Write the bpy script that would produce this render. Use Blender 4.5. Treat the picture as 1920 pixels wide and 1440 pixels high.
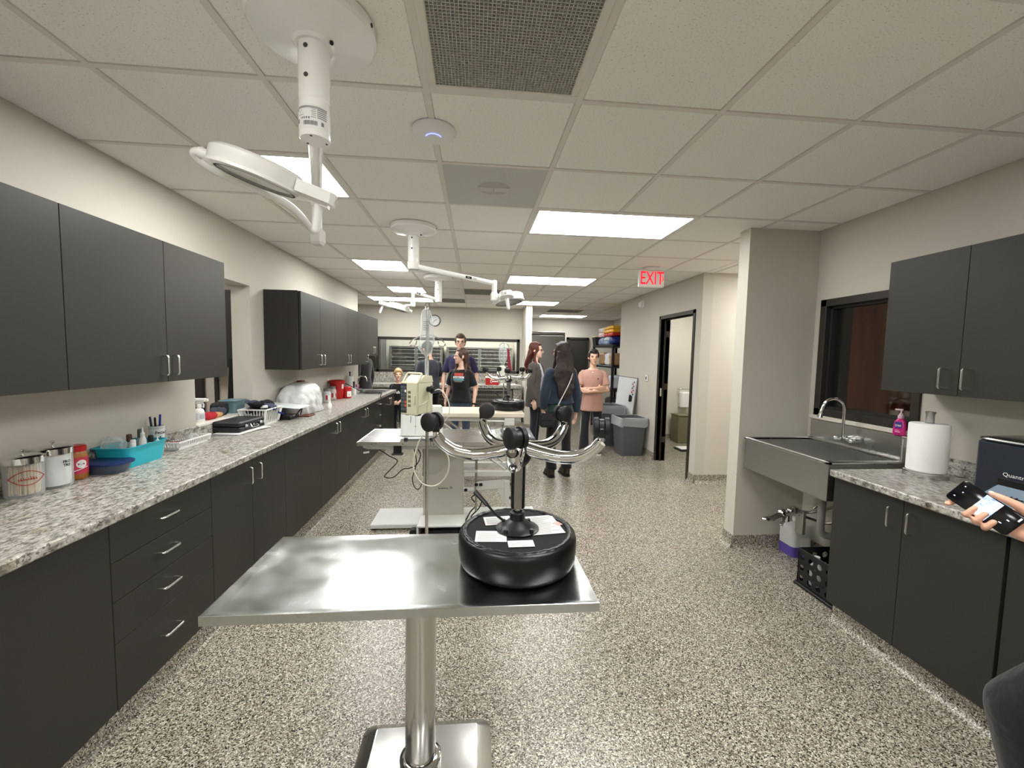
import bpy, math, random
from mathutils import Vector, Matrix, noise
random.seed(7)
for _o in list(bpy.data.objects): bpy.data.objects.remove(_o)
SC = bpy.context.scene
COL = SC.collection
PI = math.pi
R = math.radians

# ------------------------------------------------------------------ camera, world, exposure
CAMH = 1.55
FPX = 768.4
YAW, PITCH, ROLL = .08977, -.07008, .01898
_cam = bpy.data.cameras.new('camera'); CAM = bpy.data.objects.new('camera', _cam); COL.objects.link(CAM)
_cam.sensor_fit = 'HORIZONTAL'; _cam.sensor_width = 36.0; _cam.lens = 36.0*FPX/1920.0
_cam.clip_start = .02; _cam.clip_end = 60
_f = Vector((math.sin(YAW)*math.cos(PITCH), math.cos(YAW)*math.cos(PITCH), math.sin(PITCH)))
_r = Vector((math.cos(YAW), -math.sin(YAW), 0)); _u = _r.cross(_f)
_r2 = math.cos(ROLL)*_r+math.sin(ROLL)*_u; _u2 = -math.sin(ROLL)*_r+math.cos(ROLL)*_u
CAM.matrix_world = Matrix(((_r2.x,_u2.x,-_f.x,0),(_r2.y,_u2.y,-_f.y,0),(_r2.z,_u2.z,-_f.z,CAMH),(0,0,0,1)))
SC.camera = CAM
W = bpy.data.worlds.new('world'); SC.world = W; W.use_nodes = True
W.node_tree.nodes['Background'].inputs[0].default_value = (.8,.8,.78,1)
W.node_tree.nodes['Background'].inputs[1].default_value = .02
SC.view_settings.view_transform = 'Standard'; SC.view_settings.look = 'None'
SC.view_settings.gamma = 1.0; SC.view_settings.use_curve_mapping = False
SC.view_settings.exposure = 0.25
PANEL_LIGHT = 15.0         # emission of the ceiling light diffusers
CEIL = 2.581

# ------------------------------------------------------------------ materials
def srgb(r, g, b):
    def c(v):
        v /= 255.0
        return v/12.92 if v <= .04045 else ((v+.055)/1.055)**2.4
    return (c(r), c(g), c(b), 1.0)
MATS = {}
def newmat(name):
    m = bpy.data.materials.new(name); m.use_nodes = True
    nt = m.node_tree; b = nt.nodes['Principled BSDF']
    MATS[name] = m
    return m, nt, b
def mat(name, col, rough=.5, metal=0, var=.0, scale=30, bump=0, trans=0, ior=1.45, alpha=1, coat=0, spec=.5, emit=None, es=0, sheen=0):
    """a plain procedural material: colour with a little noise variation and an optional fine relief"""
    if name in MATS: return MATS[name]
    m, nt, b = newmat(name)
    b.inputs['Roughness'].default_value = rough; b.inputs['Metallic'].default_value = metal
    b.inputs['Base Color'].default_value = col
    b.inputs['IOR'].default_value = ior; b.inputs['Specular IOR Level'].default_value = spec
    b.inputs['Transmission Weight'].default_value = trans; b.inputs['Alpha'].default_value = alpha
    b.inputs['Coat Weight'].default_value = coat; b.inputs['Coat Roughness'].default_value = .1
    b.inputs['Sheen Weight'].default_value = sheen
    if emit: b.inputs['Emission Color'].default_value = emit; b.inputs['Emission Strength'].default_value = es
    if var or bump:
        tc = nt.nodes.new('ShaderNodeTexCoord'); n = nt.nodes.new('ShaderNodeTexNoise')
        n.inputs['Scale'].default_value = scale; n.inputs['Detail'].default_value = 4
        nt.links.new(tc.outputs['Object'], n.inputs['Vector'])
        if var:
            mx = nt.nodes.new('ShaderNodeMix'); mx.data_type = 'RGBA'
            mx.inputs[6].default_value = tuple(c*(1-var) for c in col[:3])+(1,)
            mx.inputs[7].default_value = tuple(min(1, c*(1+var)) for c in col[:3])+(1,)
            nt.links.new(n.outputs['Fac'], mx.inputs[0]); nt.links.new(mx.outputs[2], b.inputs['Base Color'])
        if bump:
            bp = nt.nodes.new('ShaderNodeBump'); bp.inputs['Strength'].default_value = bump; bp.inputs['Distance'].default_value = .01
            nt.links.new(n.outputs['Fac'], bp.inputs['Height']); nt.links.new(bp.outputs[0], b.inputs['Normal'])
    return m
def ramp(nt, stops, src, interp='LINEAR'):
    r = nt.nodes.new('ShaderNodeValToRGB'); r.color_ramp.interpolation = interp
    e = r.color_ramp.elements
    while len(e) < len(stops): e.new(.5)
    for i, (p, c) in enumerate(stops): e[i].position = p; e[i].color = c
    nt.links.new(src, r.inputs[0]); return r
def mat_floor():
    m, nt, b = newmat('speckled epoxy flake')
    tc = nt.nodes.new('ShaderNodeTexCoord')
    wn = nt.nodes.new('ShaderNodeTexNoise'); wn.inputs['Scale'].default_value = 90; nt.links.new(tc.outputs['Object'], wn.inputs['Vector'])
    mx = nt.nodes.new('ShaderNodeMix'); mx.data_type = 'RGBA'; mx.inputs[0].default_value = .004
    nt.links.new(tc.outputs['Object'], mx.inputs[6]); nt.links.new(wn.outputs['Color'], mx.inputs[7])
    v = nt.nodes.new('ShaderNodeTexVoronoi'); v.inputs['Scale'].default_value = 225; nt.links.new(mx.outputs[2], v.inputs['Vector'])
    sep = nt.nodes.new('ShaderNodeSeparateColor'); nt.links.new(v.outputs['Color'], sep.inputs[0])
    r = ramp(nt, [(0, srgb(30,26,21)), (.09, srgb(70,63,53)), (.18, srgb(112,104,89)), (.34, srgb(146,138,121)), (.55, srgb(168,161,143)), (.72, srgb(190,184,168)), (.86, srgb(224,220,207))], sep.outputs[0], 'CONSTANT')
    big = nt.nodes.new('ShaderNodeTexNoise'); big.inputs['Scale'].default_value = 1.3; nt.links.new(tc.outputs['Object'], big.inputs['Vector'])
    m2 = nt.nodes.new('ShaderNodeMix'); m2.data_type = 'RGBA'; m2.blend_type = 'MULTIPLY'; m2.inputs[0].default_value = .25
    nt.links.new(r.outputs[0], m2.inputs[6]); nt.links.new(big.outputs['Fac'], m2.inputs[7]); nt.links.new(m2.outputs[2], b.inputs['Base Color'])
    b.inputs['Roughness'].default_value = .2; b.inputs['Specular IOR Level'].default_value = .6
    bp = nt.nodes.new('ShaderNodeBump'); bp.inputs['Strength'].default_value = .35; bp.inputs['Distance'].default_value = .004
    n2 = nt.nodes.new('ShaderNodeTexNoise'); n2.inputs['Scale'].default_value = 130; nt.links.new(tc.outputs['Object'], n2.inputs['Vector'])
    nt.links.new(n2.outputs['Fac'], bp.inputs['Height']); nt.links.new(bp.outputs[0], b.inputs['Normal'])
    return m
def mat_granite():
    m, nt, b = newmat('granite laminate')
    tc = nt.nodes.new('ShaderNodeTexCoord')
    n = nt.nodes.new('ShaderNodeTexNoise'); n.inputs['Scale'].default_value = 32; n.inputs['Detail'].default_value = 7; n.inputs['Roughness'].default_value = .72
    mp = nt.nodes.new('ShaderNodeMapping'); mp.inputs['Scale'].default_value = (1.5, .85, 1); mp.inputs['Rotation'].default_value = (0,0,.5)
    nt.links.new(tc.outputs['Object'], mp.inputs[0]); nt.links.new(mp.outputs[0], n.inputs['Vector'])
    r = ramp(nt, [(.31, srgb(66,64,60)), (.42, srgb(118,115,108)), (.51, srgb(172,169,161)), (.62, srgb(200,198,190)), (.75, srgb(218,216,209))], n.outputs['Fac'])
    n3 = nt.nodes.new('ShaderNodeTexNoise'); n3.inputs['Scale'].default_value = 85; n3.inputs['Detail'].default_value = 3
    nt.links.new(mp.outputs[0], n3.inputs['Vector'])
    r3 = ramp(nt, [(.36, (1,1,1,1)), (.42, (0,0,0,1))], n3.outputs['Fac'])
    mx = nt.nodes.new('ShaderNodeMix'); mx.data_type = 'RGBA'; mx.inputs[7].default_value = srgb(58,56,52)
    sc = nt.nodes.new('ShaderNodeMath'); sc.operation = 'MULTIPLY'; sc.inputs[1].default_value = .8
    nt.links.new(r3.outputs[0], sc.inputs[0]); nt.links.new(sc.outputs[0], mx.inputs[0]); nt.links.new(r.outputs[0], mx.inputs[6])
    n4 = nt.nodes.new('ShaderNodeTexNoise'); n4.inputs['Scale'].default_value = 9; nt.links.new(tc.outputs['Object'], n4.inputs['Vector'])
    r4 = ramp(nt, [(.56, (0,0,0,1)), (.70, (1,1,1,1))], n4.outputs['Fac'])
    m4 = nt.nodes.new('ShaderNodeMix'); m4.data_type = 'RGBA'; m4.blend_type = 'MULTIPLY'; m4.inputs[7].default_value = srgb(206,196,178)
    nt.links.new(r4.outputs[0], m4.inputs[0]); nt.links.new(mx.outputs[2], m4.inputs[6])
    nt.links.new(m4.outputs[2], b.inputs['Base Color'])
    b.inputs['Roughness'].default_value = .32
    return m
def mat_tile():
    m, nt, b = newmat('mineral ceiling tile')
    tc = nt.nodes.new('ShaderNodeTexCoord')
    v = nt.nodes.new('ShaderNodeTexNoise'); v.inputs['Scale'].default_value = 170; v.inputs['Detail'].default_value = 3
    nt.links.new(tc.outputs['Object'], v.inputs['Vector'])
    r = ramp(nt, [(.30, srgb(182,180,172)), (.37, srgb(240,238,231)), (.7, srgb(246,244,238))], v.outputs['Fac'])
    nt.links.new(r.outputs[0], b.inputs['Base Color']); b.inputs['Roughness'].default_value = .95; b.inputs['Specular IOR Level'].default_value = .1
    bp = nt.nodes.new('ShaderNodeBump'); bp.inputs['Strength'].default_value = .3; bp.inputs['Distance'].default_value = .003
    nt.links.new(v.outputs['Fac'], bp.inputs['Height']); nt.links.new(bp.outputs[0], b.inputs['Normal'])
    return m
def mat_steel(name, col, rough, smudge=.12, scale=6):
    m, nt, b = newmat(name)
    b.inputs['Base Color'].default_value = col; b.inputs['Metallic'].default_value = 1
    tc = nt.nodes.new('ShaderNodeTexCoord'); n = nt.nodes.new('ShaderNodeTexNoise'); n.inputs['Scale'].default_value = scale; n.inputs['Detail'].default_value = 5
    nt.links.new(tc.outputs['Object'], n.inputs['Vector'])
    mr = nt.nodes.new('ShaderNodeMapRange'); mr.inputs[1].default_value = .3; mr.inputs[2].default_value = .7
    mr.inputs[3].default_value = max(.03, rough-smudge); mr.inputs[4].default_value = rough+smudge
    nt.links.new(n.outputs['Fac'], mr.inputs[0]); nt.links.new(mr.outputs[0], b.inputs['Roughness'])
    return m
def mat_wood(name, c1, c2, rough=.4, sx=(1,1,.12), scale=14):
    m, nt, b = newmat(name)
    tc = nt.nodes.new('ShaderNodeTexCoord'); mp = nt.nodes.new('ShaderNodeMapping'); mp.inputs['Scale'].default_value = sx
    n = nt.nodes.new('ShaderNodeTexNoise'); n.inputs['Scale'].default_value = scale; n.inputs['Detail'].default_value = 5
    nt.links.new(tc.outputs['Object'], mp.inputs[0]); nt.links.new(mp.outputs[0], n.inputs['Vector'])
    r = ramp(nt, [(.35, c1), (.65, c2)], n.outputs['Fac']); nt.links.new(r.outputs[0], b.inputs['Base Color'])
    b.inputs['Roughness'].default_value = rough
    return m
FLOOR = mat_floor(); GRANITE = mat_granite(); TILE = mat_tile()
WALL = mat('painted wall greige', srgb(198,194,183), .85, var=.015, scale=60, bump=.05, spec=.2)
WALLW = mat('painted wall warm', srgb(206,201,189), .85, var=.015, scale=60, bump=.05, spec=.2)
TEE = mat('ceiling tee enamel', srgb(222,217,209), .6)
CAB = mat('charcoal laminate', srgb(51,50,46), .45, var=.05, scale=200, spec=.3)
CABIN = mat('charcoal edge band', srgb(40,38,35), .5)
STEEL = mat_steel('stainless sheet', (.60,.60,.59,1), .26, .025, 3)
STEELB = mat_steel('stainless brushed', (.52,.52,.50,1), .34, .03, 8)
CHROME = mat('chrome', (.75,.75,.75,1), .06, 1)
NICKEL = mat('satin nickel', (.72,.72,.70,1), .25, 1)
BLACKP = mat('black plastic', srgb(15,15,16), .42)
BLACKR = mat('black rubber', srgb(20,20,20), .55)
VINYL = mat('black vinyl', srgb(9,9,10), .34, bump=.06, scale=25, spec=.5)
FABRICB = mat('black underside cloth', srgb(24,24,23), .9)
WHITEE = mat('white enamel', srgb(243,243,239), .25, coat=.4)
WHITEP = mat('white plastic', srgb(235,235,232), .4)
PAPER = mat('paper', srgb(232,232,230), .8, var=.02, scale=40)
INK = mat('black ink', srgb(30,30,32), .7)
GREYINK = mat('grey print', srgb(120,120,122), .7)
PUTTY = mat('putty enamel', srgb(188,186,174), .45, var=.03, scale=12)
PUTTYL = mat('pale grey enamel', srgb(206,207,202), .4)
DARKFR = mat('dark bronze frame', srgb(46,42,37), .45)
def film(name, col, opacity, rough=.15, fres=True):
    """thin clear sheet: see-through with a share of tinted, glossy surface"""
    m, nt, b = newmat(name)
    b.inputs['Base Color'].default_value = col; b.inputs['Roughness'].default_value = rough
    tr = nt.nodes.new('ShaderNodeBsdfTransparent'); tr.inputs[0].default_value = tuple(.5+.5*c for c in col[:3])+(1,)
    mx = nt.nodes.new('ShaderNodeMixShader'); lw = nt.nodes.new('ShaderNodeLayerWeight'); lw.inputs[0].default_value = .3
    mr = nt.nodes.new('ShaderNodeMapRange'); mr.inputs[3].default_value = opacity; mr.inputs[4].default_value = min(1, opacity+.55)
    nt.links.new(lw.outputs['Facing'], mr.inputs[0]); nt.links.new(mr.outputs[0], mx.inputs[0])
    nt.links.new(tr.outputs[0], mx.inputs[1]); nt.links.new(b.outputs[0], mx.inputs[2])
    nt.links.new(mx.outputs[0], nt.nodes['Material Output'].inputs[0])
    return m
def pane_glass(name):
    m, nt, b = newmat(name)
    tr = nt.nodes.new('ShaderNodeBsdfTransparent'); tr.inputs[0].default_value = (.93,.95,.94,1)
    gl = nt.nodes.new('ShaderNodeBsdfGlossy'); gl.inputs['Roughness'].default_value = .02; gl.inputs[0].default_value = (.9,.9,.9,1)
    lw = nt.nodes.new('ShaderNodeLayerWeight'); lw.inputs[0].default_value = .5
    pw = nt.nodes.new('ShaderNodeMath'); pw.operation = 'POWER'; pw.inputs[1].default_value = 5; nt.links.new(lw.outputs['Facing'], pw.inputs[0])
    mr = nt.nodes.new('ShaderNodeMapRange'); mr.inputs[3].default_value = .04; mr.inputs[4].default_value = .9; nt.links.new(pw.outputs[0], mr.inputs[0])
    mx = nt.nodes.new('ShaderNodeMixShader'); nt.links.new(mr.outputs[0], mx.inputs[0]); nt.links.new(tr.outputs[0], mx.inputs[1]); nt.links.new(gl.outputs[0], mx.inputs[2])
    nt.links.new(mx.outputs[0], nt.nodes['Material Output'].inputs[0])
    return m
GLASS = pane_glass('window glass')
CLEARP = film('clear plastic', (.90,.93,.93,1), .18)
FROST = film('frosted plastic', (.82,.83,.83,1), .62, .4)
EMIT2 = mat('square light diffuser', (1,1,1,1), .5, emit=(1.0,.995,.972,1), es=PANEL_LIGHT*1.95)
EMIT = mat('light diffuser', (1,1,1,1), .5, emit=(1.0,.992,.968,1), es=PANEL_LIGHT)

# ------------------------------------------------------------------ mesh helpers
WORLD = {}                      # object name -> world matrix used while its mesh is authored in world coordinates
class MB:
    def __init__(s): s.v=[]; s.f=[]; s.mi=[]; s.M=None; s.k=0
    def add(s, vs, fs):
        o=len(s.v)
        if s.M is not None: vs=[s.M@Vector(p) for p in vs]
        s.v.extend([tuple(p) for p in vs]); s.f.extend([tuple(i+o for i in f) for f in fs]); s.mi.extend([s.k]*len(fs)); return s
    def box(s,x0,x1,y0,y1,z0,z1,c=0):
        if x1<x0: x0,x1=x1,x0
        if y1<y0: y0,y1=y1,y0
        if z1<z0: z0,z1=z1,z0
        c=min(c,(x1-x0)*.49,(y1-y0)*.49,(z1-z0)*.49)
        if c<=0:
            return s.add([(x,y,z) for x in(x0,x1) for y in(y0,y1) for z in(z0,z1)],[(0,1,3,2),(4,6,7,5),(0,4,5,1),(2,3,7,6),(0,2,6,4),(1,5,7,3)])
        vs=[];idx={}
        for a,(x,sx) in enumerate(((x0,1),(x1,-1))):
            for b,(y,sy) in enumerate(((y0,1),(y1,-1))):
                for d,(z,sz) in enumerate(((z0,1),(z1,-1))):
                    for ax,p in enumerate(((x,y+sy*c,z+sz*c),(x+sx*c,y,z+sz*c),(x+sx*c,y+sy*c,z))):
                        idx[a,b,d,ax]=len(vs); vs.append(p)
        F=[]
        for a in(0,1): F.append([idx[a,0,0,0],idx[a,0,1,0],idx[a,1,1,0],idx[a,1,0,0]][::1 if a==0 else -1])
        for b in(0,1): F.append([idx[0,b,0,1],idx[1,b,0,1],idx[1,b,1,1],idx[0,b,1,1]][::1 if b==0 else -1])
        for d in(0,1): F.append([idx[0,0,d,2],idx[0,1,d,2],idx[1,1,d,2],idx[1,0,d,2]][::1 if d==0 else -1])
        for b in(0,1):
            for d in(0,1): F.append([idx[0,b,d,1],idx[0,b,d,2],idx[1,b,d,2],idx[1,b,d,1]][::1 if b==d else -1])
        for a in(0,1):
            for d in(0,1): F.append([idx[a,0,d,0],idx[a,1,d,0],idx[a,1,d,2],idx[a,0,d,2]][::1 if a==d else -1])
        for a in(0,1):
            for b in(0,1): F.append([idx[a,b,0,0],idx[a,b,1,0],idx[a,b,1,1],idx[a,b,0,1]][::1 if a!=b else -1])
        for a in(0,1):
            for b in(0,1):
                for d in(0,1): F.append([idx[a,b,d,0],idx[a,b,d,1],idx[a,b,d,2]][::1 if (a+b+d)%2==0 else -1])
        return s.add(vs,F)
    def loft(s,rings,cap0=True,cap1=True,closed=True):
        n=len(rings[0]); vs=[p for r in rings for p in r]; F=[]
        for i in range(len(rings)-1):
            for j in range(n if closed else n-1):
                k=(j+1)%n; F.append((i*n+j,i*n+k,(i+1)*n+k,(i+1)*n+j))
        if cap0: F.append(tuple(range(n-1,-1,-1)))
        if cap1: F.append(tuple((len(rings)-1)*n+j for j in range(n)))
        return s.add(vs,F)
    def cyl(s,p0,p1,r0,r1=None,n=16,cap=True):
        r1=r0 if r1 is None else r1
        p0=Vector(p0);p1=Vector(p1);d=(p1-p0).normalized()
        a=d.orthogonal().normalized();b=d.cross(a)
        rg=[[p+ (a*math.cos(2*PI*j/n)+b*math.sin(2*PI*j/n))*r for j in range(n)] for p,r in((p0,r0),(p1,r1))]
        return s.loft(rg,cap,cap)
    def tube(s,pts,r,n=8,cap=True,flat=1.0,up=None):
        pts=[Vector(p) for p in pts]; rs=r if isinstance(r,(list,tuple)) else [r]*len(pts)
        d0=(pts[1]-pts[0]).normalized(); a=(Vector(up)-d0*d0.dot(Vector(up))).normalized() if up else d0.orthogonal().normalized()
        rg=[];pd=d0
        for i,p in enumerate(pts):
            d=(pts[min(i+1,len(pts)-1)]-pts[max(i-1,0)])
            d=d.normalized() if d.length>1e-9 else pd
            q=pd.rotation_difference(d); a=q@a; a=(a-d*a.dot(d)).normalized(); b=d.cross(a); pd=d
            rg.append([p+(a*math.cos(2*PI*j/n)*flat+b*math.sin(2*PI*j/n))*rs[i] for j in range(n)])
        return s.loft(rg,cap,cap)
    def lathe(s,prof,n=24,c=(0,0,0),cap0=False,cap1=False):
        rg=[[(c[0]+r*math.cos(2*PI*j/n),c[1]+r*math.sin(2*PI*j/n),c[2]+z) for j in range(n)] for r,z in prof]
        return s.loft(rg,cap0,cap1)
    def ell(s,c,r,n=16,m=10,Q=None):
        if not isinstance(r,(tuple,list)): r=(r,r,r)
        vs=[];F=[]
        for i in range(1,m):
            t=PI*i/m
            for j in range(n):
                vs.append((r[0]*math.sin(t)*math.cos(2*PI*j/n),r[1]*math.sin(t)*math.sin(2*PI*j/n),r[2]*math.cos(t)))
        T=len(vs); vs+= [(0,0,r[2]),(0,0,-r[2])]
        for i in range(m-2):
            for j in range(n):
                k=(j+1)%n; F.append((i*n+j,(i+1)*n+j,(i+1)*n+k,i*n+k))
        for j in range(n):
            k=(j+1)%n; F.append((T,j,k)); F.append((T+1,(m-2)*n+k,(m-2)*n+j))
        if Q is not None: vs=[Q@Vector(p) for p in vs]
        return s.add([(p[0]+c[0],p[1]+c[1],p[2]+c[2]) for p in vs],F)
    def cap(s,p0,r0,p1,r1,n=12):
        """tapered capsule"""
        p0=Vector(p0);p1=Vector(p1);d=p1-p0;L=d.length
        d=d/L if L>1e-6 else Vector((0,0,1))
        a=d.orthogonal().normalized();b=d.cross(a);rg=[]
        for t in (-85,-55,-25,0): rg.append([p0+d*(r0*math.sin(R(t)))+(a*math.cos(2*PI*j/n)+b*math.sin(2*PI*j/n))*r0*math.cos(R(t)) for j in range(n)])
        for t in (0,25,55,85): rg.append([p1+d*(r1*math.sin(R(t)))+(a*math.cos(2*PI*j/n)+b*math.sin(2*PI*j/n))*r1*math.cos(R(t)) for j in range(n)])
        return s.loft(rg)
    def prism(s,poly,z0,z1):
        n=len(poly); vs=[(x,y,z0) for x,y in poly]+[(x,y,z1) for x,y in poly]
        return s.add(vs,[tuple(range(n-1,-1,-1)),tuple(range(n,2*n))]+[(i,(i+1)%n,n+(i+1)%n,n+i) for i in range(n)])
    def quad(s,*p): return s.add(p,[tuple(range(len(p)))])
    def mesh(s,name,mats,inv=None,ang=38):
        me=bpy.data.meshes.new(name); vs=s.v
        if inv is not None: vs=[tuple(inv@Vector(p)) for p in vs]
        me.from_pydata(vs,[],s.f)
        for m in (mats if isinstance(mats,(list,tuple)) else [mats]): me.materials.append(m)
        if any(s.mi): me.polygons.foreach_set('material_index',s.mi)
        me.polygons.foreach_set('use_smooth',[True]*len(me.polygons)); me.validate(); me.update()
        if ang<180: me.set_sharp_from_angle(angle=R(ang))
        return me
    def build(s,name,mats,parent=None,ang=38,origin=None):
        Mw=WORLD.get(parent.name) if parent is not None else None
        if parent is None and origin is not None: Mw=Matrix.Translation(origin)
        o=bpy.data.objects.new(name,s.mesh(name,mats,Mw.inverted() if Mw is not None else None,ang)); COL.objects.link(o)
        if parent is not None: o.parent=parent; WORLD[o.name]=Mw
        elif origin is not None: o.location=origin; WORLD[o.name]=Mw
        else: WORLD[o.name]=Matrix.Identity(4)
        return o
def tag(o,label=None,cat=None,group=None,kind=None):
    if label: o['label']=label
    if cat: o['category']=cat
    if group: o['group']=group
    if kind: o['kind']=kind
    return o
def thing(name,label,cat,loc=(0,0,0),rz=0,group=None):
    o=bpy.data.objects.new(name,None); COL.objects.link(o); o.empty_display_size=.1
    o.location=loc; o.rotation_euler=(0,0,rz)
    WORLD[o.name]=Matrix.Translation(loc)@Matrix.Rotation(rz,4,'Z')
    return tag(o,label,cat,group)
def copy_tree(o,parent=None):
    c=o.copy(); COL.objects.link(c); c.parent=parent
    WORLD[c.name]=WORLD.get(o.name)
    for ch in list(o.children): copy_tree(ch,c)
    return c
def box(name,m,parent,x0,x1,y0,y1,z0,z1,c=0): return MB().box(x0,x1,y0,y1,z0,z1,c).build(name,m,parent)
def struct(name,mb,m,parent=None):
    o=mb.build(name,m,parent)
    if parent is None: o['kind']='structure'
    return o
def fillet(pts,r,n=5):
    pts=[Vector(p) for p in pts]; out=[pts[0]]
    for i in range(1,len(pts)-1):
        p=pts[i]; a=(pts[i-1]-p); b=(pts[i+1]-p); rr=min(r,a.length*.49,b.length*.49)
        p0=p+a.normalized()*rr; p1=p+b.normalized()*rr
        for k in range(n+1):
            t=k/n; out.append(p0*(1-t)**2+p*2*t*(1-t)+p1*t*t)
    out.append(pts[-1]); return out
def spline(pts,n=8):
    pts=[Vector(p) for p in pts]; P=[pts[0]*2-pts[1]]+pts+[pts[-1]*2-pts[-2]]; out=[]
    for i in range(1,len(P)-2):
        for k in range(n):
            t=k/n; a,b,c,d=P[i-1],P[i],P[i+1],P[i+2]
            out.append(.5*((2*b)+(c-a)*t+(2*a-5*b+4*c-d)*t*t+(3*b-a-3*c+d)*t**3))
    out.append(pts[-1]); return out
def frame(o,x,y):
    """matrix with origin o and given x and y axes"""
    x=Vector(x).normalized(); y=Vector(y); y=(y-x*x.dot(y)).normalized(); z=x.cross(y)
    return Matrix(((x.x,y.x,z.x,o[0]),(x.y,y.y,z.y,o[1]),(x.z,y.z,z.z,o[2]),(0,0,0,1)))
_TXT={}
def text(mb,body,size,M,ext=.0004,bold=0.0):
    """flat lettering as mesh: M places its centre, x along the line, y up"""
    key=(body,size,bold)
    if key not in _TXT:
        cu=bpy.data.curves.new('lettering','FONT'); cu.body=body; cu.size=size; cu.align_x='CENTER'; cu.align_y='CENTER'; cu.offset=bold; cu.resolution_u=2
        ob=bpy.data.objects.new('lettering',cu); COL.objects.link(ob); dg=bpy.context.evaluated_depsgraph_get(); dg.update()
        me=bpy.data.meshes.new_from_object(ob.evaluated_get(dg))
        _TXT[key]=([tuple(v.co) for v in me.vertices],[tuple(p.vertices) for p in me.polygons])
        bpy.data.objects.remove(ob); bpy.data.curves.remove(cu); bpy.data.meshes.remove(me)
    vs,fs=_TXT[key]; old=mb.M; mb.M=M@Matrix.Translation((0,0,ext)); mb.add(vs,fs); mb.M=old; return mb
def scribble(mb,w,h,M,n=7,seed=1):
    """small print too blurred to read: a row of uneven strokes"""
    rr=random.Random(seed); old=mb.M; mb.M=M
    for k in range(n):
        x=-w/2+w*(k+.5)/n; hh=h*(.45+.5*rr.random()); ww=w/n*(.30+.25*rr.random())
        mb.box(x-ww,x+ww,-h/2,-h/2+hh*.45,.0003,.0006); mb.box(x-ww,x-ww*.3,-h/2,-h/2+hh,.0003,.0006)
    mb.M=old; return mb
def remesh(mb,vox=.008,sm=4):
    me=bpy.data.meshes.new('tmp'); me.from_pydata(mb.v,[],mb.f)
    ob=bpy.data.objects.new('tmp',me); COL.objects.link(ob)
    md=ob.modifiers.new('r','REMESH'); md.mode='VOXEL'; md.voxel_size=vox
    if sm:
        ms=ob.modifiers.new('s','SMOOTH'); ms.factor=.5; ms.iterations=sm
    dg=bpy.context.evaluated_depsgraph_get(); dg.update()
    m2=bpy.data.meshes.new_from_object(ob.evaluated_get(dg))
    out=MB(); out.v=[tuple(v.co) for v in m2.vertices]; out.f=[tuple(p.vertices) for p in m2.polygons]; out.mi=[0]*len(out.f)
    bpy.data.objects.remove(ob); bpy.data.meshes.remove(me); bpy.data.meshes.remove(m2)
    return out

# ------------------------------------------------------------------ the room
WT=2.600   # underside of the slab over the tiles
struct('floor',MB().box(-5,5,-5.8,11.8,-.05,0),FLOOR)
CEILING=struct('ceiling',MB().box(-5,5,-5.8,11.8,WT,WT+.06),TEE)
def wallbox(mb,*a): mb.box(*a); return mb
LX,RX=-1.99,2.73
mb=MB(); OY0,OY1,OZ0,OZ1=3.10,3.852,1.0,2.116
mb.box(LX-.16,LX,-5.6,OY0,0,WT).box(LX-.16,LX,OY1,7.19,0,WT).box(LX-.16,LX,OY0,OY1,0,OZ0).box(LX-.16,LX,OY0,OY1,OZ1,WT)
struct('wall_left',mb,WALL)
WY0,WY1,WZ0,WZ1=2.27,3.055,1.122,2.03
mb=MB().box(RX,RX+.14,-5.6,WY0,0,WT).box(RX,RX+.14,WY1,3.236,0,WT).box(RX,RX+.14,WY0,WY1,0,WZ0).box(RX,RX+.14,WY0,WY1,WZ1,WT)
struct('wall_right',mb,WALL)
struct('wall_nib',MB().box(2.135,RX,3.11,3.236,0,WT),WALL)
DY0,DY1,DZ=4.985,5.885,2.115
mb=MB().box(RX,RX+.13,4.80,DY0,0,WT).box(RX,RX+.13,DY1,7.60,0,WT).box(RX,RX+.13,DY0,DY1,DZ,WT)
struct('wall_passage',mb,WALL)
struct('wall_hall',MB().box(RX+.13,4.7,4.80,4.92,0,WT),WALLW)
struct('wall_hall_end',MB().box(4.7,4.82,3.1,7.6,0,WT),WALLW)
struct('wall_hall_near',MB().box(RX+.14,4.7,3.10,3.236,0,WT),WALLW)
struct('wall_washroom',MB().box(RX+.13,4.7,7.47,7.60,0,WT),WALLW)
BX0,BX1,BZ0,BZ1=-2.90,.985,1.135,1.905
mb=MB().box(-4.5,BX0,9.2,9.32,0,WT).box(BX1,1.035,9.2,9.32,0,WT).box(BX0,BX1,9.2,9.32,0,BZ0).box(BX0,BX1,9.2,9.32,BZ1,WT)
struct('wall_back',mb,WALL)
struct('wall_partition',MB().box(1.035,1.16,8.5,11.4,0,WT),WALLW)
struct('wall_far',MB().box(1.16,4.0,11.4,11.52,0,WT),WALL)
struct('wall_far_side',MB().box(3.87,4.0,7.6,11.4,0,WT),WALL)
struct('wall_kennel',MB().box(-4.5,1.035,11.4,11.52,0,WT),WALLW)
struct('wall_corner',MB().box(-4.62,-4.5,1.2,11.5,0,WT),WALL)
struct('wall_front',MB().box(-2.15,2.87,-5.72,-5.6,0,WT),WALL)
struct('wall_side_near',MB().box(-4.5,LX-.16,1.2,1.32,0,WT),WALLW)
struct('wall_side_far',MB().box(-4.5,LX-.16,7.07,7.19,0,WT),WALLW)
struct('wall_office',MB().box(RX+.14,4.2,1.2,1.32,0,WT).box(4.2,4.32,1.2,3.1,0,WT),DARKFR)

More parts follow.
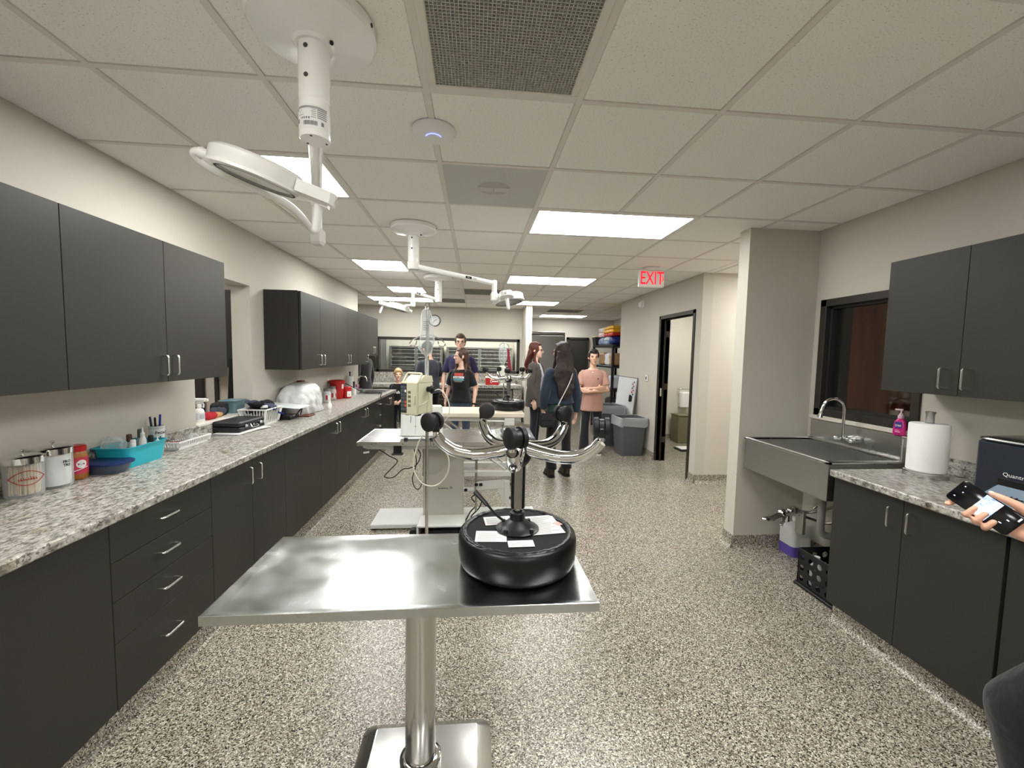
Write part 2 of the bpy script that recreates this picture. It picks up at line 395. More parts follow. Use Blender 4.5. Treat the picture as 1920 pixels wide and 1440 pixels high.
# cove base of the same epoxy
def cove(mb,x0,y0,x1,y1,nx,ny,h=.105):
    """a coved strip along (x0,y0)-(x1,y1) whose room side is (nx,ny)"""
    prof=[(0,h),(.012,h),(.012,.045),(.018,.022),(.034,.006),(.05,0),(0,0)]
    mb.loft([[(x+nx*a,y+ny*a,z) for a,z in prof] for x,y in((x0,y0),(x1,y1))])
mb=MB(); cove(mb,2.135,3.11,2.70,3.11,0,-1); cove(mb,2.135,3.236,2.135,3.105,-1,0); struct('baseboard_nib',mb,FLOOR)
mb=MB(); cove(mb,RX,5.96,RX,7.60,-1,0); cove(mb,RX,4.79,RX,4.925,-1,0); struct('baseboard_passage',mb,FLOOR)
mb=MB(); cove(mb,2.735,4.80,4.7,4.80,0,-1); struct('baseboard_hall',mb,FLOOR)
mb=MB(); cove(mb,2.86,7.47,4.7,7.47,0,-1); struct('baseboard_washroom',mb,FLOOR)
mb=MB(); cove(mb,1.035,8.5,1.16,8.5,0,-1); cove(mb,1.16,8.5,1.16,11.3,1,0); struct('baseboard_partition',mb,FLOOR)
mb=MB(); cove(mb,RX,2.2,RX,3.08,-1,0); struct('baseboard_right',mb,FLOOR)
mb=MB().box(-2.0,-1.445,.5,7.20,0,.112); cove(mb,-1.447,.5,-1.447,7.2,1,0,.10); cove(mb,-2.0,7.2,-1.44,7.2,0,1,.10); struct('baseboard_left',mb,FLOOR)
mb=MB().box(2.175,2.73,.3,2.19,0,.112); cove(mb,2.177,.3,2.177,2.19,-1,0,.10); struct('baseboard_right_cabinet',mb,FLOOR)

# ------------------------------------------------------------------ ceiling grid, tiles, lights and vents
G=.6096; GX,GY=-.2057,1.710
def gx(i): return GX+G*i
def gy(j): return GY+G*j
RECTS=[(LX,RX,-5.6,9.2),(-4.4,LX,7.19,9.2),(1.16,3.87,9.2,11.4),(RX,3.87,7.60,9.2),(RX,4.7,3.236,4.8)]
LIGHTS=[((-2,-1,1,2),'square flat ceiling light nearest, partly behind the nearest surgical lamp head'),
 ((-2,-1,5,6),'square flat ceiling light between the first and second surgical lamps, over the long counter'),
 ((-2,-1,8,9),'square flat ceiling light beside the far ceiling lamp mount'),
 ((-3,-1,10,11),'long flat ceiling light close to the back window wall'),
 ((1,3,2,3),'large long flat ceiling light nearest on the side of the stainless sink'),
 ((1,3,6,7),'long flat ceiling light behind the outstretched surgical lamp arm'),
 ((1,3,10,11),'long flat ceiling light in front of the narrow partition end'),
 ((3,5,14,15),'farthest long ceiling light above the tall refrigerator'),
 ((1,3,-2,-1),'long flat ceiling light above the front of the exam table'),
 ((-2,-1,-3,-2),'square flat ceiling light at the near end of the room'),
 ((1,3,-6,-5),'long flat ceiling light behind the camera'),((-2,-1,-7,-6),'square flat ceiling light far behind the camera'),((1,3,-10,-9),'long flat ceiling light at the room end behind the camera')]
VENTS=[((0,1,-1,0),'grille'),((0,1,1,2),'plate'),((0,1,8,9),'slot'),((-1,0,10,11),'slot'),((3,4.3,12,13),'slot')]
used=set()
for (a,b,c,d),_ in LIGHTS+VENTS:
    for i in range(int(a),int(math.ceil(b))):
        for j in range(c,d): used.add((i,j))
tee_w=.012; TZ=CEIL
TILEMESH=None
for (x0,x1,y0,y1) in RECTS:
    for i in range(-8,9):
        for j in range(-2,17):
            if (i,j) in used and (i,j)!=(4,12): continue
            a,b=max(gx(i),x0),min(gx(i+1),x1); c,d=max(gy(j),y0),min(gy(j+1),y1)
            if b-a<.05 or d-c<.05: continue
            full=abs(b-a-G)<1e-4 and abs(d-c-G)<1e-4
            if full and TILEMESH is not None:
                o=bpy.data.objects.new('ceiling_tile',TILEMESH); COL.objects.link(o)
            else:
                w,h=(b-a)/2-.001,(d-c)/2-.001
                t=MB().box(-w,w,-h,h,.004,.016); t.box(-w+.014,w-.014,-h+.014,h-.014,.0,.006,.003)
                me=t.mesh('ceiling_tile',TILE); o=bpy.data.objects.new('ceiling_tile',me); COL.objects.link(o)
                if full: TILEMESH=me
            o.location=((a+b)/2,(c+d)/2,TZ+.001); o.parent=CEILING
    for i in range(-8,9):
        if x0-.01<gx(i)<x1+.01:
            cuts=sorted((gy(v[0][2])-tee_w*0,gy(v[0][3])) for v in LIGHTS+VENTS if v[0][0]<i<v[0][1]); ya=max(y0,gy(-2)); segs=[]
            for ca,cb in cuts:
                if cb<=ya or ca>=y1: continue
                segs.append((ya,ca)); ya=cb
            segs.append((ya,y1))
            for sa,sb in segs:
                if sb-sa>.02: MB().box(max(x0,gx(i)-tee_w),min(x1,gx(i)+tee_w),sa,sb,TZ-.002,TZ+.012).build('ceiling_tee',TEE,CEILING)
    for j in range(-2,17):
        if y0<gy(j)<y1:
            for i in range(-8,9):
                a,b=max(gx(i),x0),min(gx(i+1),x1)
                if b-a<.05: continue
                if any(v[0][0]<=i and i+1<=v[0][1] and v[0][2]<j<v[0][3] for v in LIGHTS): continue
                MB().box(a+tee_w,b-tee_w,gy(j)-tee_w,gy(j)+tee_w,TZ-.0015,TZ+.012).build('ceiling_cross_tee',TEE,CEILING)
    mb=MB(); e=.02
    mb.box(x0,x1,y0,y0+e,TZ-.001,TZ+.012).box(x0,x1,y1-e,y1,TZ-.001,TZ+.012).box(x0,x0+e,y0,y1,TZ-.001,TZ+.012).box(x1-e,x1,y0,y1,TZ-.001,TZ+.012)
for (a,b,c,d),lab in LIGHTS:
    x0,x1,y0,y1=gx(a)+.012,gx(b)-.012,gy(c)+.012,gy(d)-.012
    t=thing('ceiling_light',lab,'ceiling light',((x0+x1)/2,(y0+y1)/2,TZ),group='flat ceiling lights')
    m=MB(); e=.026
    m.box(x0,x1,y0,y0+e,TZ-.004,TZ+.012,.002).box(x0,x1,y1-e,y1,TZ-.004,TZ+.012,.002).box(x0,x0+e,y0+e,y1-e,TZ-.004,TZ+.012,.002).box(x1-e,x1,y0+e,y1-e,TZ-.004,TZ+.012,.002)
    m.build('light_frame',WHITEE,t)
    MB().box(x0+e,x1-e,y0+e,y1-e,TZ-.001,TZ+.004).build('diffuser',EMIT2 if b-a==1 else EMIT,t)
VGREY=mat('vent plate grey',srgb(196,196,190),.6); VDARK=mat('vent dark',srgb(70,69,64),.8); VCORE=mat('eggcrate aluminium',srgb(196,195,188),.5)
VLAB=['large eggcrate return air grille nearest overhead','flat grey square air diffuser with a round collar showing through','grey slot vent past the outstretched lamp arm','grey slot vent beside the far lamp pipe','grey slot vent above the storage shelving']
for ((a,b,c,d),k),lab in zip(VENTS,VLAB):
    x0,x1,y0,y1=gx(a)+.012,gx(b)-.012,gy(c)+.012,gy(d)-.012
    t=thing('ceiling_vent',lab,'air vent',((x0+x1)/2,(y0+y1)/2,TZ),group='ceiling vents')
    if k=='grille':
        m=MB(); e=.03
        m.box(x0,x1,y0,y0+e,TZ-.006,TZ+.012,.003).box(x0,x1,y1-e,y1,TZ-.006,TZ+.012,.003).box(x0,x0+e,y0+e,y1-e,TZ-.006,TZ+.012,.003).box(x1-e,x1,y0+e,y1-e,TZ-.006,TZ+.012,.003)
        m.build('vent_frame',TEE,t)
        m=MB(); n=42
        for q in range(n+1):
            x=x0+e+(x1-x0-2*e)*q/n; m.box(x-.0011,x+.0011,y0+e,y1-e,TZ-.002,TZ+.011)
            y=y0+e+(y1-y0-2*e)*q/n; m.box(x0+e,x1-e,y-.0011,y+.0011,TZ-.002,TZ+.011)
        o=m.build('eggcrate_core',VCORE,t); o['kind']='stuff'
        MB().box(x0+e,x1-e,y0+e,y1-e,TZ+.013,TZ+.016).build('vent_backing',mat('filter grey',srgb(150,148,140),.9),t)
    elif k=='plate':
        MB().box(x0,x1,y0,y1,TZ-.001,TZ+.006,.001).build('vent_plate',VGREY,t)
        cx,cy=(x0+x1)/2,(y0+y1)/2
        m=MB(); m.lathe([(.0,-.006),(.085,-.006),(.10,-.001)],28,(cx,cy,TZ)); m.build('round_collar',mat('vent collar',srgb(178,177,170),.6),t)
        MB().box(cx-.10,cx-.002,cy-.03,cy+.03,TZ-.009,TZ-.004,.002).box(cx+.002,cx+.10,cy-.03,cy+.03,TZ-.009,TZ-.004,.002).build('damper_blade',VGREY,t)
    else:
        MB().box(x0,x1,y0,y1,TZ+.004,TZ+.008).build('vent_plate',VDARK,t); VS=mat('slot vent grey',srgb(140,139,133),.6)
        for q in range(9):
            y=y0+(y1-y0)*(q+.5)/9; MB().box(x0,x1,y-.018,y+.012,TZ-.003,TZ+.003,.001).build('slat',VS,t)

# ------------------------------------------------------------------ cabinets
def handle(parent,side,x,y,z,vertical=True,L=.102,p=.032,r=.0048):
    """U-shaped bar pull on the face x, sticking out towards side (+1 = +X)"""
    q=[(x,y,z-L/2),(x+side*p,y,z-L/2),(x+side*p,y,z+L/2),(x,y,z+L/2)] if vertical else [(x,y-L/2,z),(x+side*p,y-L/2,z),(x+side*p,y+L/2,z),(x,y+L/2,z)]
    m=MB(); m.tube(fillet(q,.012,4),r,8); return m.build('handle',NICKEL,parent)
def cabinet(name,label,side,xb,xf,y0,y1,z0,z1,fronts,group=None,cat='cabinet',endpanel=False):
    """xb wall side, xf face of the doors; fronts: (kind,y0,y1,z0,z1,handle) with handle (y,z) or None"""
    t=thing(name,label,cat,((xb+xf)/2,(y0+y1)/2,z0),group=group)
    th=.019
    MB().box(xb,xf-side*(th+.002),y0+.0008,y1-.0008,z0,z1,.001).build('carcass',CABIN,t)
    for k,a,b,c,d,h in fronts:
        f=MB().box(xf-side*th,xf,a+.0014,b-.0014,c+.0014,d-.0014,.0012).build(k,CAB,t)
        if h: handle(f,side,xf,h[0],h[1],vertical=(k!='drawer_front'))
    return t
B0,B1=.115,.874
FL=-1.39
cabinet('base_cabinet','charcoal base cabinet nearest on the long counter, beside the drawers',1,LX+.004,FL,.75,1.655,B0,B1,[('door',.75,1.20,B0,B1,(1.12,.80)),('door',1.20,1.655,B0,B1,None)],'long counter base cabinets')
dz=[B0,.387,.556,.714,B1]
cabinet('drawer_cabinet','charcoal four-drawer base unit nearest the exam table',1,LX+.004,FL,1.655,2.262,B0,B1,[('drawer_front',1.655,2.262,dz[k],dz[k+1],(1.935,(.265,.484,.648,.805)[k])) for k in range(4)],'long counter base cabinets')
cabinet('base_cabinet','charcoal two-door base cabinet just past the four drawers',1,LX+.004,FL,2.262,3.11,B0,B1,[('door',2.262,2.665,B0,B1,(2.61,.78)),('door',2.665,3.11,B0,B1,(2.72,.78))],'long counter base cabinets')
cabinet('base_cabinet','charcoal base cabinet with one plain front and no handle',1,LX+.004,FL,3.11,3.81,B0,B1,[('door',3.11,3.81,B0,B1,None)],'long counter base cabinets')
cabinet('base_cabinet','charcoal two-door base cabinet level with the draped white machine',1,LX+.004,FL,3.81,4.64,B0,B1,[('door',3.81,4.22,B0,B1,(4.175,.79)),('door',4.22,4.64,B0,B1,(4.265,.79))],'long counter base cabinets')
cabinet('base_cabinet','charcoal two-door base cabinet level with the red sharps containers',1,LX+.004,FL,4.64,5.89,B0,B1,[('door',4.64,5.29,B0,B1,(5.24,.79)),('door',5.29,5.89,B0,B1,(5.34,.79))],'long counter base cabinets')
cabinet('drawer_cabinet','narrow charcoal drawer unit near the far counter sink',1,LX+.004,FL,5.89,6.30,B0,B1,[('drawer_front',5.89,6.30,dz[k],dz[k+1],(6.095,(.265,.484,.648,.805)[k])) for k in range(4)],'long counter base cabinets')
cabinet('base_cabinet','charcoal two-door base cabinet under the far counter sink',1,LX+.004,FL,6.30,7.20,B0,B1,[('door',6.30,6.75,B0,B1,(6.70,.77)),('door',6.75,7.20,B0,B1,(6.80,.77))],'long counter base cabinets')
UZ0,UZ1=1.371,2.122; UF=-1.66
cabinet('wall_cabinet','charcoal wall cabinet nearest the camera, cut by the picture edge',1,LX+.003,UF,.74,1.83,UZ0,UZ1,[('door',.74,1.285,UZ0,UZ1,(1.24,1.46)),('door',1.285,1.83,UZ0,UZ1,None)],'wall cabinets over the long counter')
cabinet('wall_cabinet','charcoal two-door wall cabinet ending at the pass-through opening',1,LX+.003,UF,1.83,2.912,UZ0,UZ1,[('door',1.83,2.378,UZ0,UZ1,(2.340,1.462)),('door',2.378,2.912,UZ0,UZ1,(2.418,1.462))],'wall cabinets over the long counter')
cabinet('wall_cabinet','charcoal two-door wall cabinet showing its dark end panel past the opening',1,LX+.003,UF,4.075,5.04,UZ0,UZ1,[('door',4.10,4.585,UZ0,UZ1,(4.535,1.462)),('door',4.585,5.04,UZ0,UZ1,(4.635,1.462))],'wall cabinets over the long counter')
cabinet('wall_cabinet','charcoal two-door wall cabinet second past the opening',1,LX+.003,UF,5.04,6.0,UZ0,UZ1,[('door',5.04,5.52,UZ0,UZ1,(5.47,1.462)),('door',5.52,6.0,UZ0,UZ1,(5.57,1.462))],'wall cabinets over the long counter')
cabinet('wall_cabinet','narrow single-door charcoal wall cabinet before the short end one',1,LX+.003,UF,6.0,6.49,UZ0,UZ1,[('door',6.0,6.49,UZ0,UZ1,(6.44,1.462))],'wall cabinets over the long counter')
cabinet('wall_cabinet','short charcoal wall cabinet at the far end of the row',1,LX+.003,UF,6.49,7.19,1.50,UZ1,[('door',6.49,6.84,1.50,UZ1,(6.79,1.59)),('door',6.84,7.19,1.50,UZ1,(6.89,1.59))],'wall cabinets over the long counter')
RF=2.12
cabinet('base_cabinet','charcoal two-door base cabinet beside the stainless sink',-1,RX-.004,RF,1.405,2.195,B0,B1,[('door',1.405,1.80,B0,B1,(1.755,.77)),('door',1.80,2.195,B0,B1,(1.85,.77))],'sink side base cabinets')
cabinet('base_cabinet','charcoal base cabinet under the blue-black cleaner, cut by the picture edge',-1,RX-.004,RF,.5,1.395,B0,B1,[('door',.5,.95,B0,B1,(.90,.77)),('door',.95,1.395,B0,B1,None)],'sink side base cabinets')
cabinet('wall_cabinet','charcoal two-door wall cabinet above the paper towel roll',-1,RX-.003,2.40,1.44,2.225,1.385,2.13,[('door',1.44,1.835,1.385,2.13,(1.80,1.475)),('door',1.835,2.225,1.385,2.13,(1.90,1.475))],'sink side wall cabinets')
cabinet('wall_cabinet','charcoal wall cabinet over the blue-black cleaner, cut by the picture edge',-1,RX-.003,2.40,.6,1.437,1.385,2.13,[('door',.6,1.02,1.385,2.13,(.98,1.475)),('door',1.02,1.437,1.385,2.13,(1.06,1.475))],'sink side wall cabinets')

# ------------------------------------------------------------------ worktops
CT=.915
def top_edge(mb,x0,x1,y0,y1,z0=.875,z1=CT): mb.box(x0,x1,y0,y1,z0,z1,.006)
SKX0,SKX1,SKY0,SKY1=-1.92,-1.46,6.42,7.12
t=thing('worktop','long granite-look laminate worktop along the opening wall','worktop',(-1.7,4,CT))
m=MB(); top_edge(m,LX+.002,-1.37,.7,SKY0); top_edge(m,LX+.002,-1.37,SKY1,7.29); m.box(LX+.002,SKX0,SKY0-.006,SKY1+.006,.875,CT-.0003).box(SKX1,-1.37,SKY0-.006,SKY1+.006,.875,CT-.0003,.004)
m.build('worktop_slab',GRANITE,t)
o=MB().box(LX+.002,LX+.020,.7,OY0-.002,CT+.0005,1.005,.003).box(LX+.002,LX+.020,OY0-.002,OY1+.002,CT+.0005,.985,.003).box(LX+.002,LX+.020,OY1+.002,7.17,CT+.0005,1.005,.003).build('trim_3',GRANITE); o['kind']='structure'
t=thing('worktop','short granite-look laminate worktop beside the stainless sink','worktop',(2.4,1.5,CT))
m=MB(); top_edge(m,2.09,RX-.002,.4,2.205); m.build('worktop_slab',GRANITE,t)
o=MB().box(RX-.020,RX-.002,.4,2.205,CT+.0005,1.01,.003).build('trim_4',GRANITE); o['kind']='structure'

# counter sink at the far end of the long worktop
t=thing('counter_sink','drop-in stainless double sink at the far end of the long worktop','sink',(-1.69,6.77,CT))
m=MB(); rz=CT+.004
m.box(SKX0-.012,SKX1+.012,SKY0-.012,SKY0+.025,CT,rz,.002).box(SKX0-.012,SKX1+.012,SKY1-.025,SKY1+.012,CT,rz,.002).box(SKX0-.012,SKX0+.07,SKY0,SKY1,CT,rz,.002).box(SKX1-.025,SKX1+.012,SKY0,SKY1,CT,rz,.002).box(SKX0,SKX1,6.755,6.785,CT-.01,rz-.001,.002)
m.build('sink_rim',STEEL,t)
def bowl(m,x0,x1,y0,y1,z0,z1,th=.004):
    m.box(x0,x1,y0,y1,z0-th,z0).box(x0-th,x0,y0,y1,z0-th,z1).box(x1,x1+th,y0,y1,z0-th,z1).box(x0-th,x1+th,y0-th,y0,z0-th,z1).box(x0-th,x1+th,y1,y1+th,z0-th,z1)
for a,b in((SKY0+.025,6.755),(6.785,SKY1-.025)):
    m=MB(); bowl(m,SKX0+.07,SKX1-.025,a,b,CT-.16,CT+.001); m.build('bowl',STEELB,t)
t=thing('faucet','chrome gooseneck faucet on the far counter sink','faucet',(-1.89,6.77,CT))
m=MB(); m.cyl((-1.885,6.77,CT+.004),(-1.885,6.77,CT+.04),.022,.018); m.build('faucet_base',CHROME,t)
m=MB(); m.tube(spline([(-1.885,6.77,CT+.03),(-1.885,6.77,CT+.18),(-1.865,6.77,CT+.235),(-1.81,6.77,CT+.255),(-1.755,6.77,CT+.235),(-1.735,6.77,CT+.17)],6),.010,10); m.build('spout',CHROME,t)
for s in(-1,1):
    m=MB(); m.cyl((-1.885,6.77+s*.08,CT+.004),(-1.885,6.77+s*.08,CT+.04),.014); m.tube([(-1.885,6.77+s*.08,CT+.042),(-1.85,6.77+s*.12,CT+.05)],.006,8); m.build('faucet_lever',CHROME,t)

# ------------------------------------------------------------------ the stainless scrub sink on the right
t=thing('scrub_sink','wall-hung stainless scrub sink with high back beneath the dark window','sink',(2.4,2.64,.7))
SX0,SX1,SY0,SY1,SZ=2.125,2.705,2.25,3.035,.945
m=MB(); bowl(m,SX0+.03,SX1-.05,SY0+.03,SY1-.03,.715,SZ-.004,.006); m.build('basin',STEELB,t)
m=MB(); e=.03
m.box(SX0,SX0+e,SY0,SY1,SZ-.022,SZ,.006).box(SX1-.055,SX1,SY0,SY1,SZ-.022,SZ,.004).box(SX0,SX1,SY0,SY0+e,SZ-.022,SZ,.006).box(SX0,SX1,SY1-e,SY1,SZ-.022,SZ,.006); m.build('rolled_rim',STEEL,t)
m=MB(); m.box(SX0+.012,SX0+.018,SY0+.012,SY1-.012,.700,SZ-.018); m.box(SX0+.012,SX1,SY0+.008,SY0+.014,.700,SZ-.018).box(SX0+.012,SX1,SY1-.014,SY1-.008,.700,SZ-.018).box(SX0+.012,SX1,SY0+.01,SY1-.01,.697,.701); m.build('apron',STEELB,t)
m=MB(); m.box(SX1-.022,SX1+.021,SY0,SY1,SZ-.01,1.087,.004); m.build('splash_back',STEEL,t)
m=MB(); m.box(SX1-.10,SX1-.02,SY0,SY0+.012,SZ-.01,1.087,.003); m.build('side_splash',STEEL,t)
t=thing('gooseneck_faucet','tall chrome gooseneck faucet on the stainless scrub sink','faucet',(2.675,2.69,SZ))
m=MB(); m.cyl((2.682,2.66,1.0),(2.640,2.66,1.0),.026,.022); m.cyl((2.640,2.62,1.0),(2.640,2.72,1.0),.012); m.build('faucet_body',CHROME,t)
fx,fy=2.62,2.675
m=MB(); m.tube(spline([(fx,fy,.985),(fx,fy,1.12),(fx,fy,1.215),(fx-.015,fy+.01,1.262),(fx-.065,fy+.02,1.285),(fx-.118,fy+.03,1.262),(fx-.14,fy+.035,1.205),(fx-.15,fy+.037,1.165)],7),.0105,12); m.build('spout',CHROME,t)
m=MB(); m.cyl((fx-.148,fy+.037,1.172),(fx-.152,fy+.038,1.148),.013,.019,14); m.build('aerator',CHROME,t)
for s in(-1,1):
    m=MB(); m.cyl((2.64,fy-.015+s*.05,1.0),(2.615,fy-.015+s*.06,1.0),.013); m.ell((2.605,fy-.015+s*.062,1.0),(.012,.02,.014)); m.build('valve',CHROME,t)
t=thing('knee_valve','chrome knee-operated mixing valve under the scrub sink','valve',(2.35,2.8,.40))
m=MB(); m.cyl((2.30,2.80,.41),(2.47,2.84,.40),.026,.024,14); m.ell((2.30,2.80,.41),.034); m.ell((2.42,2.83,.42),(.04,.035,.03)); m.cyl((2.38,2.80,.41),(2.38,2.80,.455),.018); m.cyl((2.32,2.77,.40),(2.32,2.77,.36),.016); m.ell((2.36,2.79,.435),(.03,.03,.02)); m.build('valve_body',CHROME,t)
m=MB(); m.tube([(2.29,2.79,.405),(2.22,2.75,.412),(2.16,2.72,.405),(2.10,2.69,.415)],.012,8,flat=1.6); m.ell((2.09,2.685,.418),(.035,.022,.012)); m.build('knee_pedal',CHROME,t)
m=MB(); m.tube([(2.30,2.77,.395),(2.25,2.73,.375),(2.235,2.72,.35)],.012,8); m.build('second_pedal',CHROME,t)
m=MB(); m.tube(spline([(2.47,2.84,.41),(2.53,2.83,.40),(2.58,2.78,.43),(2.62,2.66,.52),(2.66,2.60,.60),(2.67,2.56,.692)],6),.010,8); m.tube(spline([(2.45,2.83,.39),(2.54,2.80,.36),(2.60,2.74,.35),(2.66,2.65,.40),(2.70,2.6,.42)],6),.010,8); m.tube(spline([(2.55,2.80,.44),(2.585,2.78,.50),(2.57,2.78,.60),(2.565,2.78,.692)],6),.007,8); m.build('supply_pipe',mat('dull pipe steel',(.34,.32,.29,1),.35,1),t)
m=MB(); m.box(2.46,2.49,2.79,2.86,.24,.42,.004); m.build('mount_bracket',STEELB,t)
t=thing('sink_drain','grey sink drain pipe running to the wall under the scrub sink','drain pipe',(2.6,2.55,.3))
m=MB(); m.tube(fillet([(2.45,2.62,.695),(2.45,2.62,.32),(2.712,2.52,.32)],.05,5),.024,12); m.build('drain_pipe',mat('grey pvc',srgb(150,150,146),.5),t)
m=MB(); m.ell((2.715,2.40,.42),(.012,.06,.09)); m.build('wall_plate',WHITEP,t)

# ------------------------------------------------------------------ windows and doors
# dark window over the scrub sink
t=MB(); f=.055
t.box(RX-.012,RX+.14,WY0,WY0+f,WZ0,WZ1,.003).box(RX-.012,RX+.14,WY1-f,WY1,WZ0,WZ1,.003).box(RX-.012,RX+.14,WY0,WY1,WZ0,WZ0+f,.003).box(RX-.012,RX+.14,WY0,WY1,WZ1-f,WZ1,.003)
o=struct('window_1',t,DARKFR)
MB().box(RX+.058,RX+.064,WY0+f,WY1-f,WZ0+f,WZ1-f).build('pane',GLASS,o)
m=MB(); m.box(RX+.03,RX+.10,WY0+f,WY0+f+.018,WZ0+f,WZ1-f).box(RX+.03,RX+.10,WY1-f-.018,WY1-f,WZ0+f,WZ1-f).box(RX+.03,RX+.10,WY0+f,WY1-f,WZ1-f-.018,WZ1-f).box(RX+.03,RX+.10,WY0+f,WY1-f,WZ0+f,WZ0+f+.018); m.build('glazing_bead',CABIN,o)
struct('trim_1',MB().box(RX-.024,RX-.0005,WY0-.02,WY1+.02,1.090,WZ0-.001,.004),WALLW)
REDWOOD=mat_wood('dark red wood',srgb(112,54,34),srgb(150,80,50),.4,(1,1,.1),9)
o=struct('door_1',MB().box(2.98,3.86,3.045,3.085,0,2.05,.003),REDWOOD)
MB().box(2.91,2.98,3.03,3.098,0,2.1).box(3.86,3.93,3.03,3.098,0,2.1).box(2.91,3.93,3.03,3.098,2.05,2.12).build('door_frame',DARKFR,o)
m=MB(); m.tube(fillet([(3.06,3.045,1.0),(3.06,2.99,1.0),(3.17,2.99,1.0)],.015),.009,8); m.build('door_handle',NICKEL,o)
t=thing('ceiling_light','small added fill light in the dark office behind the sink window','ceiling light',(3.6,2.3,WT-.02))  # invented lamp, added so the red wood door shows through the window
MB().box(3.3,3.9,2.0,2.6,WT-.018,WT-.001,.003).build('light_frame',WHITEE,t); MB().box(3.33,3.87,2.03,2.57,WT-.0215,WT-.017).build('diffuser',mat('added fill diffuser',(1,1,1,1),.5,emit=(1,.97,.92,1),es=1.2),t)
# back window to the kennel room
t=MB(); f=.06
t.box(BX0,BX0+f,9.185,9.335,BZ0,BZ1,.003).box(BX1-f,BX1,9.185,9.335,BZ0,BZ1,.003).box(BX0,BX1,9.185,9.335,BZ0,BZ0+f,.003).box(BX0,BX1,9.185,9.335,BZ1-f,BZ1,.003)
t.box(-2.16,-2.10,9.185,9.335,BZ0,BZ1,.003)
o=struct('window_2',t,DARKFR)
MB().box(-2.10,BX1-f,9.262,9.268,BZ0+f,BZ1-f).build('pane',GLASS,o); MB().box(BX0+f,-2.16,9.262,9.268,BZ0+f,BZ1-f).build('pane',GLASS,o)
# door frame of the washroom
FW=.052
t=MB().box(RX-.012,RX+.142,DY0-FW,DY0,0,DZ+FW,.004).box(RX-.012,RX+.142,DY1,DY1+FW,0,DZ+FW,.004).box(RX-.012,RX+.142,DY0-FW,DY1+FW,DZ,DZ+FW,.004)
t.box(RX+.05,RX+.075,DY1-.014,DY1,0,DZ,.002).box(RX+.05,RX+.075,DY0,DY0+.014,0,DZ,.002).box(RX+.05,RX+.075,DY0,DY1,DZ-.014,DZ,.002)
o=struct('door_2',t,DARKFR)
for z in(.28,1.08,1.86):
    MB().box(RX+.078,RX+.135,DY1-.004,DY1-.0005,z,z+.09,.001).build('hinge',mat('dark hinge',srgb(80,74,66),.35,.8),o)
MB().box(RX+.02,RX+.045,DY1-.005,DY1-.0005,.98,1.10,.001).build('strike_plate',NICKEL,o)
# far door beside the refrigerator
o=struct('door_3',MB().box(2.60,3.10,11.34,11.385,0,2.02,.003),mat('black door paint',srgb(44,42,40),.5))
MB().box(2.54,2.60,11.31,11.40,0,2.08).box(3.10,3.16,11.31,11.40,0,2.08).box(2.54,3.16,11.31,11.40,2.02,2.08).build('door_frame',DARKFR,o)
MB().cyl((2.66,11.34,1.0),(2.66,11.29,1.0),.012).ell((2.66,11.28,1.0),.028).build('door_knob',NICKEL,o)
# pass-through opening: sill and jamb lining
struct('trim_2',MB().box(LX-.19,LX+.014,OY0+.001,OY1-.001,OZ0-.012,OZ0+.008,.003),mat('white sill laminate',srgb(232,229,220),.4))
# ------------------------------------------------------------------ the room beyond the pass-through
BEIGE=mat('pinkish beige paint',srgb(206,196,182),.8)
struct('wall_side_partition',MB().box(-4.5,-2.60,5.0,5.12,0,WT).box(-2.72,-2.60,5.12,7.07,0,WT),BEIGE)
t=thing('wall_cabinet','dark wall cabinet seen through the pass-through opening','cabinet',(-2.8,4.85,1.36))
MB().box(-3.05,-2.615,4.71,4.996,1.36,2.19,.002).build('carcass',CABIN,t); MB().box(-3.05,-2.615,4.69,4.709,1.36,2.19,.002).build('door',CAB,t)
o=struct('door_4',MB().box(-3.45,-3.10,4.955,4.998,0,2.1,.003),DARKFR)
MB().box(-2.985,-2.945,4.975,4.999,0,1.36,.002).build('door_jamb',DARKFR,o)
LIGHT2=[(-3.9,-3.29,3.0,3.61,'square ceiling light in the room beyond the pass-through'),(-2.0,-.8,9.75,10.35,'ceiling light of the kennel room nearest the locker'),(-.2,1.0,9.75,10.35,'added second panel brightening the kennel room nearest the partition'),(3.4,4.0,6.0,6.6,'square ceiling light in the washroom'),(3.4,4.0,3.75,4.35,'square ceiling light in the side hall')]  # the kennel panel by the partition is added to brighten that room
for x0,x1,y0,y1,lab in LIGHT2:
    t=thing('ceiling_light',lab,'ceiling light',((x0+x1)/2,(y0+y1)/2,WT-.02))
    MB().box(x0,x1,y0,y1,WT-.018,WT-.001,.003).build('light_frame',WHITEE,t); MB().box(x0+.03,x1-.03,y0+.03,y1-.03,WT-.0215,WT-.017).build('diffuser',EMIT2,t)
# ------------------------------------------------------------------ wall-mounted bits
t=thing('thermostat','white thermostat with a small dark screen beside the washroom door','thermostat',(RX,6.30,1.227))
MB().box(RX-.022,RX,6.26,6.34,1.178,1.276,.006).build('thermostat_case',WHITEP,t); MB().box(RX-.0235,RX-.02,6.285,6.318,1.205,1.25).build('screen',INK,t)
t=thing('motion_sensor','white motion sensor high on the wall above the washroom door','sensor',(RX,6.59,2.43))
MB().box(RX-.02,RX,6.53,6.65,2.37,2.49,.008).build('sensor_base',WHITEP,t); MB().ell((RX-.04,6.60,2.42),(.032,.04,.05)).build('sensor_lens',WHITEP,t)
t=thing('exit_sign','white EXIT sign with red lit letters and arrow on the ceiling','exit sign',(1.98,4.60,2.56))
REDL=mat('lit red letters',srgb(200,20,40),.5,emit=(1,.012,.035,1),es=1.25)
ex0,ex1,ez0,ez1,ey=1.84,2.135,2.352,2.545,4.60
